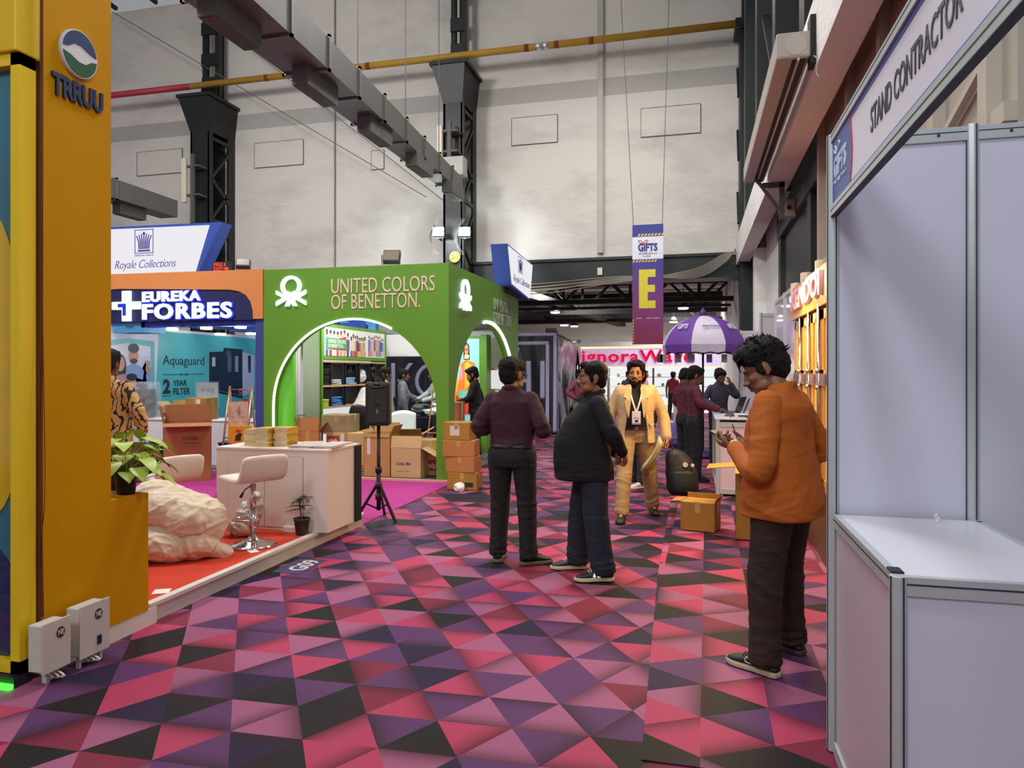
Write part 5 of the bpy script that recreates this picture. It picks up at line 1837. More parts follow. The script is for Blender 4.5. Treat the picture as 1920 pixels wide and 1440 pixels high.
MB().prism([(0.13, 0.71), (0.45, 0.71), (0.45, 0.86), (0.30, 0.86), (0.30, 1.03), (0.44, 1.03), (0.44, 1.17), (0.30, 1.17), (0.30, 1.325), (0.45, 1.325), (0.45, 1.475), (0.13, 1.475)], -0.009, -0.0058).build('big_letter', BYEL, sheet)
BL = M('gifts blue', '#20367c', 0.5)
lettering('lettering', 'GiFTS', BL, wb, 0.11, 1.83, 0.38, 0.16, -0.006, 0.003, bold=0.05)
lettering('lettering', 'WORLD', M('ink black', '#1c1c1c', 0.6), wb, 0.115, 1.765, 0.25, 0.05, -0.006, 0.003)
lettering('lettering', 'MUMBAI', M('ink black', '#1c1c1c', 0.6), wb, 0.2, 1.725, 0.16, 0.02, -0.006, 0.003)
lettering('lettering', 'expo', M('ink red', '#b8323c', 0.6), wb, 0.375, 1.765, 0.11, 0.03, -0.006, 0.003)
lettering('lettering', 'messe frankfurt', M('label white', '#e8ece6', 0.5), sheet, 0.28, 0.505, 0.25, 0.025, -0.006, 0.003)
lettering('lettering', 'NTMEDIA', M('label white', '#e8ece6', 0.5), sheet, 0.07, 0.505, 0.12, 0.02, -0.006, 0.003)
bow = MB()
for s in (-1, 1):
    bow.tube(spline([(0.21, -0.008, 1.99), (0.21 + s * 0.05, -0.008, 2.05), (0.21 + s * 0.09, -0.008, 2.04), (0.21 + s * 0.06, -0.008, 2.0), (0.21, -0.008, 1.99)], 5), 0.007, 6)
bow.build('bow', M('ink red', '#b8323c', 0.6), wb)
w_ = MB()
w_.cyl((0.02, 0, BH), (-0.35, 0, 9.2), 0.006, n=5)
w_.cyl((BW - 0.02, 0, BH), (BW + 0.18, 0, 9.2), 0.006, n=5)
w_.build('hanging_wire', M('wire dark', '#4d4843', 0.6), T)

# ================================================================ DRAPED BOOTH (black sheets with big pale letters)
TARP = M('black tarpaulin', '#23222b', 0.28, 0, 0.3, 3, bump=0.25, bs=9, coat=0.3)
TW = M('pale tarp print', '#a9a6c4', 0.45, 0, 0.08, 5)
T = thing('draped_booth', 'booth draped in creased black sheets with large pale letters, past the green booth', 'exhibition booth', (-3.27, 17.4, 0))
def fold(x, z):
    return 0.05 * noise.noise(Vector((x * 2.2, 0, z * 0.5))) + 0.035 * noise.noise(Vector((x * 6, 3.1, z * 1.1))) + 0.02 * math.sin(x * 9 + z * 1.3)
mb = MB()
mb.grid(lambda u, v: (-5.0 + 5.0 * u, fold(-5 + 5 * u, 2.5 * v) * (1 - 0.6 * v), 0.02 + 2.5 * v + 0.03 * math.sin(u * 20) * v), 140, 40, (0, 0.02, 0))
fs = mb.build('front_sheet', TARP, T, True)
def stripe(x0, x1, z0, z1, dx=0.0, par=None, nm='print'):
    n1, n2 = max(2, int(abs(x1 - x0) / 0.06) + 2), max(2, int((z1 - z0) / 0.08) + 2)
    def fn(u, v):
        z = z0 + (z1 - z0) * v
        x = x0 + (x1 - x0) * u + dx * v
        return (x, fold(x, z) * (1 - 0.6 * z / 2.5) - 0.014, z)
    return MB().grid(fn, n1, n2, (0, 0.006, 0)).build(nm, TW, par or fs, True)
# K O ... H I
stripe(-4.42, -4.31, 0.86, 1.78)
stripe(-4.28, -4.16, 1.30, 1.78, 0.36)
stripe(-3.86, -3.74, 0.84, 1.34, -0.40)
ring = MB()
def rfn(u, v):
    a = 2 * PI * u
    r = 0.34 + 0.10 * v
    x, z = -3.30 + r * math.cos(a) * 1.0, 1.31 + r * 1.06 * math.sin(a)
    return (x, fold(x, z) * (1 - 0.6 * z / 2.5) - 0.016, z)
ring.grid(rfn, 40, 2, (0, 0.006, 0)).build('print', TW, fs, True)
stripe(-1.42, -1.32, 0.88, 1.82)
stripe(-0.78, -0.66, 0.88, 1.82)
stripe(-1.32, -0.78, 1.27, 1.38)
stripe(-0.42, -0.30, 0.88, 1.82)
stripe(-1.9, -0.02, 2.44, 2.52)
stripe(-1.9, -0.20, 2.22, 2.31)
stripe(-0.28, -0.19, 0.1, 2.25)
stripe(-0.09, 0.0, 0.05, 2.5)
SIDE = M('silver black sheet', '#4a4850', 0.16, 0.5, 0.5, 2.2, bump=0.5, bs=5)
def sfold(y, z):
    return 0.06 * noise.noise(Vector((y * 1.6, 7, z * 1.5))) + 0.05 * math.sin(y * 5 + 0.8 * math.sin(z * 2)) * (1 - z / 3)
MB().grid(lambda u, v: (sfold(3.7 * u, 2.5 * v) + 0.02, 3.7 * u, 0.02 + (2.5 - 0.1 * math.sin(u * PI)) * v), 70, 34, (-0.02, 0, 0)).build('side_sheet', SIDE, T, True)
MB().grid(lambda u, v: (0.03 + 0.42 * u * (1 - v) ** 1.4, 3.2 - 0.2 * u + 0.05 * math.sin(v * 9), 0.01 + 2.4 * v), 12, 30, (-0.015, 0, 0)).build('loose_sheet', TARP, T, True)
MB().grid(lambda u, v: (0.02 + 0.25 * u * (1 - v) ** 2 , -0.03 + 0.35 * u + 0.03 * math.sin(v * 8), 0.01 + 1.9 * v), 10, 26, (0.01, 0.01, 0)).build('hem_fold', TW, T, True)
mb = MB()
mb.bx(-4.9, -0.02, 0.05, 3.6, 0.0, 2.35)
mb.build('booth_core', DARK, T)
o = fuse(MB().ball((0, 0, 0.03), (0.35, 0.12, 0.06)).ball((0.3, 0.02, 0.05), (0.2, 0.12, 0.08)), 'fallen_sheet', TARP, None, 0.02, 1, (0.03, (9, 9, 9), 2, 1), loc=(-3.9, 17.1, 0.0))
tag(o, 'crumpled end of black sheet on the floor at the draped booth', 'sheet')

# platform and white cube plinth
T = thing('grey_platform', 'low dark platform with pale edge past the green booth', 'platform', (-3.28, 13.7, 0))
MB().bx(-2.6, -0.02, -0.1, 1.1, 0, 0.07).build('deck', M('deck grey', '#57565a', 0.6), T)
MB().bx(-0.02, 0.03, -0.1, 1.1, 0, 0.09).build('edge_trim', WTRIM, T)
T = thing('display_plinth', 'white and black display plinth standing before the black drapes', 'plinth', (-3.66, 14.55, 0.07), 0.0)
MB().bx(-0.30, 0.30, -0.3, 0.3, 0.42, 0.82).build('upper_cube', M('plinth white', '#c9c6cc', 0.4), T, bevel=0.004)
MB().bx(-0.29, 0.29, -0.29, 0.29, 0, 0.42).build('lower_cube', M('plinth dark', '#24242a', 0.4), T, bevel=0.004)
MB().bx(-0.29, 0.0, -0.295, -0.29, 0.0, 0.42).build('white_panel', M('plinth white', '#c9c6cc', 0.4), T)
lettering('lettering', 'KOZZHI', M('ink black', '#1c1c1c', 0.6), T, -0.02, 0.62, 0.2, 0.05, -0.301, 0.002, bold=0.02)
T = thing('metal_ladder_rack', 'thin steel rack leaning beside the white and black plinth', 'rack', (-3.75, 13.95, 0.07), 0.5)
r_ = MB()
for x in (-0.09, 0.09):
    r_.cyl((x, -0.05, 0), (x, 0.35, 1.5), 0.014, n=8)
for k in range(4):
    r_.cyl((-0.09, 0.02 + k * 0.09, 0.25 + k * 0.35), (0.09, 0.02 + k * 0.09, 0.25 + k * 0.35), 0.008, n=6)
r_.build('frame', CHROME, T, True)

# ================================================================ FAR BOOTH WITH RED LETTERS
x0 = atY(1062, 650, 27).x
T = thing('far_booth', 'bright far booth with glowing red letters on a fluted white front', 'exhibition booth', (x0, 27, 0))
FW = 0.95 - x0
b = MB()
for k in range(int(FW / 0.06)):
    b.cyl((k * 0.06 + 0.03, 0.0, 1.76), (k * 0.06 + 0.03, 0.0, 2.42), 0.03, n=8)
b.bx(0, FW, 0, 0.3, 1.72, 2.5)
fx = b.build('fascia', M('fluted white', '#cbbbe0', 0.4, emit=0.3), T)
MB().bx(-0.3, FW, -0.1, 0.3, 2.44, 2.50).build('light_strip', E_('warm strip', '#ffe2a0', 1.6), T)
MB().bx(-0.3, FW, -0.06, 0.3, 1.70, 1.745).build('light_strip', E_('warm strip', '#ffe2a0', 1.6), T)
MB().bx(-1.2, FW, -0.15, 0.3, 2.50, 2.68).build('top_board', WPANEL, T)
RL = E_('red letters', '#f0183c', 0.9)
xa, xb = atY(1071, 650, 26.9).x - x0, atY(1300, 650, 26.9).x - x0
lettering('lettering', 'SignoraWare', RL, fx, xa, 1.78, xb - xa, 0.60, -0.04, 0.06, bold=0.02, sp=1.12)
# thin serifs on the straight letters
MB().bx(-0.4, FW, 0.9, 1.0, 0, 1.74).build('back_wall', E_('lit cabinet', '#f4fbff', 0.95), T)
for z in (0.25, 0.62, 0.98, 1.34):
    MB().bx(-0.4, FW, 0.55, 0.92, z, z + 0.03).build('shelf', WPANEL, T)
for x in (0.05, 0.75, 1.5, 2.3, 2.45, 3.2):
    MB().bx(x, x + 0.06, 0.5, 0.92, 0, 1.74).build('divider', M('cabinet walnut', '#6a5a50', 0.5), T)
rb = random.Random(9)
nbox = 0
for z in (0.28, 0.65, 1.01, 1.37):
    for k in range(7):
        x = 0.2 + k * 0.55 + rb.uniform(-.1, .1)
        if x > FW - 0.3:
            continue
        hexc = rb.choice(['#8a3a34', '#b9a89a', '#3b3a40', '#7a8790', '#c9b7a0'])
        c = MB()
        r0 = rb.uniform(0.05, 0.10)
        c.lathe([(0, 0), (r0 * 0.8, 0), (r0, 0.03), (r0, 0.09), (r0 * 0.9, 0.1), (0.015, 0.12), (0, 0.13)], n=12)
        o = c.build('casserole', M('ware ' + hexc, hexc, 0.3), loc=(x0 + x, 27.68, z + 0.001), smooth=True)
        tag(o, 'small lidded dish on the lit shelves of the far booth', 'dish', 'dishes on the shelves of the far booth')
point('booth_lamp', (x0 + 1.5, 27.3, 1.6), 20, (1, 1, 1), 0.2)
p = atY(1298, 710, 22.0)
T = thing('hung_screen', 'black flat screen on a post beside the far white booth', 'television', (p.x, 22.0, 0))
MB().bx(-0.28, 0.32, -0.03, 0.03, 1.17, 1.52).build('panel', M('screen black', '#101214', 0.2), T, bevel=0.006)
MB().bx(-0.03, 0.03, 0.0, 0.05, 0.0, 1.2).build('post', DARK, T)
T = thing('white_table', 'white high table at the far booth, beyond the man in red', 'table', (-0.9, 26.2, 0))
MB().bx(-0.3, 0.3, -0.25, 0.25, 0.72, 0.76).build('tabletop', WPANEL, T)
for sx in (-1, 1):
    for sy in (-1, 1):
        MB().bx(sx * 0.26 - 0.015, sx * 0.26 + 0.015, sy * 0.2 - 0.015, sy * 0.2 + 0.015, 0, 0.72).build('leg', WPANEL, T)

# ================================================================ UMBRELLA, COUNTER AND PANELS ON THE OTHER SIDE
PUR = M('umbrella purple', '#6a3a9a', 0.6)
PALE = M('umbrella white', '#d2c8da', 0.6)
UC = atY(1318, 600, 13.5)
UR, UZ0, UZ1 = 0.76, 2.03, 2.57
T = thing('parasol', 'purple and white parasol with printed words over the aisle counter', 'umbrella', (UC.x, 13.5, 0))
m = MB()
NP = 8
for k in range(NP):
    a0 = 2 * PI * (k - 0.5) / NP - PI / 2 + 0.12
    a1 = a0 + 2 * PI / NP
    m.cur = 1 if k % 2 else 0
    def fn(u, v, a0=a0, a1=a1):
        a = a0 + (a1 - a0) * u
        sag = 1 - 0.07 * v * (1 - (2 * u - 1) ** 2)
        r = UR * math.sin(v * 1.35) / math.sin(1.35) * sag
        z = UZ0 + (UZ1 - UZ0) * (math.cos(v * 1.35) - math.cos(1.35)) / (1 - math.cos(1.35))
        return (r * math.cos(a), r * math.sin(a), z)
    m.grid(fn, 8, 10)
    def fv(u, v, a0=a0, a1=a1):
        a = a0 + (a1 - a0) * u
        sag = 1 - 0.07 * (1 - (2 * u - 1) ** 2)
        r = UR * sag * (1 - 0.03 * v)
        return (r * math.cos(a), r * math.sin(a), UZ0 - 0.14 * v + 0.012 * math.sin(u * 14) * v)
    m.grid(fv, 10, 2)
can = m.build('canopy', [PALE, PUR], T, True)
MB().cyl((0, 0, 0.05), (0, 0, 2.62), 0.02, n=12).build('pole', M('pole dark blue', '#2a2140', 0.4), T, True)
MB().lathe([(0.02, 2.55), (0.08, 2.6), (0.05, 2.66), (0.02, 2.7), (0.0, 2.72)], n=12).build('top_knot', M('umbrella purple dark', '#4a2a6c', 0.6), T, True)
r_ = MB()
for k in range(NP):
    a = 2 * PI * (k + 0.5) / NP - PI / 2 - 0.1
    r_.cyl((0, 0, 2.28), (UR * 0.62 * math.cos(a), UR * 0.62 * math.sin(a), UZ0 + 0.27), 0.006, n=6)
r_.cyl((0, 0, 2.24), (0, 0, 2.31), 0.03, n=10)
r_.build('ribs', DARK, T, True)
MB().lathe([(0, 0), (0.28, 0), (0.28, 0.05), (0.06, 0.12), (0, 0.12)], n=24).build('base', M('base purple', '#4a2c66', 0.5), T, True)
def on_canopy(s, ang, mat, w, h, v=0.62):
    a = ang
    r = UR * math.sin(v * 1.35) / math.sin(1.35) * 1.0
    z = UZ0 + (UZ1 - UZ0) * (math.cos(v * 1.35) - math.cos(1.35)) / (1 - math.cos(1.35))
    Mx = Matrix.Translation((r * math.cos(a), r * math.sin(a), z)) @ Matrix.Rotation(a + PI / 2, 4, 'Z') @ Matrix.Rotation(-0.62, 4, 'X')
    lettering('lettering', s, mat, can, -w / 2, -h / 2, w, h, -0.012, 0.012, bold=0.02, m=Mx)
on_canopy('paperworld', -PI / 2 + 0.22, M('print blue', '#7088c0', 0.6), 0.30, 0.05)
on_canopy('GIFTS', -PI / 2 - 0.62, M('print pale', '#d8cfe6', 0.6), 0.2, 0.11)
on_canopy('GIFTS', -PI / 2 + 0.95, M('print pale', '#d8cfe6', 0.6), 0.2, 0.11)
# plain cards hung under the parasol
for i, (px, c) in enumerate(((1237, '#3c3a40'), (1244, '#8f8c98'), (1272, '#8d8a9c'), (1294, '#a4a0b2'), (1330, '#7f7cae'), (1358, '#a9a6bc'))):
    p = atY(px, 672, 13.3)
    T2 = MB().bx(-0.05, 0.05 + 0.03 * (i == 3), -0.003, 0.003, -0.075, 0.075).bx(-0.002, 0.002, -0.002, 0.002, 0.075, 0.2)
    o = T2.build('hanging_card', M('card ' + c, c, 0.5), loc=tuple(p))
    tag(o, 'plain grey card hanging from the rim of the purple parasol', 'card', 'cards hanging from the parasol')
# purple printed low table
T = thing('printed_pedestal', 'white and purple splashed pedestal beside the two maroon shirts', 'pedestal', (-0.28, 15.4, 0))
MB().lathe([(0, 0), (0.42, 0), (0.42, 0.12), (0.38, 0.16), (0, 0.16)], n=28).build('base', M('base purple', '#4a2c66', 0.5), T, True)
MB().bx(-0.25, 0.25, -0.25, 0.25, 0.16, 0.5).build('body', M('purple splash print', '#8d7cc4', 0.4, 0, 0.7, 4), T, bevel=0.01)
MB().bx(-0.12, 0.3, -0.2, 0.25, 0.5, 0.95).build('upper_body', M('pedestal white', '#d8d0dc', 0.4, 0, 0.1, 4), T, bevel=0.01)
T = thing('paper_roll', 'small white roll standing on the purple pedestal base', 'roll', (-0.62, 15.22, 0.12))
MB().bx(-0.05, 0.06, -0.1, 0.1, 0.02, 0.22).build('roll', M('roll white', '#cfd2da', 0.3), T, bevel=0.03)

def shell_counter(label, x0, x1, y0, y1, h=0.94):
    T = thing('aisle_counter', label, 'counter', (x0, y0, 0.012))
    w, d = x1 - x0, y1 - y0
    MB().bx(0.02, w - 0.02, 0.02, d - 0.02, 0.03, h - 0.05).build('panels', M('panel pinkish', '#d9bfcb', 0.4, 0, 0.04, 3), T)
    for x in (0, w - 0.05):
        for y in (0, d - 0.05):
            MB().bx(x, x + 0.05, y, y + 0.05, 0, h).build('post', ALU, T, bevel=0.008)
    for z in (0.02, h - 0.09):
        MB().bx(0.05, w - 0.05, 0.006, 0.03, z, z + 0.06).build('rail', ALU, T)
        MB().bx(0.006, 0.03, 0.05, d - 0.05, z, z + 0.06).build('rail', ALU, T)
    MB().bx(-0.01, w + 0.01, -0.01, d + 0.01, h, h + 0.02).build('top', M('counter lilac', '#ddd6e2', 0.35), T, bevel=0.004)
    return T
shell_counter('pale shell counter with laptops, between the maroon shirts and orange shirt', 0.27, 0.80, 9.22, 10.9)
def laptop(label, loc, rz, c):
    T = thing('laptop', label, 'laptop', loc, rz)
    MB().bx(-0.16, 0.16, -0.11, 0.11, 0, 0.018).build('base', M('laptop grey', '#5a5a60', 0.4), T, bevel=0.004)
    R = Matrix.Translation((0, 0.11, 0.018)) @ Matrix.Rotation(-0.35, 4, 'X')
    MB().bx(-0.16, 0.16, -0.004, 0.004, 0, 0.22, R).build('lid', M('laptop dark', '#2c2c32', 0.4), T)
    MB().bx(-0.145, 0.145, -0.006, -0.004, 0.015, 0.205, R).build('screen', E_('screen ' + c, c, 0.5), T)
laptop('open laptop with a reddish screen at the back of the pale counter', (0.5, 10.45, 0.975), -1.9, '#d0787c')
laptop('open dark laptop at the near end of the pale counter', (0.52, 9.75, 0.975), -1.7, '#4a4c58')
T = thing('card_printer', 'flat white printer on the pale counter beside the dark laptop', 'printer', (0.62, 9.42, 0.975))
MB().bx(-0.12, 0.12, -0.1, 0.12, 0, 0.045).build('body', M('printer white', '#d0cdd2', 0.4), T, bevel=0.006)
MB().bx(-0.08, 0.08, -0.102, -0.1, 0.012, 0.03).build('slot', DARK, T)
o = MB().tube(spline([(0.56, 9.5, 0.99), (0.45, 9.3, 0.985), (0.50, 9.19, 0.8), (0.56, 9.18, 0.62), (0.66, 9.18, 0.52)], 8), 0.006, 6).build('charging_cable', DARK, smooth=True)
tag(o, 'black cable hanging over the front of the pale counter', 'cable')
o = MB().ball((0, 0, 0), (0.07, 0.035, 0.02)).build('mouse', DARK, loc=(0.70, 9.27, 0.992), smooth=True)
tag(o, 'black computer mouse at the corner of the pale counter', 'mouse')

def panel_wall(name, label, p0, n, w, h, rz, mat=PANEL, cat='partition'):
    T = thing(name, label, cat, p0, rz)
    for k in range(n):
        MB().bx(k * w + 0.02, (k + 1) * w - 0.02, -0.004, 0.004, 0.05, h - 0.05).build('panel', mat, T)
    for k in range(n + 1):
        p = MB()
        p.cyl((k * w, 0, 0), (k * w, 0, h), 0.022, n=8)
        p.build('post', ALU, T)
    for k in range(n):
        for z in (0.02, h - 0.06):
            MB().bx(k * w + 0.02, (k + 1) * w - 0.02, -0.012, 0.012, z, z + 0.05).build('rail', ALU, T)
    return T
LIL = M('panel lilac', '#d3c4d0', 0.22, 0, 0.06, 2, coat=0.5)
panel_wall('shell_partition', 'pale lilac shell partition between the dark wall and the wooden doors', (1.07, 10.15, 0.0), 2, 1.0, 2.5, TO_AISLE_FROM_RIGHT, LIL)
panel_wall('shell_partition', 'glossy pale partition behind the counter, under the white bulkhead', (0.84, 13.6, 0.0), 1, 0.6, 2.3, 0.0, LIL)
panel_wall('shell_partition', 'pale partition facing the camera behind the orange shirt man', (1.00, 11.55, 0.0), 1, 0.26, 2.45, 0.0, LIL)

# ================================================================ BOOTH OF LIT WOODEN DOORS
WOOD = M('door wood', '#c98f40', 0.4, 0, 0.25, 3, stretch=(6, 6, 0.7), coat=0.2)
WOOD2 = M('plinth wood', '#6d4a34', 0.5, 0, 0.25, 3, stretch=(4, 4, 0.7))
AMB = M('amber glass', '#efc060', 0.2, 0, 0.2, 5, coat=0.3, emit=0.75)  # emission stands in for the warm light on the door panes
T = thing('wooden_door_booth', 'booth front of warm lit wooden doors with metal fittings', 'exhibition booth', (1.06, 8.1, 0.0), TO_AISLE_FROM_RIGHT)
W_ = 2.2
MB().bx(0, W_, 0, 0.14, 0.0, 2.42).build('carcass', WOOD2, T)
MB().bx(0, W_, -0.05, 0.0, 0.012, 0.58).build('plinth', WOOD2, T)
hd = MB().bx(0, W_, -0.06, 0.0, 2.08, 2.4).build('header', WOOD, T)
lettering('lettering', 'KENDOI', M('letter pink', '#d8a0a4', 0.4, emit=0.25), hd, 0.28, 2.16, 1.7, 0.2, -0.061, 0.03, bold=0.03)
for k in range(4):
    x = 0.12 + k * 0.54
    d = MB()
    d.bx(x, x + 0.08, -0.03, 0, 0.58, 2.06)
    d.bx(x + 0.42, x + 0.50, -0.03, 0, 0.58, 2.06)
    for z in (0.58, 1.02, 1.48, 1.98):
        d.bx(x, x + 0.5, -0.03, 0, z, z + 0.08)
    dd = d.build('door', WOOD, T)
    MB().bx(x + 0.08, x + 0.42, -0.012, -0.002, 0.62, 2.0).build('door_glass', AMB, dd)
    MB().bx(x + 0.22, x + 0.27, -0.03, 0, 0.62, 2.0).build('mullion', WOOD, dd)
    p = MB()
    p.cyl((x + 0.52, -0.05, 0.5), (x + 0.52, -0.05, 2.1), 0.014, n=8)
    p.build('rail', CHROME, T, True)
    for z in (0.97, 1.43):
        b = MB().bx(x - 0.01, x + 0.5, -0.045, -0.03, z, z + 0.1)
        b.build('label_band', M('band brown', '#7a5240', 0.5), T)
        MB().bx(x + 0.2, x + 0.3, -0.05, -0.045, z + 0.015, z + 0.085).build('label_plate', M('plate violet', '#4c4474', 0.5), T)
        kn = MB()
        kn.ball((x + 0.52, -0.06, z + 0.12), 0.02)
        kn.ball((x + 0.52, -0.06, z - 0.02), 0.02)
        kn.build('knob', CHROME, T, True)
area('door_lamp', (0.70, 7.0, 2.4), 0.25, 110, (1.0, 0.72, 0.3), (0, 0.25, PI / 2), 1.8)
for k, (px, py, yy, lit, lab) in enumerate(((1493, 553, 8.0, True, 'glowing round spot lamp on an arm, furthest of the lamps over the wooden doors'), (1512, 535, 7.35, False, 'pale cylinder spot lamp, middle one over the wooden doors'), (1541, 515, 6.5, False, 'pale cylinder spot lamp, nearest one over the wooden doors'))):
    p = atY(px, py, yy)
    T = thing('spot_lamp', lab, 'lamp', tuple(p))
    cyl = MB()
    cyl.cyl((0, 0, -0.07), (0.0, 0.0, 0.12), 0.055, n=18)
    cyl.build('lamp_head', M('lamp ivory', '#e2c8a8', 0.4), T, True, bevel=0.006)
    MB().tube(spline([(0.0, 0.02, 0.06), (0.12, 0.05, 0.09), (max(0.15, 1.09 - p.x), 0.02, 0.0)], 5), 0.012, 8).build('arm', M('lamp ivory', '#e2c8a8', 0.4), T, True)
    if lit:
        MB().ball((-0.01, -0.03, -0.05), 0.06).build('bulb', E_('warm bulb', '#ffe9b8', 22), T, True)
    MB().ball((0, 0, -0.062), (0.045, 0.045, 0.02)).build('lens', E_('warm lens', '#ffdf9c', 4), T, True)
# loose carpet edge curling at the plinth comes with the carpet strip

# ================================================================ NEAREST SHELL STAND
GR = ALUDARK
def post(parent, x, y, z0, z1, r=0.025):
    p = MB()
    n = 8
    p.cyl((x, y, z0), (x, y, z1), r, n=n)
    o = p.build('post', ALU, parent, bevel=0.002)
    g_ = MB()
    for k in range(4):
        a = PI / 4 + k * PI / 2 - PI / 8
        g_.bx(x + math.cos(a) * r * 0.93 - 0.0022, x + math.cos(a) * r * 0.93 + 0.0022, y + math.sin(a) * r * 0.93 - 0.0022, y + math.sin(a) * r * 0.93 + 0.0022, z0, z1 - 0.001)
    g_.build('groove', GR, o)
SX, SYY = 0.549, 3.13
T = thing('shell_stand', 'grey panelled shell stand with a stand contractor name board', 'exhibition booth', (SX, SYY, 0.01))
for k, (a, b) in enumerate(((0.0, 0.5), (0.5, 1.5))):
    MB().bx(a + 0.018, b - 0.018, -0.003, 0.003, 0.04, 2.44).build('panel', PANEL, T)
    r_ = MB()
    r_.bx(a + 0.018, b - 0.018, -0.012, 0.012, 2.43, 2.485)
    o = r_.build('rail', ALU, T, bevel=0.002)
    MB().bx(a + 0.018, b - 0.018, -0.0128, -0.012, 2.462, 2.466).build('groove', GR, o)
    s_ = MB()
    s_.cyl((a + 0.38 if k == 0 else a + 0.13, -0.012, 2.455), (a + 0.38 if k == 0 else a + 0.13, -0.0145, 2.455), 0.006, n=10)
    s_.build('screw', GR, o)
    MB().bx(a + 0.018, b - 0.018, -0.012, 0.012, 0.0, 0.05).build('rail', ALU, T)
for x in (0.0, 0.5, 1.5):
    post(T, x, 0.0, 0, 2.49)
# side wall beyond the counter so the stand closes
MB().bx(1.5, 1.506, -3.0, 0.0, 0.04, 2.45).build('panel', PANEL, T)
# name board along the aisle: local frame facing -X
FM = Matrix.Rotation(-PI / 2, 4, 'Z')
f_ = MB()
f_.bx(0.015, 2.95, -0.012, 0.012, 2.455, 2.49, FM)
f_.bx(0.015, 2.95, -0.012, 0.012, 2.158, 2.20, FM)
o = f_.build('name_board_rail', ALU, T)
g_ = MB()
g_.bx(0.015, 2.95, -0.0128, -0.012, 2.476, 2.480, FM)
g_.bx(0.015, 2.95, -0.0128, -0.012, 2.178, 2.182, FM)
g_.bx(0.015, 2.95, -0.0122, 0.0122, 2.155, 2.158, FM)
g_.build('groove', GR, o)
nb = MB().bx(0.015, 2.95, -0.003, 0.003, 2.2, 2.455, FM).build('name_board', M('board white', '#e0dcea', 0.3, 0, 0.02, 3), T)
s_ = MB()
s_.bx(0.02, 2.95, -0.0045, -0.0028, 2.2, 2.213, FM)
s_.bx(0.02, 2.95, -0.0045, -0.0028, 2.437, 2.455, FM)
s_.build('blue_border', M('border blue', '#3a58b0', 0.4), nb)
MB().prism([(0.018, 2.2), (0.018, 2.455), (0.34, 2.455)] + [(0.34 + 0.035 * math.sin(PI * t / 8), 2.455 - 0.255 * t / 8) for t in range(1, 8)] + [(0.335, 2.2)], -0.0052, -0.0028, FM).build('logo_panel', M('logo panel blue', '#30509c', 0.4), nb)
MB().prism([(0.34 + 0.035 * math.sin(PI * t / 8), 2.455 - 0.255 * t / 8) for t in range(0, 9)] + [(0.352 + 0.035 * math.sin(PI * t / 8), 2.455 - 0.255 * t / 8) for t in range(8, -1, -1)], -0.0056, -0.0028, FM).build('logo_edge', M('ink red', '#b8323c', 0.6), nb)
lp = M('logo pale', '#b9c4e4', 0.4)
lettering('lettering', 'GIFTS', lp, nb, 0.055, 2.295, 0.235, 0.085, -0.0053, 0.002, bold=0.05, m=FM)
lettering('lettering', 'WORLD expo', lp, nb, 0.055, 2.262, 0.235, 0.026, -0.0053, 0.002, bold=0.0, m=FM)
bow = MB()
for s in (-1, 1):
    bow.tube([FM @ Vector(v) for v in spline([(0.12, -0.006, 2.385), (0.12 + s * 0.03, -0.006, 2.42), (0.12 + s * 0.05, -0.006, 2.41), (0.12 + s * 0.03, -0.006, 2.39), (0.12, -0.006, 2.385)], 5)], 0.004, 6)
bow.build('bow', lp, nb)
lettering('lettering', 'STAND CONTRACTOR', M('board black', '#2e3034', 0.5), nb, 0.655, 2.285, 0.80, 0.082, -0.0032, 0.002, bold=0.012, m=FM)

# counter of the stand
T = thing('stand_counter', 'grey shell counter with white top in the nearest stand', 'counter', (0.556, 3.105, 0.01))
CWD, CL, CH = 0.50, 0.90, 0.962
tp = MB()
tp.bx(0.012, CWD - 0.01, -CL + 0.012, -0.012, CH - 0.016, CH - 0.002)
tp.build('top', M('counter top pale', '#d9d6e0', 0.3, 0, 0.03, 4), T)
for x, y in ((0.0, -CL), (CWD, -CL), (CWD, -0.02)):
    post(T, x, y, 0, CH, 0.024)
MB().bx(-0.003, 0.003, -CL + 0.02, -0.02, 0.04, CH - 0.05).build('panel', M('panel rosy grey', '#c8bcc4', 0.36, 0, 0.08, 2), T)
MB().bx(0.02, CWD - 0.02, -CL - 0.003, -CL + 0.003, 0.04, CH - 0.05).build('panel', PANEL, T)
for (x0, x1, y0, y1) in ((-0.012, 0.012, -CL + 0.018, -0.015), (0.018, CWD - 0.018, -CL - 0.012, -CL + 0.012), (CWD - 0.012, CWD + 0.012, -CL + 0.018, -0.02)):
    r_ = MB().bx(x0, x1, y0, y1, CH - 0.055, CH)
    o = r_.build('rail', ALU, T, bevel=0.002)
    MB().bx(x0 - 0.0008, x1 + 0.0008, y0 - 0.0 if x1 - x0 < 0.1 else y0 - 0.0008, y1, CH - 0.024, CH - 0.019).build('groove', GR, o)
    MB().bx(x0, x1, y0, y1, 0.0, 0.05).build('rail', ALU, T)
MB().bx(-0.014, 0.02, -CL + 0.015, -CL + 0.07, CH, CH + 0.006).build('corner_clip', DARK, T, bevel=0.002)
o = MB().tube(spline([(0, 0, 0.0), (0.004, 0, 0.012), (-0.004, 0.0, 0.02), (0.002, 0, 0.032)], 4), [0.012, 0.011, 0.01, 0.01, 0.009, 0.009, 0.008, 0.007, 0.007, 0.006, 0.005, 0.004, 0.003], 6).build('tissue_twist', M('tissue white', '#d8d6de', 0.7), loc=(0.90, 3.04, 0.970))
tag(o, 'tiny twist of white tissue on the pale counter top', 'tissue')

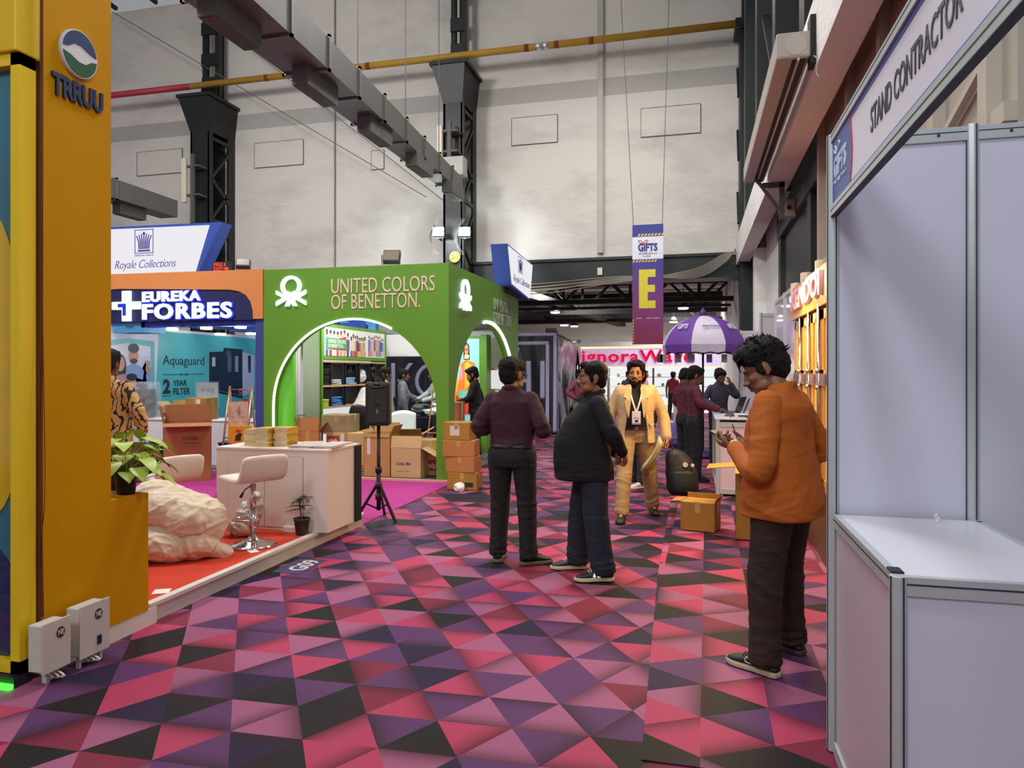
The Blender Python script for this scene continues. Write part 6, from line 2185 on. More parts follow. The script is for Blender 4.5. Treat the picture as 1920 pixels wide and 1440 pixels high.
# ---- air curtain on the beam
T = thing('air_curtain', 'long grey air curtain unit fixed along the white beam above the aisle', 'air curtain', (0.60, 5.65, 3.87))
MB().bx(0, 0.24, 0, 3.6, 0.0, 0.20).build('body', M('air curtain grey', '#a59d93', 0.45, 0.1), T, bevel=0.02)
MB().bx(0.24, 0.285, 0.02, 0.16, -0.04, 0.32).build('bracket', DARK, T)
for x0, x1 in ((0.115, 0.145), (0.165, 0.215)):
    MB().bx(x0, x1, 0.03, 3.57, -0.004, 0.0).build('slot', DARK, T)
MB().bx(0.147, 0.162, 0.0, 3.6, -0.02, 0.0).build('lip', M('air curtain lip', '#bdb5a8', 0.45), T)
MB().prism(ell(0.135, 0.10, 0.075, 0.078, 28), -0.003, 0.0).build('end_disc', M('air curtain disc', '#b0a89d', 0.45), T)
MB().tube(spline([(0.26, -0.01, 0.0), (0.29, -0.02, -0.05), (0.275, -0.01, -0.11), (0.29, -0.01, -0.16)], 5), 0.004, 5).build('loose_wire', M('cable white', '#cfcac4', 0.5), T)

# ---- cartons on the aisle floor
carton('dented ochre carton alone on the patterned carpet, before the counter', (0.07, 7.22, 0.012), (0.33, 0.26, 0.28), -0.25, 'ochre', False, flaps=(('l', 95, 0.1), ('r', 20, 0.05), ('b', -5, 0.05)), tape=True)
carton('tall ochre carton with an open flap behind the legs of the orange shirt man', (0.60, 7.0, 0.014), (0.42, 0.36, 0.66), -0.1, 'ochre', True, flaps=(('l', 96, 0.26), ('f', 100, 0.2), ('b', 30, 0.2)), tape=False)
# ================================================================ PEOPLE
# local frame: the person faces -y, their own left is +x
EYEW = M('eye white', '#a89d94', 0.4)
EYEB = M('eye dark', '#1b120d', 0.2)
HAIR = M('black hair', '#070606', 0.62, 0, 0.3, 30, bump=0.6, bs=120, spec=0.25)


def skin(h):
    return M('skin ' + h, h, 0.5, 0, 0.08, 14, bump=0.06, bs=90, k=1.55)


def V3(*a):
    return Vector(a)


def limb(mb, pts, radii, n=16, flat=1.0, k=5, endball=True):
    """tapered round limb along a smoothed path"""
    P = spline(pts, k)
    R = []
    m = len(pts) - 1
    for i in range(len(P)):
        t = i / k
        a = min(int(t), m - 1)
        u = t - a
        u = u * u * (3 - 2 * u) * 0.5 + u * 0.5
        R.append(radii[a] * (1 - u) + radii[a + 1] * u)
    mb.tube(P, R, n, flat)
    mb.ball(pts[0], radii[0], n=12, rows=7)
    if endball:
        mb.ball(pts[-1], radii[-1], n=12, rows=7)


def torso_rings(mb, rings, n=32, pw=2.5):
    """rings: (z, cx, cy, rx, ry_front, ry_back)"""
    rs = []
    K = 4
    fine = []
    for i in range(len(rings) - 1):
        for j in range(K):
            t = j / K
            p0, p3 = rings[max(i - 1, 0)], rings[min(i + 2, len(rings) - 1)]
            fine.append([b_ + (c_ - b_) * t if q_ == 0 else 0.5 * (2 * b_ + (c_ - a_) * t + (2 * a_ - 5 * b_ + 4 * c_ - d_) * t * t + (3 * b_ - a_ - 3 * c_ + d_) * t ** 3)
                         for q_, (a_, b_, c_, d_) in enumerate(zip(p0, rings[i], rings[i + 1], p3))])
    fine.append(list(rings[-1]))
    for z, cx, cy, rx, rf, rb in fine:
        ring = []
        for j in range(n):
            a = 2 * PI * j / n
            c, s = math.cos(a), math.sin(a)
            x = rx * math.copysign(abs(c) ** (2 / pw), c)
            y = (rb if s > 0 else rf) * math.copysign(abs(s) ** (2 / pw), s)
            ring.append(Vector((cx + x, cy + y, z)))
        rs.append(ring)
    mb.rings(rs)


def hand(mb, wrist, d, nrm, side, curl=0.5, sc=1.0, spread=0.0, thumb=0.6, curls=None):
    """d: pointing direction, nrm: the way the palm faces, side: +1/-1 lateral side of the thumb"""
    d = Vector(d).normalized()
    nrm = Vector(nrm)
    nrm = (nrm - d * nrm.dot(d)).normalized()
    l = nrm.cross(d).normalized() * side
    w = Vector(wrist)
    # palm
    rs = []
    for t, wd, th in ((-0.02, 0.026, 0.020), (0.01, 0.030, 0.019), (0.04, 0.038, 0.018), (0.07, 0.041, 0.016), (0.092, 0.038, 0.013)):
        rs.append([w + d * (t * sc) + l * (math.cos(2 * PI * j / 14) * wd * sc) + nrm * (math.sin(2 * PI * j / 14) * th * sc) for j in range(14)])
    mb.rings(rs)
    lens = (0.070, 0.079, 0.073, 0.058)
    for i in range(4):
        off = (0.030 - 0.0202 * i) * sc
        cu = curls[i] if curls else curl * (0.9 + 0.08 * i)
        base = w + d * ((0.086 - 0.004 * abs(i - 1.2)) * sc) + l * off
        dd = (d + l * ((1.5 - i) * (0.06 + spread))).normalized()
        pts = [base - d * 0.012 * sc, base]
        ang = 0.0
        L = lens[i] * sc
        for seg, (fr, bend) in enumerate(((0.46, 0.85), (0.30, 1.15), (0.24, 0.7))):
            ang += cu * bend
            dv = dd * math.cos(ang) + nrm * math.sin(ang)
            pts.append(pts[-1] + dv * (L * fr))
        r = 0.0088 * sc
        limb(mb, pts, [r * 1.12, r * 1.1, r, r * 0.92, r * 0.8], 10, 1.0, 3)
    b = w + d * (0.018 * sc) + l * (0.026 * sc)
    t1 = (l * 0.75 + d * 0.65 + nrm * (0.25 + 0.3 * thumb)).normalized()
    t2 = (l * (0.5 - 0.5 * thumb) + d * 0.9 + nrm * (0.2 + 0.5 * thumb)).normalized()
    limb(mb, [b, b + t1 * 0.034 * sc, b + t1 * 0.034 * sc + t2 * 0.030 * sc, b + t1 * 0.034 * sc + t2 * 0.052 * sc], [0.0145 * sc, 0.0115 * sc, 0.0102 * sc, 0.0085 * sc], 10, 1.0, 3)


def head_shapes(mb, H, s=1.0, fat=1.0):
    """H: matrix placing the head; head centre at eye level"""
    R3 = H.to_3x3()
    def b(c, r, rot=None):
        rr = R3 @ (rot or Matrix.Identity(3))
        mb.ball(H @ (Vector(c) * s), tuple(x * s for x in r), rr.normalized(), 18, 12)
    b((0, 0.016, 0.032), (0.073 , 0.094, 0.083))
    b((0, -0.022, -0.03), (0.058 * fat, 0.064, 0.082))
    b((0, -0.048, -0.082), (0.036 * fat, 0.036, 0.030))
    b((0, -0.066, -0.096), (0.022 * fat, 0.020, 0.018))
    for q in (-1, 1):
        b((q * 0.034 * fat, -0.03, -0.068), (0.026, 0.042, 0.028))
        b((q * 0.036, -0.060, -0.022), (0.026, 0.022, 0.022))
        b((q * 0.030, -0.074, 0.022), (0.026, 0.012, 0.009))
        b((q * 0.013, -0.094, -0.031), (0.0085, 0.011, 0.008))
        b((q * 0.075, 0.014, -0.004), (0.008, 0.020, 0.031), Euler((0.2, 0, q * 0.35)).to_matrix())
        b((q * 0.074, 0.006, -0.030), (0.008, 0.011, 0.012))
    b((0, -0.078, 0.012), (0.013, 0.014, 0.02))
    b((0, -0.090, -0.006), (0.0098, 0.013, 0.022), Euler((-0.35, 0, 0)).to_matrix())
    b((0, -0.102, -0.026), (0.0125, 0.0135, 0.0115))
    b((0, -0.084, -0.053), (0.024, 0.013, 0.0065))
    b((0, -0.082, -0.064), (0.021, 0.013, 0.0075))


def face_details(root, H, s, hair_m, brows=True, moustache=0.0, beard=0.0, eyes=True, lips='#7a4a40', look=(0, 0)):
    if eyes:
        for q in (-1, 1):
            e = MB()
            e.ball(H @ (V3(q * 0.031, -0.0715, 0.0) * s), (0.0135 * s, 0.0125 * s, 0.0085 * s), H.to_3x3().normalized(), 12, 8)
            o = e.build('eye', EYEW, root, True)
            e = MB()
            e.ball(H @ (V3(q * 0.031 + look[0], -0.0808, 0.0 + look[1]) * s), (0.0074 * s, 0.0046 * s, 0.0074 * s), H.to_3x3().normalized(), 10, 6)
            e.build('iris', EYEB, o, True)
            e = MB()
            e.tube([H @ (V3(q * (0.031 + dx), -0.0815 + abs(dx) * 0.28, 0.0075 - abs(dx) * 0.16) * s) for dx in (-0.014, -0.007, 0, 0.007, 0.014)], [0.001, 0.0026, 0.0032, 0.0026, 0.001], 6)
            e.build('eyelid', EYEB, o, True)
    if brows:
        for q in (-1, 1):
            e = MB()
            e.tube([H @ (V3(q * x, y, z) * s) for x, y, z in ((0.010, -0.0855, 0.0205), (0.022, -0.0845, 0.0255), (0.036, -0.078, 0.0265), (0.048, -0.068, 0.021))], [0.0028 * s, 0.0048 * s, 0.0042 * s, 0.0018 * s], 8)
            e.build('eyebrow', hair_m, root, True)
    e = MB()
    for z, w, r in ((-0.0545, 0.019, 0.0042), (-0.0635, 0.017, 0.0050)):
        e.tube([H @ (V3(x, -0.0945 + 9 * x * x * 2.0 + (0.0 if z > -0.06 else 0.001), z) * s) for x in (-w, -w * 0.5, 0, w * 0.5, w)], [0.0012 * s, r * s, r * 0.95 * s, r * s, 0.0012 * s], 8)
    e.build('lips', M('lips ' + lips, lips, 0.45), root, True)
    if moustache:
        e = MB()
        for q in (-1, 1):
            e.tube([H @ (V3(q * x, y, z) * s) for x, y, z in ((0.001, -0.0975, -0.0435), (0.012, -0.0955, -0.0455), (0.022, -0.089, -0.052), (0.027, -0.083, -0.060))], [0.005 * s * moustache, 0.0058 * s * moustache, 0.005 * s * moustache, 0.002 * s], 8)
        e.build('moustache', hair_m, root, True)
    if beard:
        e = MB()
        def b(c, r):
            e.ball(H @ (V3(*c) * s), tuple(x * s for x in r), H.to_3x3().normalized(), 14, 9)
        b((0, -0.067, -0.098), (0.027, 0.0235, 0.021))
        b((0, -0.052, -0.088), (0.041, 0.038, 0.030))
        for q in (-1, 1):
            b((q * 0.040, -0.034, -0.070), (0.0245, 0.042, 0.026))
            b((q * 0.058, -0.006, -0.040), (0.012, 0.028, 0.036))
        b((0, -0.0875, -0.0775), (0.011, 0.007, 0.006))
        fuse(e, 'beard', hair_m, root, 0.005, 1, (0.0015, (90, 90, 90), 2))


def hair_shapes(mb, H, s, kind):
    R3 = H.to_3x3().normalized()
    def b(c, r):
        mb.ball(H @ (Vector(c) * s), tuple(x * s for x in r), R3, 18, 11)
    v = {'short': 0.0, 'full': 0.006, 'messy': 0.016}[kind]
    b((0, 0.030, 0.052 + v), (0.079 + v * .7, 0.090 + v, 0.075 + v))
    b((0, 0.050, 0.010), (0.073 + v * .6, 0.066 + v, 0.075))
    b((0, 0.062, -0.03), (0.058 + v * .5, 0.048, 0.045))
    b((0, -0.040, 0.088 + v), (0.056 + v, 0.046 + v, 0.030 + v * .8))
    for q in (-1, 1):
        b((q * 0.060, -0.010, 0.060 + v), (0.024 + v, 0.060, 0.042 + v))
        b((q * 0.070, -0.010, 0.012), (0.010 + v * .4, 0.022, 0.045))


def shoe(root, ankle, ang, ln=0.29, kind=None, upper='#1c1c1e', sole='#d8cfc0', laces=None, heel_bare=False, logo=None):
    """ankle: local point on the ground under the ankle; ang: toe direction angle from -y towards +x"""
    T = Matrix.Translation(Vector(ankle)) @ Matrix.Rotation(ang, 4, 'Z')
    W = 0.052
    # outline sections along the foot: (y, halfwidth, height)
    sec = [(0.078, 0.028, 0.075), (0.060, 0.036, 0.098), (0.02, 0.037, 0.100), (-0.03, 0.036, 0.090), (-0.075, 0.041, 0.074), (-0.12, 0.048, 0.060), (-0.16, 0.046, 0.050), (-0.188, 0.034, 0.040), (-0.205, 0.016, 0.026)]
    f_ = ln / 0.283
    b = MB()
    rs = []
    for y, w, h in sec:
        if heel_bare and y > 0.0:
            h *= 0.62
        ring = []
        for j in range(16):
            a = 2 * PI * j / 16
            c, s_ = math.cos(a), math.sin(a)
            x = w * math.copysign(abs(c) ** 0.75, c) * (1.0 if s_ < 0 else 1 - 0.25 * s_)
            z = 0.022 + (h - 0.022) * (0.5 + 0.5 * math.copysign(abs(s_) ** 0.8, s_))
            ring.append(T @ V3(x, y * f_, z))
        rs.append(ring)
    b.rings(rs)
    o = b.build('shoe', M('shoe ' + upper, upper, 0.55, 0, 0.15, 40, bump=0.1, bs=160), root, True, sub=1)
    so = MB()
    pl = [(w * 1.1, y * f_) for y, w, h in sec] + [(-w * 1.1, y * f_) for y, w, h in reversed(sec)]
    pl = [(0.0, 0.084 * f_)] + pl + []
    so.slab(pl[:10] + [(0.0, -0.215 * f_)] + pl[10:], 0.0, 0.026, T)
    so.build('sole', M('sole ' + sole, sole, 0.6), o, bevel=0.006)
    if laces:
        l = MB()
        for k in range(5):
            y = -0.035 - 0.018 * k
            z = 0.094 - 0.0065 * k
            l.tube([T @ V3(-0.024, y * f_, z - 0.012), T @ V3(-0.012, (y - 0.004) * f_, z + 0.002), T @ V3(0.012, (y + 0.004) * f_, z + 0.002), T @ V3(0.024, y * f_, z - 0.012)], 0.0035, 6)
        for q in (-1, 1):
            l.tube(spline([T @ V3(0, -0.04 * f_, 0.098), T @ V3(q * 0.03, -0.05 * f_, 0.112), T @ V3(q * 0.05, -0.055 * f_, 0.085), T @ V3(q * 0.03, -0.045 * f_, 0.09)], 4), 0.003, 6)
        l.build('laces', M('laces ' + laces, laces, 0.7), o, True)
    return o, T


def person(label, loc, rz, H=1.65, feet=((-0.1, 0, 0.2), (0.1, 0, -0.2)), arms=None, build=1.0, belly=0.0, lean=0.0,
           head=(0, 0, 0), head_off=(0, 0, 0), skin_c='#7d543c', hair='short', shirt='#555', tuck=True, hem=None, trousers='#222', shoe_k=None,
           shoes=True, details=True, voxel=0.008, moustache=0.0, beard=0.0, collar=True, sleeve=1.0, belt=None, wr=0.006, knees=None,
           arm_w=1.0, fat=1.0, shirt_noise=None, twist=0.0, hand_kw=None, flare=0.0, leg_w=1.0, name='person', shirt_mat=None, eyes=True, look=(0, 0), legs_on=True):
    s = H / 1.70
    sk = skin(skin_c)
    root_holder = {}
    up = lambda z: z * s
    # torso leaning about the pelvis (lean>0: forward)
    pel = V3(0, 0, up(0.92))
    LM = Matrix.Translation(pel) @ Matrix.Rotation(twist, 4, 'Z') @ Matrix.Rotation(lean, 4, 'X') @ Matrix.Translation(-pel)
    sh = [LM @ V3(q * 0.163 * s * build ** 0.5, 0.012, up(1.348)) for q in (-1, 1)]
    arms = arms or {}
    A = []
    for i, q in enumerate((-1, 1)):
        d = arms.get('R' if q < 0 else 'L')
        if d is None:
            d = dict(elbow=(q * 0.235 * s, 0.03, up(1.09)), wrist=(q * 0.245 * s, -0.04, up(0.83)), d=(q * 0.02, -0.15, -1), n=(-q, 0.1, 0), curl=0.45)
        A.append(d)
    hips = [V3(q * 0.092 * s * build ** 0.6, 0.005, up(0.90)) for q in (-1, 1)]
    ank = [V3(fx, fy, up(0.085)) for fx, fy, fa in feet]
    kn = []
    for i in range(2):
        m = (hips[i] * 0.47 + ank[i] * 0.53)
        m.y -= 0.022 * s
        if knees and knees[i]:
            m += Vector(knees[i])
        kn.append(m)
    neck0 = LM @ V3(0, 0.012, up(1.392))
    HM = Matrix.Translation((LM @ V3(0, -0.014, up(1.553))) + Vector(head_off)) @ Euler((head[0], head[1], head[2]), 'ZXY').to_matrix().to_4x4()
    hs = s * 1.13
    # ---------- body skin: one surface
    b = MB()
    head_shapes(b, HM, hs, fat)
    nb = HM @ (V3(0, 0.022, -0.065) * hs)
    limb(b, [nb, (nb + neck0) * 0.5 + V3(0, 0.004, 0), neck0], [0.053 * s * fat, 0.052 * s * fat, 0.062 * s], 16)
    if not details:
        pass
    torso = [(up(0.88), 0, 0.0, 0.125 * s, 0.085 * s, 0.10 * s), (up(1.05), 0, 0.0, 0.12 * s, 0.09 * s, 0.085 * s), (up(1.25), 0, 0.0, 0.145 * s, 0.095 * s, 0.095 * s), (up(1.38), 0, 0.01, 0.15 * s, 0.07 * s, 0.08 * s), (up(1.43), 0, 0.015, 0.07 * s, 0.05 * s, 0.055 * s)]
    tb = MB()
    torso_rings(tb, torso)
    b.add([LM @ Vector(p) for p in tb.v], tb.f)
    hk = hand_kw or {}
    for i, q in enumerate((-1, 1)):
        d = A[i]
        limb(b, [sh[i], d['elbow'], d['wrist']], [0.048 * s, 0.037 * s, 0.026 * s], 14)
        hand(b, d['wrist'], d['d'], d['n'], d.get('side', 1), d.get('curl', 0.5), s * 1.0, d.get('spread', 0.0), d.get('thumb', 0.6), d.get('curls'))
        limb(b, [hips[i], kn[i], ank[i]], [0.075 * s, 0.052 * s, 0.036 * s], 14)
        f = feet[i]
        toe = ank[i] + V3(math.sin(f[2]) * 0.09, -math.cos(f[2]) * 0.09, -0.035)
        limb(b, [ank[i] + V3(0, 0.01, -0.02), toe], [0.034 * s, 0.026 * s], 10)
    root = fuse(b, name, sk, None, voxel, 1, None, loc, rz)
    root.location.z += 0.0
    tag(root, label, 'person')
    hm = HAIR
    h = MB()
    hair_shapes(h, HM, hs, hair)
    ho = fuse(h, 'hair', hm, root, max(0.006, voxel), 1, ((0.007 if hair != 'short' else 0.003), (38, 38, 38), 5.0))
    if hair == 'messy':
        t = MB()
        rq = random.Random(21)
        for k in range(230):
            a, e = rq.uniform(0, 2 * PI), rq.uniform(-0.25, 1.5)
            n_ = V3(math.cos(a) * math.cos(e), math.sin(a) * math.cos(e), math.sin(e))
            if n_.y < -0.5 and n_.z < 0.55:
                continue
            p = V3(n_.x * 0.086, 0.02 + n_.y * 0.104, 0.058 + n_.z * 0.088)
            q2 = p + n_ * rq.uniform(0.008, 0.026) + V3(rq.uniform(-.016, .016), rq.uniform(-.03, .008), rq.uniform(-.004, .016))
            t.tube([HM @ (p * hs), HM @ ((p + q2) * 0.5 * hs + n_ * 0.004), HM @ (q2 * hs)], [0.007, 0.005, 0.001], 6)
        for k in range(26):                           # fringe falling over the forehead
            x = rq.uniform(-0.06, 0.06)
            p = V3(x, -0.062, 0.088)
            q2 = V3(x * 1.05 + rq.uniform(-.012, .012), -0.098, 0.045 + rq.uniform(-.012, .02))
            t.tube([HM @ (p * hs), HM @ (V3(x, -0.094, 0.078) * hs), HM @ (q2 * hs)], [0.009, 0.007, 0.001], 6)
        t.build('hair_tufts', hm, ho, True)
    if details:
        face_details(root, HM, hs, hm, True, moustache, beard, eyes, look=look)
    # ---------- trousers
    tz = up(0.985) if tuck else up(0.93)
    if legs_on:
        t = MB()
        bw = build
        tr = [(up(0.80), 0, 0.005, 0.155 * s * bw, 0.088 * s * bw, 0.108 * s * bw), (up(0.88), 0, 0.004, 0.168 * s * bw, 0.098 * s * bw + belly * .3, 0.118 * s * bw), (tz, 0, 0.0, 0.160 * s * bw, 0.105 * s * bw + belly * .55, 0.100 * s * bw)]
        torso_rings(t, tr)
        for i in range(2):
            limb(t, [hips[i] + V3(0, 0, 0.0), kn[i], ank[i] + V3(0, 0.004, -0.03 * s)], [0.098 * s * bw ** .6 * leg_w ** .3, (0.077 + flare * .3) * s * leg_w, (0.066 + flare) * s * leg_w], 16, endball=False)
        tm = M('cloth trousers ' + trousers, trousers, 0.85, 0, 0.16, 8, bump=0.12, bs=60)
        zk, za = up(0.47), up(0.10)
        def tmask(x, y, z):
            return 0.35 + 0.9 * math.exp(-((z - zk) / 0.12) ** 2) + 1.5 * math.exp(-((z - za) / 0.10) ** 2) + 0.7 * math.exp(-((z - up(0.84)) / 0.07) ** 2)
        fuse(t, 'trousers', tm, root, voxel, 1, (wr, (5, 5, 12), 1.0 + loc[0], 1, tmask))
    if belt:
        bl = MB()
        rs = []
        for z in (tz - 0.040, tz - 0.004):
            ring = []
            for j in range(32):
                a = 2 * PI * j / 32
                c, q = math.cos(a), math.sin(a)
                ring.append(V3((0.166 * s * build) * math.copysign(abs(c) ** .8, c), (0.108 * s * build if q > 0 else 0.113 * s * build + belly * .6) * math.copysign(abs(q) ** .8, q), z))
            rs.append(ring)
        bl.rings(rs)
        bo = bl.build('belt', M('belt ' + belt, belt, 0.45), root, True)
        MB().bx(-0.022, 0.022, -(0.118 * s * build + belly * .6), -(0.11 * s * build + belly * .6), tz - 0.042, tz - 0.003).build('buckle', M('buckle', '#8a8478', 0.3, 0.8), bo)
    # ---------- shirt
    sm = shirt_mat or M('cloth ' + shirt, shirt, 0.85, 0, 0.14, 7, bump=0.15, bs=40)
    g = MB()
    hz = up(0.955) if tuck else (hem if hem is not None else up(0.80))
    ex = 0.0 if tuck else 0.036
    tr = [(hz, 0, 0.0, (0.158 + ex) * s * build, (0.104 + ex) * s * build + belly * .8, (0.104 + ex * 1.2) * s * build),
          (up(1.04), 0, 0.0, (0.152 + ex) * s * build, (0.108 + ex * .5) * s * build + belly, (0.096 + ex * .6) * s * build),
          (up(1.22), 0, 0.0, 0.176 * s * build, 0.116 * s * build + belly * .55, 0.108 * s * build),
          (up(1.33), 0, 0.006, 0.180 * s * build ** .8, 0.098 * s * build + belly * .1, 0.108 * s * build),
          (up(1.392), 0, 0.012, 0.140 * s * build ** .7, 0.074 * s, 0.086 * s),
          (up(1.437), 0, 0.016, 0.080 * s, 0.056 * s, 0.064 * s)]
    tb = MB()
    torso_rings(tb, tr)
    g.add([LM @ Vector(p) if p[2] > up(0.92) else Vector(p) for p in tb.v], tb.f)
    for i, q in enumerate((-1, 1)):
        d = A[i]
        e, w = Vector(d['elbow']), Vector(d['wrist'])
        end = e + (w - e) * (0.90 if sleeve >= 1 else 0.0)
        if sleeve >= 1:
            limb(g, [sh[i] + V3(-q * 0.012, 0, 0.0), e, end], [0.066 * s * build ** .5 * arm_w, 0.056 * s * arm_w, 0.042 * s * arm_w], 16)
        else:
            limb(g, [sh[i] + V3(-q * 0.012, 0, 0.0), sh[i] + (e - sh[i]) * sleeve], [0.066 * s * build ** .5, 0.060 * s], 16)
    if collar:
        for k in range(20):
            a = 2 * PI * k / 20
            g.ball(neck0 + V3(math.cos(a) * 0.066 * s * fat, math.sin(a) * 0.066 * s * fat + 0.002, 0.043 * s + 0.016 * s * math.sin(a)), (0.0125, 0.0125, 0.019 * s), n=8, rows=5)
    els = [Vector(A[0]['elbow']), Vector(A[1]['elbow'])]
    def smask(x, y, z):
        v = 0.45 + 0.8 * math.exp(-((z - hz - 0.07) / 0.10) ** 2)
        for e in els:
            r2 = (x - e.x) ** 2 + (y - e.y) ** 2 + (z - e.z) ** 2
            v += 0.9 * math.exp(-r2 / 0.012)
        return v
    so = fuse(g, 'shirt', sm, root, voxel, 1, (wr * 1.35, (5, 5, 9.5), 4.0 + loc[0] * 3, 1, smask))
    return dict(root=root, H=HM, hs=hs, s=s, sh=sh, A=A, LM=LM, up=up, ank=ank, feet=feet, tz=tz, neck=neck0, shirt=so)


def fy(phi_deg):
    return math.radians(phi_deg)


FZ = 0.006
# ---- 1. man in the maroon shirt, seen from behind
c = (-1.42, 5.60, FZ)
P = person('man in maroon shirt and dark jeans standing with back to camera, elbows bent', c, fy(178), H=1.655,
           feet=((0.145 * -1, 0.02, -0.95), (0.125, -0.02, 0.15)), build=1.12, belly=0.02, skin_c='#7d5440', hair='full', shirt='#3d1a28', tuck=True, trousers='#1a1815', voxel=0.007,
           arms={'R': dict(elbow=(-0.275, 0.06, 1.085), wrist=(-0.16, -0.17, 1.10), d=(0.7, -0.7, 0.1), n=(0.5, 0.4, 0.2), side=1, curl=0.7),
                 'L': dict(elbow=(0.272, 0.05, 1.085), wrist=(0.15, -0.18, 1.10), d=(-0.7, -0.7, 0.1), n=(-0.5, 0.4, 0.2), side=-1, curl=0.7)},
           head=(0.06, 0, -0.35), belt='#17130f', wr=0.006, fat=1.08)
for i, (fx, fyy, fa) in enumerate(P['feet']):
    shoe(P['root'], (fx, fyy, 0), fa, 0.275, None, '#181614', '#6d6252', '#2a2622')
gl = MB()
for q in (-1, 1):
    gl.tube([P['H'] @ (V3(q * 0.078, 0.01, 0.005) * P['hs']), P['H'] @ (V3(q * 0.076, -0.05, 0.006) * P['hs']), P['H'] @ (V3(q * 0.068, -0.1, 0.004) * P['hs'])], 0.0028, 6)
    gl.tube([P['H'] @ (V3(q * 0.034 + 0.026 * math.cos(a), -0.104, -0.006 + 0.02 * math.sin(a)) * P['hs']) for a in [2 * PI * k / 14 for k in range(15)]], 0.0022, 5)
gl.build('glasses', DARK, P['root'], True)

# ---- 2. man in the black shirt, profile
c = (-0.75, 5.42, FZ)
P = person('stout man in black shirt and blue jeans in profile, hands clasped behind his back', c, fy(-74), H=1.63,
           feet=((-0.17, -0.09, 0.06), (0.17, 0.06, 0.0)), build=1.14, belly=0.15, skin_c='#7a5038', hair='short', shirt='#0c0c0d', tuck=False, hem=0.735, trousers='#1b2230', voxel=0.007,
           arms={'R': dict(elbow=(-0.25, 0.12, 1.06), wrist=(-0.06, 0.20, 0.90), d=(0.85, 0.15, -0.35), n=(0.1, -0.9, 0.2), side=1, curl=0.55),
                 'L': dict(elbow=(0.25, 0.12, 1.07), wrist=(0.085, 0.225, 0.925), d=(-0.45, 0.35, -0.65), n=(-0.2, -0.8, 0.1), side=-1, curl=0.7, spread=0.08)},
           head=(-0.02, 0, 0.08), wr=0.005, moustache=0.55, beard=0.0, fat=1.1, lean=-0.02, flare=0.008, leg_w=1.2)
for i, (fx, fyy, fa) in enumerate(P['feet']):
    o, T_ = shoe(P['root'], (fx, fyy, 0), fa, 0.285, None, '#2a2a28', '#d8cba8', '#d8cdb8')
    if i == 1:
        lettering('emblem', 'R', M('emblem white', '#d8d4cc', 0.5), o, -0.05, 0.035, 0.055, 0.045, 0.0, 0.004, bold=0.05, shear=0.2, m=T_ @ Matrix.Translation((0.0425, -0.03, 0)) @ Matrix.Rotation(PI / 2, 4, 'Z'))

# ---- 3. man in the cream blazer
c = (-0.60, 7.78, FZ)
P = person('bearded man in cream blazer and trousers with a lanyard, striding towards the camera', c, fy(6), H=1.665,
           feet=((-0.155, -0.33, -0.1), (0.19, 0.16, 0.12)), build=1.1, belly=0.03, skin_c='#8a5c42', hair='full', shirt='#101012', tuck=True, trousers='#a08058', voxel=0.008,
           arms={'R': dict(elbow=(-0.27, 0.02, 1.08), wrist=(-0.27, -0.10, 0.85), d=(0.05, -0.2, -1), n=(1, 0.1, 0), side=-1, curl=0.5),
                 'L': dict(elbow=(0.285, 0.05, 1.09), wrist=(0.33, -0.01, 0.83), d=(0.05, -0.12, -1), n=(-1, -0.1, 0), side=1, curl=1.1)},
           head=(0.03, 0.06, -0.12), arm_w=0.78, belt='#5c2f1c', wr=0.005, moustache=1.0, beard=1.0, fat=1.14, leg_w=1.05)
s = P['s']
for i, (fx, fyy, fa) in enumerate(P['feet']):
    shoe(P['root'], (fx, fyy, 0), fa, 0.275, None, '#171310', '#1f1b18')
BLZ = M('blazer cream', '#c8a97c', 0.8, 0, 0.06, 9, bump=0.12, bs=50)
j = MB()
rs = []
rings_ = [(0.80, 0.205, 0.155, 0.150), (0.95, 0.196, 0.150, 0.135), (1.08, 0.190, 0.152, 0.128), (1.22, 0.200, 0.150, 0.138), (1.33, 0.198, 0.128, 0.132), (1.392, 0.158, 0.095, 0.105), (1.435, 0.092, 0.072, 0.080)]
for z, rx, rf, rb in rings_:
    gap = 0.62 if z < 1.0 else (0.50 if z < 1.15 else 0.42 if z < 1.3 else 0.5)
    outer, inner = [], []
    for k in range(29):
        a = -PI / 2 + gap + (2 * PI - 2 * gap) * k / 28
        cc, ss = math.cos(a), math.sin(a)
        for dst, e in ((outer, 0.0), (inner, -0.024)):
            dst.append(V3((rx + e) * math.copysign(abs(cc) ** .85, cc), (rb + e if ss > 0 else rf + e + 0.02) * math.copysign(abs(ss) ** .85, ss), z * s))
    rs.append(outer + inner[::-1])
j.rings(rs)
for i, q in enumerate((-1, 1)):
    d = P['A'][i]
    limb(j, [P['sh'][i] + V3(-q * 0.01, 0, 0.012), d['elbow'], Vector(d['elbow']).lerp(Vector(d['wrist']), 0.93)], [0.074 * s, 0.064 * s, 0.054 * s], 18)
jo = fuse(j, 'blazer', BLZ, P['root'], 0.008, 2, (0.005, (7, 7, 12), 9.0))
lp_ = MB()
for q in (-1, 1):
    lp_.prism([(q * 0.062, 1.44 * s), (q * 0.115, 1.36 * s), (q * 0.135, 1.30 * s), (q * 0.105, 1.285 * s), (q * 0.125, 1.25 * s), (q * 0.085, 1.08 * s), (q * 0.075, 1.08 * s), (q * 0.055, 1.25 * s), (q * 0.045, 1.40 * s)], -0.176, -0.160, Matrix.Translation((0, 0, 0)) @ Matrix.Translation((0, -0.0, 0)))
me_o = lp_.build('lapel', BLZ, jo, bevel=0.003)
for v in me_o.data.vertices:
    t = max(0, (v.co.z - 1.25 * s) / (0.2 * s))
    v.co.y += 0.085 * t * t + 0.1 * abs(v.co.x) ** 1.3
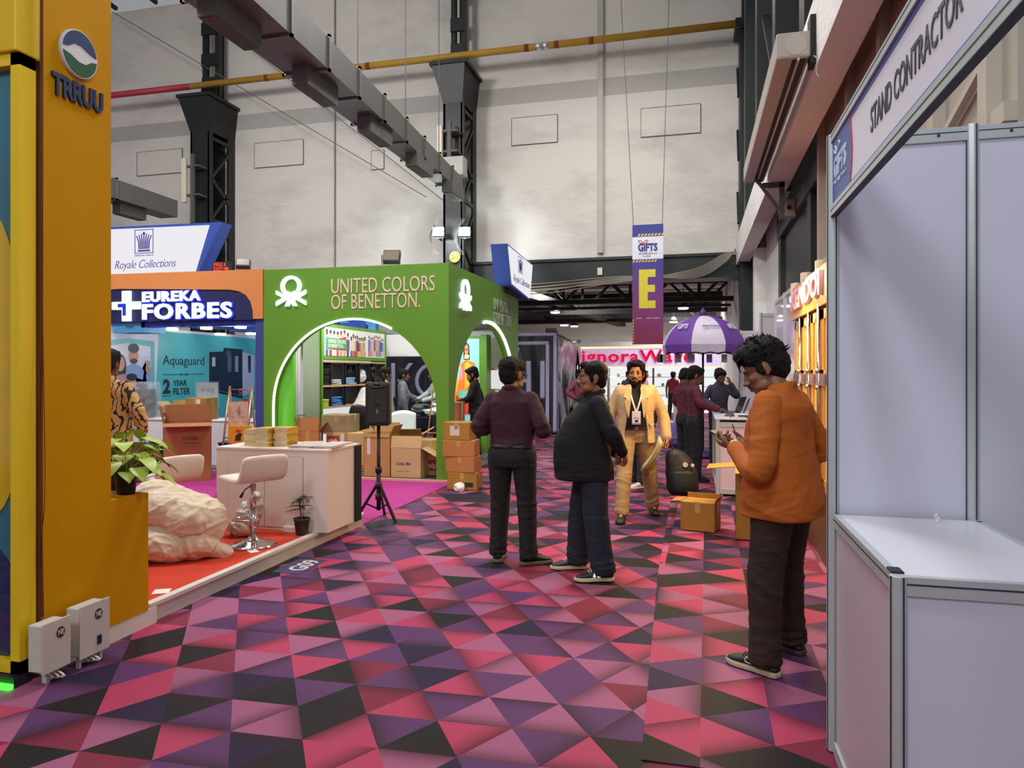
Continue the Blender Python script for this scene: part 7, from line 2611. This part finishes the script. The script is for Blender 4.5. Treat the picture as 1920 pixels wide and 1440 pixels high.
for bx_, bz in ((0.155, 1.12), (0.16, 1.00), (0.11, 1.20)):
    MB().ball((bx_, -0.150, bz * s), (0.011, 0.007, 0.011)).build('button', M('button ivory', '#d8cbb0', 0.3), jo, True)
MB().bx(0.13, 0.19, -0.150, -0.142, 0.985, 1.0).build('pocket_flap', BLZ, jo)
ly = MB()
for q in (-1, 1):
    ly.tube(spline([V3(q * 0.06, 0.05, 1.43 * s), V3(q * 0.07, -0.06, 1.41 * s), V3(q * 0.045, -0.168, 1.28 * s), V3(0.0, -0.185, 1.13 * s)], 6), 0.0095, 6, 0.3)
ly.build('lanyard', M('lanyard pale', '#dcd2d8', 0.6, 0, 0.5, 60), P['root'], True)
bd = MB().bx(-0.045, 0.045, -0.196, -0.190, 0.985, 1.125).build('badge', M('badge lilac', '#d3c4d8', 0.4), P['root'], bevel=0.002)
MB().bx(-0.03, 0.03, -0.1975, -0.196, 1.05, 1.06).build('badge_print', M('ink #889', '#7d8890', 0.5), bd)
MB().bx(-0.015, 0.02, -0.1975, -0.196, 1.01, 1.035).build('badge_print', M('ink black', '#1c1c1c', 0.6), bd)
MB().bx(-0.045, 0.045, -0.1972, -0.196, 0.985, 1.0).build('badge_print', M('badge violet', '#8a6aa8', 0.5), bd)
# what he carries: rolled newspapers and a black backpack
RW = P['root'].matrix_basis
hw = RW @ Vector(P['A'][1]['wrist'])
T = thing('newspaper_bundle', 'folded newspapers held in the hand of the man in the cream blazer', 'newspapers', (hw.x - 0.03, hw.y - 0.06, hw.z - 0.03), 0.1)
n_ = MB()
for k in range(9):
    n_.grid(lambda u, v, k=k: (-0.02 - 0.20 * v - 0.0045 * k + 0.03 * math.sin(v * 3), -0.006 * k + 0.11 * u - 0.05 * v + 0.01 * math.sin(k * 2.1) * v, -0.02 - (0.30 + 0.02 * math.sin(k * 1.7)) * v + 0.05 * u * (1 - v) + 0.004 * k), 4, 8, (0.003, -0.003, 0))
n_.build('pages', M('newsprint', '#c9b998', 0.8, 0, 0.35, 34), T, True)
n_ = MB()
n_.grid(lambda u, v: (0.005 - 0.20 * v + 0.02 * math.sin(v * 3), 0.02 + 0.09 * u - 0.05 * v, -0.0 - 0.34 * v + 0.05 * u * (1 - v)), 4, 8, (0.004, -0.004, 0))
n_.build('cover', M('newsprint tan', '#b98f52', 0.8, 0, 0.2, 20), T, True)
T = thing('backpack', 'black backpack with two round badges hanging from the hand of the blazer man', 'backpack', (hw.x + 0.13, hw.y + 0.02, hw.z - 0.60), 0.15)
b = MB()
torso_rings(b, [(0.0, 0.03, 0, 0.13, 0.10, 0.08), (0.06, 0.03, 0, 0.165, 0.13, 0.09), (0.22, 0.02, 0, 0.165, 0.14, 0.09), (0.36, -0.01, 0, 0.14, 0.11, 0.085), (0.45, -0.04, 0, 0.10, 0.08, 0.07), (0.48, -0.055, 0, 0.05, 0.04, 0.04)])
bo = fuse(b, 'bag_body', M('backpack black', '#121214', 0.6, 0, 0.2, 12, bump=0.2, bs=60), T, 0.012, 2, (0.006, (10, 10, 10), 3))
b = MB()
torso_rings(b, [(0.04, 0.03, -0.09, 0.125, 0.07, 0.05), (0.12, 0.03, -0.09, 0.135, 0.075, 0.05), (0.25, 0.02, -0.085, 0.12, 0.06, 0.05), (0.29, 0.015, -0.08, 0.06, 0.04, 0.03)])
fuse(b, 'front_pocket', M('backpack black', '#121214'), bo, 0.012, 2)
st_ = MB()
st_.tube(spline([V3(-0.06, 0.02, 0.45), V3(-0.10, 0.0, 0.56), V3(-0.13, -0.02, 0.585), V3(-0.11, 0.03, 0.55), V3(-0.03, 0.04, 0.45)], 6), 0.012, 8, 0.5)
st_.tube(spline([V3(-0.08, 0.08, 0.44), V3(-0.02, 0.12, 0.3), V3(0.12, 0.12, 0.18), V3(0.20, 0.02, 0.05), V3(0.25, -0.02, -0.04)], 6), 0.016, 8, 0.4)
st_.build('strap', M('backpack strap', '#1b1b1e', 0.7), T, True)
for x, z, r in ((0.04, 0.335, 0.026), (0.115, 0.33, 0.018)):
    d_ = MB()
    d_.prism(ell(x, z, r, r, 18), -0.139, -0.128)
    d_.build('round_badge', M('badge pale', '#cfcabf', 0.4), T)

# ---- 4. man in the orange shirt, looking down at his phone
c = (0.46, 4.0, 0.010)
P = person('young man in orange shirt and brown trousers looking down at his phone', c, fy(-119), H=1.72,
           feet=((-0.19, -0.04, -0.20), (0.19, -0.02, -0.12)), build=1.24, belly=0.01, skin_c='#64422e', hair='messy', shirt='#ab570f', tuck=False, hem=0.79, trousers='#2b1a13', voxel=0.006,
           arms={'R': dict(elbow=(-0.345, 0.05, 1.08), wrist=(-0.09, -0.235, 1.125), d=(0.55, -0.75, 0.12), n=(0.35, 0.3, 0.9), side=-1, curl=0.65),
                 'L': dict(elbow=(0.30, 0.0, 1.04), wrist=(0.075, -0.245, 1.125), d=(-0.30, -0.92, 0.12), n=(-0.35, 0.3, 0.85), side=1, curl=0.75, thumb=0.9)},
           head=(0.50, 0.0, 0.42), head_off=(0.0, -0.06, -0.03), wr=0.0075, moustache=0.7, fat=0.97, lean=0.05, eyes=False, look=(0, -0.004), leg_w=1.06)
for i, (fx, fyy, fa) in enumerate(P['feet']):
    o, T_ = shoe(P['root'], (fx, fyy, 0), fa, 0.295, None, '#12151a', '#b7a88c' if i else '#3a352e', '#12151a', True)
    sw = MB()
    if i == 1:
        Ms = T_ @ Matrix.Translation((0.0405, -0.035, 0)) @ Matrix.Rotation(PI / 2, 4, 'Z') @ Matrix.Rotation(-0.12, 4, 'X')
        sw.tube([Ms @ V3(*v) for v in spline([(0.05, -0.002, 0.066), (0.015, -0.004, 0.050), (-0.02, -0.005, 0.040), (-0.047, -0.006, 0.043), (-0.05, -0.006, 0.055), (-0.04, -0.005, 0.068)], 6)], 0.0028, 6)
        sw.tube([Ms @ V3(*v) for v in spline([(0.05, -0.002, 0.066), (0.01, -0.004, 0.058), (-0.02, -0.005, 0.053), (-0.034, -0.005, 0.056), (-0.04, -0.005, 0.068)], 6)], 0.0024, 6)
        sw.build('curved_stripe', M('stripe white', '#d8d4cc', 0.5), o, True)
        lettering('lettering', 'zoom', M('stripe white', '#d8d4cc', 0.5), o, 0.012, 0.036, 0.038, 0.012, -0.003, 0.003, bold=0.03, m=Ms)
lw = Vector(P['A'][1]['wrist'])
ld = (lw - Vector(P['A'][1]['elbow'])).normalized()
wt = MB()
wt.tube([lw - ld * 0.035, lw - ld * 0.012], [0.037, 0.035], 18)
wo = wt.build('wrist_watch', M('watch strap pale', '#d8cdb8', 0.5), P['root'], True)
ud = Vector((0.45, 0.1, 0.9)).normalized()
wt = MB().cyl(lw - ld * 0.024 + ud * 0.033, lw - ld * 0.024 + ud * 0.044, 0.019, n=20)
wt.build('watch_face', M('watch face', '#c9b9a0', 0.2, 0.3), wo)
RW = P['root'].matrix_basis
ph = RW @ V3(-0.015, -0.355, 1.165)
T = thing('mobile_phone', 'dark mobile phone held in both hands by the man in orange', 'phone', tuple(ph), fy(-119))
Rm = Matrix.Rotation(-0.5, 4, 'X')
MB().bx(-0.037, 0.037, -0.07, 0.07, -0.004, 0.004, Rm).build('body', M('phone black', '#121316', 0.3), T, bevel=0.003)
MB().bx(-0.034, 0.034, -0.066, 0.066, 0.004, 0.005, Rm).build('screen', M('phone screen', '#0b0c10', 0.45, spec=0.2), T)
# yoke seam and shirt tail details
ys = MB()
ys.tube(spline([P['LM'] @ V3(-0.19, 0.045, 1.335), P['LM'] @ V3(-0.10, 0.112, 1.315), P['LM'] @ V3(0, 0.122, 1.31), P['LM'] @ V3(0.10, 0.112, 1.315), P['LM'] @ V3(0.19, 0.045, 1.335)], 6), 0.0035, 6)
ys.build('yoke_seam', M('cloth seam rust', '#8a440a', 0.85), P['root'], True)

# ---- others further off
def simple_shoes(P, col, sole=None, ln=0.27):
    for fx, fyy, fa in P['feet']:
        shoe(P['root'], (fx, fyy, 0), fa, ln, None, col, sole or col)

c = (0.02, 10.42, FZ)
P = person('man in maroon shirt typing at the pale counter, nearer of the two in maroon', c, fy(98), H=1.62, build=0.98, skin_c='#5f3d2b', hair='full', shirt='#5c1f30', trousers='#191a20', voxel=0.012, details=False, belt='#15120f',
           arms={'R': dict(elbow=(-0.24, -0.05, 1.10), wrist=(-0.17, -0.30, 1.02), d=(0.1, -1, -0.1), n=(0, 0, -1), side=-1, curl=0.3), 'L': dict(elbow=(0.24, -0.05, 1.10), wrist=(0.15, -0.30, 1.02), d=(-0.1, -1, -0.1), n=(0, 0, -1), side=1, curl=0.3)}, head=(0.3, 0, 0.1))
simple_shoes(P, '#17161a')
c = (-0.12, 11.05, FZ)
P = person('man in maroon shirt at the pale counter, further and half hidden of the two', c, fy(125), H=1.60, build=0.95, skin_c='#5f3d2b', hair='short', shirt='#5c1f30', trousers='#17171c', voxel=0.012, details=False,
           arms={'R': dict(elbow=(-0.23, 0.0, 1.08), wrist=(-0.15, -0.24, 1.0), d=(0.2, -1, 0), n=(0, 0, -1), side=-1), 'L': dict(elbow=(0.23, 0.0, 1.08), wrist=(0.15, -0.24, 1.0), d=(-0.2, -1, 0), n=(0, 0, -1), side=1)}, head=(0.45, 0, 0))
simple_shoes(P, '#17161a')
c = (0.42, 12.6, FZ)
P = person('attendant with bowed head behind the pale counter, hand at the face', c, fy(10), H=1.60, build=0.92, skin_c='#5f3d2b', hair='full', shirt='#3a3448', trousers='#17171c', voxel=0.012, lean=0.12, head=(0.45, 0, 0.2), details=False,
           arms={'L': dict(elbow=(0.26, -0.16, 1.14), wrist=(0.14, -0.22, 1.36), d=(-0.4, 0.1, 1), n=(-0.6, 0.6, 0), side=-1, curl=0.6), 'R': dict(elbow=(-0.24, -0.05, 1.06), wrist=(-0.12, -0.28, 0.98), d=(0.3, -1, 0), n=(0, 0, -1), side=-1)})
simple_shoes(P, '#17161a')
c = (-0.66, 24.6, FZ)
P = person('man in red t-shirt and black trousers walking away towards the far booth', c, fy(170), H=1.56, build=0.92, skin_c='#3f2a20', hair='full', shirt='#7c2024', sleeve=0.9 * 0.55, tuck=False, hem=0.83, trousers='#141416', voxel=0.014, details=False,
           feet=((-0.08, -0.12, 0), (0.1, 0.12, 0)), belly=0)
simple_shoes(P, '#17161a')
c = (-1.62, 25.2, FZ)
P = person('person in pale pink shirt and blue jeans by the far lit shelves', c, fy(75), H=1.60, build=0.9, skin_c='#7d543c', hair='short', shirt='#c98a98', trousers='#3c4a5c', tuck=False, hem=0.82, voxel=0.014, details=False)
simple_shoes(P, '#cfc8c0')
c = (-0.72, 9.72, FZ)
P = person('dark haired bearded man hidden behind the cream blazer, white sneakers showing', c, fy(-28), H=1.60, build=0.98, skin_c='#8a5c42', hair='full', shirt='#1a2126', trousers='#2a2c30', tuck=False, hem=0.8, voxel=0.010, beard=1.0, moustache=1.0,
           feet=((-0.12, 0.06, -0.35), (0.10, -0.06, -0.35)), head=(0, 0, -0.3), eyes=True)
simple_shoes(P, '#d8d4cc', '#d8d4cc')
c = (-2.42, 15.6, FZ)
P = person('man in dusky pink shirt and grey trousers before the draped booth', c, fy(55), H=1.62, build=1.0, skin_c='#3f2a20', hair='short', shirt='#8a4058', trousers='#8d877c', tuck=True, voxel=0.012, details=False, flare=0.012,
           arms={'R': dict(elbow=(-0.30, 0.06, 1.10), wrist=(-0.20, -0.06, 0.97), d=(0.6, -0.6, -0.4), n=(0.5, 0.4, 0), side=-1)})
simple_shoes(P, '#232020')
c = (-1.95, 13.4, FZ)
P = person('person in dark blue shirt half hidden beyond the stout man in black', c, fy(80), H=1.52, build=0.95, skin_c='#3f2a20', hair='short', shirt='#161c26', trousers='#22242a', tuck=False, hem=0.8, voxel=0.012, details=False)
simple_shoes(P, '#232020')
c = (-1.78, 20.5, FZ)
P = person('distant man in dark shirt glimpsed between the black shirt and the blazer', c, fy(10), H=1.58, build=0.95, skin_c='#4f3425', hair='full', shirt='#22242a', trousers='#2a2c34', voxel=0.014, details=False)
simple_shoes(P, '#232020')
# printed shirt, behind the mustard wall
PRN = bpy.data.materials.new('cloth printed beige')
PRN.use_nodes = True
nt = PRN.node_tree
pb = nt.nodes['Principled BSDF']
pb.inputs['Roughness'].default_value = 0.85
tcn = nt.nodes.new('ShaderNodeTexCoord')
vz = nt.nodes.new('ShaderNodeTexVoronoi')
vz.inputs['Scale'].default_value = 17
nz = nt.nodes.new('ShaderNodeTexWave')
nz.inputs['Scale'].default_value = 7
nz.inputs['Distortion'].default_value = 14
nz.inputs['Detail'].default_value = 3
mn = nt.nodes.new('ShaderNodeMath')
mn.operation = 'MULTIPLY'
cr = nt.nodes.new('ShaderNodeValToRGB')
cr.color_ramp.interpolation = 'CONSTANT'
cr.color_ramp.elements[0].color = lin('#2a2018')
cr.color_ramp.elements[1].position = 0.085
cr.color_ramp.elements[1].color = lin('#d0a468')
for a, b_ in ((tcn.outputs['Object'], vz.inputs['Vector']), (tcn.outputs['Object'], nz.inputs['Vector']), (vz.outputs['Distance'], mn.inputs[0]), (nz.outputs['Fac'], mn.inputs[1]), (mn.outputs[0], cr.inputs[0]), (cr.outputs[0], pb.inputs['Base Color'])):
    nt.links.new(a, b_)
c = (-4.79, 5.0, 0.122)
P = person('person in printed beige shirt, half hidden behind the mustard wall', c, fy(-160), H=1.62, build=1.06, skin_c='#5f3d2b', hair='full', shirt='#c79c62', trousers='#17171c', tuck=False, hem=0.72, voxel=0.009, details=False, shirt_mat=PRN,
           arms={'R': dict(elbow=(-0.27, 0.03, 1.06), wrist=(-0.22, -0.18, 0.90), d=(0.2, -0.8, -0.5), n=(1, 0, 0), side=-1), 'L': dict(elbow=(0.27, 0.03, 1.06), wrist=(0.24, -0.16, 0.88), d=(-0.1, -0.7, -0.7), n=(-1, 0, 0), side=1)})
simple_shoes(P, '#232020')
# inside the green booth
GZ = 0.032
c = (-5.36, 10.86, GZ)
P = person('man in white shirt bending over among the cartons inside the green booth', c, fy(165), H=1.62, build=1.08, skin_c='#4f3425', hair='short', shirt='#d8ccca', trousers='#1f1d1c', tuck=True, lean=0.75, voxel=0.011, details=False, head=(0.6, 0, 0), head_off=(0, -0.02, -0.02),
           arms={'R': dict(elbow=(-0.25, -0.42, 0.95), wrist=(-0.2, -0.55, 0.75), d=(0, -0.3, -1), n=(1, 0, 0), side=-1), 'L': dict(elbow=(0.25, -0.42, 0.95), wrist=(0.2, -0.55, 0.75), d=(0, -0.3, -1), n=(-1, 0, 0), side=1)})
simple_shoes(P, '#232020')
c = (-5.30, 11.75, GZ)
P = person('person in pale green print shirt at the shelf, behind the speaker', c, fy(140), H=1.60, build=0.95, skin_c='#4f3425', hair='full', shirt='#8f9c7c', trousers='#2a2c34', tuck=False, hem=0.8, voxel=0.011, details=False)
simple_shoes(P, '#232020')
c = (-5.28, 12.5, GZ)
P = person('man in grey shirt and jeans standing between the speaker and the large letter K', c, fy(120), H=1.58, build=0.95, skin_c='#4f3425', hair='short', shirt='#6c7078', trousers='#34445c', tuck=True, voxel=0.011, details=False,
           arms={'L': dict(elbow=(0.24, -0.1, 1.08), wrist=(0.16, -0.32, 1.0), d=(-0.1, -1, -0.1), n=(0, 0, -1), side=1)})
simple_shoes(P, '#232020')
c = (-4.60, 12.6, GZ)
P = person('person in pale grey top leaning over the garment table inside the green booth', c, fy(-50), H=1.60, build=0.95, skin_c='#3a2820', hair='full', shirt='#a9b4b8', trousers='#2a2c34', tuck=False, hem=0.8, voxel=0.011, details=False, lean=0.15,
           arms={'L': dict(elbow=(0.25, -0.14, 1.08), wrist=(0.14, -0.38, 0.98), d=(-0.1, -1, -0.1), n=(0, 0, -1), side=1), 'R': dict(elbow=(-0.25, -0.14, 1.1), wrist=(-0.14, -0.38, 1.0), d=(0.1, -1, -0.1), n=(0, 0, -1), side=-1)})
simple_shoes(P, '#232020')
c = (-3.66, 11.9, GZ)
P = person('man in black with a short beard looking down inside the side arch', c, fy(-85), H=1.60, build=0.95, skin_c='#7d543c', hair='full', shirt='#141417', trousers='#1b1c20', tuck=False, hem=0.8, voxel=0.009, head=(0.4, 0, 0.1), beard=0.8, moustache=0.6, lean=0.1,
           arms={'L': dict(elbow=(0.25, -0.08, 1.06), wrist=(0.15, -0.3, 0.98), d=(-0.1, -1, -0.1), n=(0, 0, -1), side=1)})
simple_shoes(P, '#232020')
# garment table and white chair in the green booth
T = thing('garment_table', 'folding table heaped with grey garments inside the green booth', 'table', (-4.50, 11.95, GZ))
MB().bx(-0.45, 0.4, -0.35, 0.3, 0.72, 0.74).build('tabletop', M('table navy', '#2a2f3a', 0.5), T)
for sx in (-0.42, 0.37):
    l = MB()
    l.bar((sx, -0.32, 0.72), (sx, 0.27, 0.0), 0.025)
    l.build('leg', DARK, T)
    l = MB()
    l.bar((sx, 0.27, 0.72), (sx, -0.32, 0.0), 0.025)
    l.build('leg', DARK, T)
rg = random.Random(17)
for k in range(12):
    g = MB()
    g.ball((0, 0, 0), (rg.uniform(.12, .2), rg.uniform(.1, .15), 0.035), Euler((rg.uniform(-.2, .2), rg.uniform(-.2, .2), rg.uniform(0, 3))).to_matrix())
    hexc = rg.choice(['#23262b', '#9aa0a6', '#c9ccd0', '#4a5058', '#d8d8d8'])
    o = fuse(g, 'crumpled_garment', M('cloth ' + hexc, hexc, 0.9, 0, 0.25, 14), None, 0.016, 1, (0.02, (12, 12, 12), k), loc=(-4.52 + rg.uniform(-.25, .25), 11.9 + rg.uniform(-.18, .18), GZ + 0.79 + 0.035 * (k // 3)))
    tag(o, 'crumpled garment in the grey heap on the table inside the green booth', 'garment', 'garments heaped on the table')
T = thing('plastic_chair', 'white plastic chair among the cartons inside the green booth', 'chair', (-4.62, 10.95, GZ), 0.4)
MB().bx(-0.22, 0.22, -0.22, 0.2, 0.42, 0.45).build('seat', M('chair white', '#dfe3e4', 0.35), T, bevel=0.012)
bk_ = MB()
bk_.grid(lambda u, v: (-0.21 + 0.42 * u, 0.2 + 0.08 * v - 0.05 * (2 * u - 1) ** 2, 0.45 + 0.42 * v * (1 - 0.12 * (2 * u - 1) ** 2)), 10, 6, (0, 0.02, 0))
bk_.build('backrest', M('chair white', '#dfe3e4', 0.35), T, True)
for sx in (-1, 1):
    for sy in (-1, 1):
        l = MB()
        l.bar((sx * 0.2, sy * 0.19, 0.42), (sx * 0.23, sy * 0.23, 0.0), 0.03)
        l.build('leg', M('chair white', '#dfe3e4', 0.35), T)
T = thing('wooden_easel', 'pale wooden easel standing at the pillar inside the green arch', 'easel', (-4.15, 11.25, GZ), 0.2)
for a, b_, nm in (((-0.2, 0, 0), (-0.03, 0.02, 1.5), 'leg'), ((0.2, 0, 0), (0.03, 0.02, 1.5), 'leg'), ((0, 0.4, 0), (0, 0.03, 1.45), 'leg'), ((-0.16, -0.03, 0.5), (0.16, -0.03, 0.5), 'ledge'), ((-0.09, -0.0, 1.2), (0.09, 0.0, 1.2), 'crossbar')):
    MB().bar(a, b_, 0.04, 0.02).build(nm, M('easel pine', '#c99c64', 0.6), T)
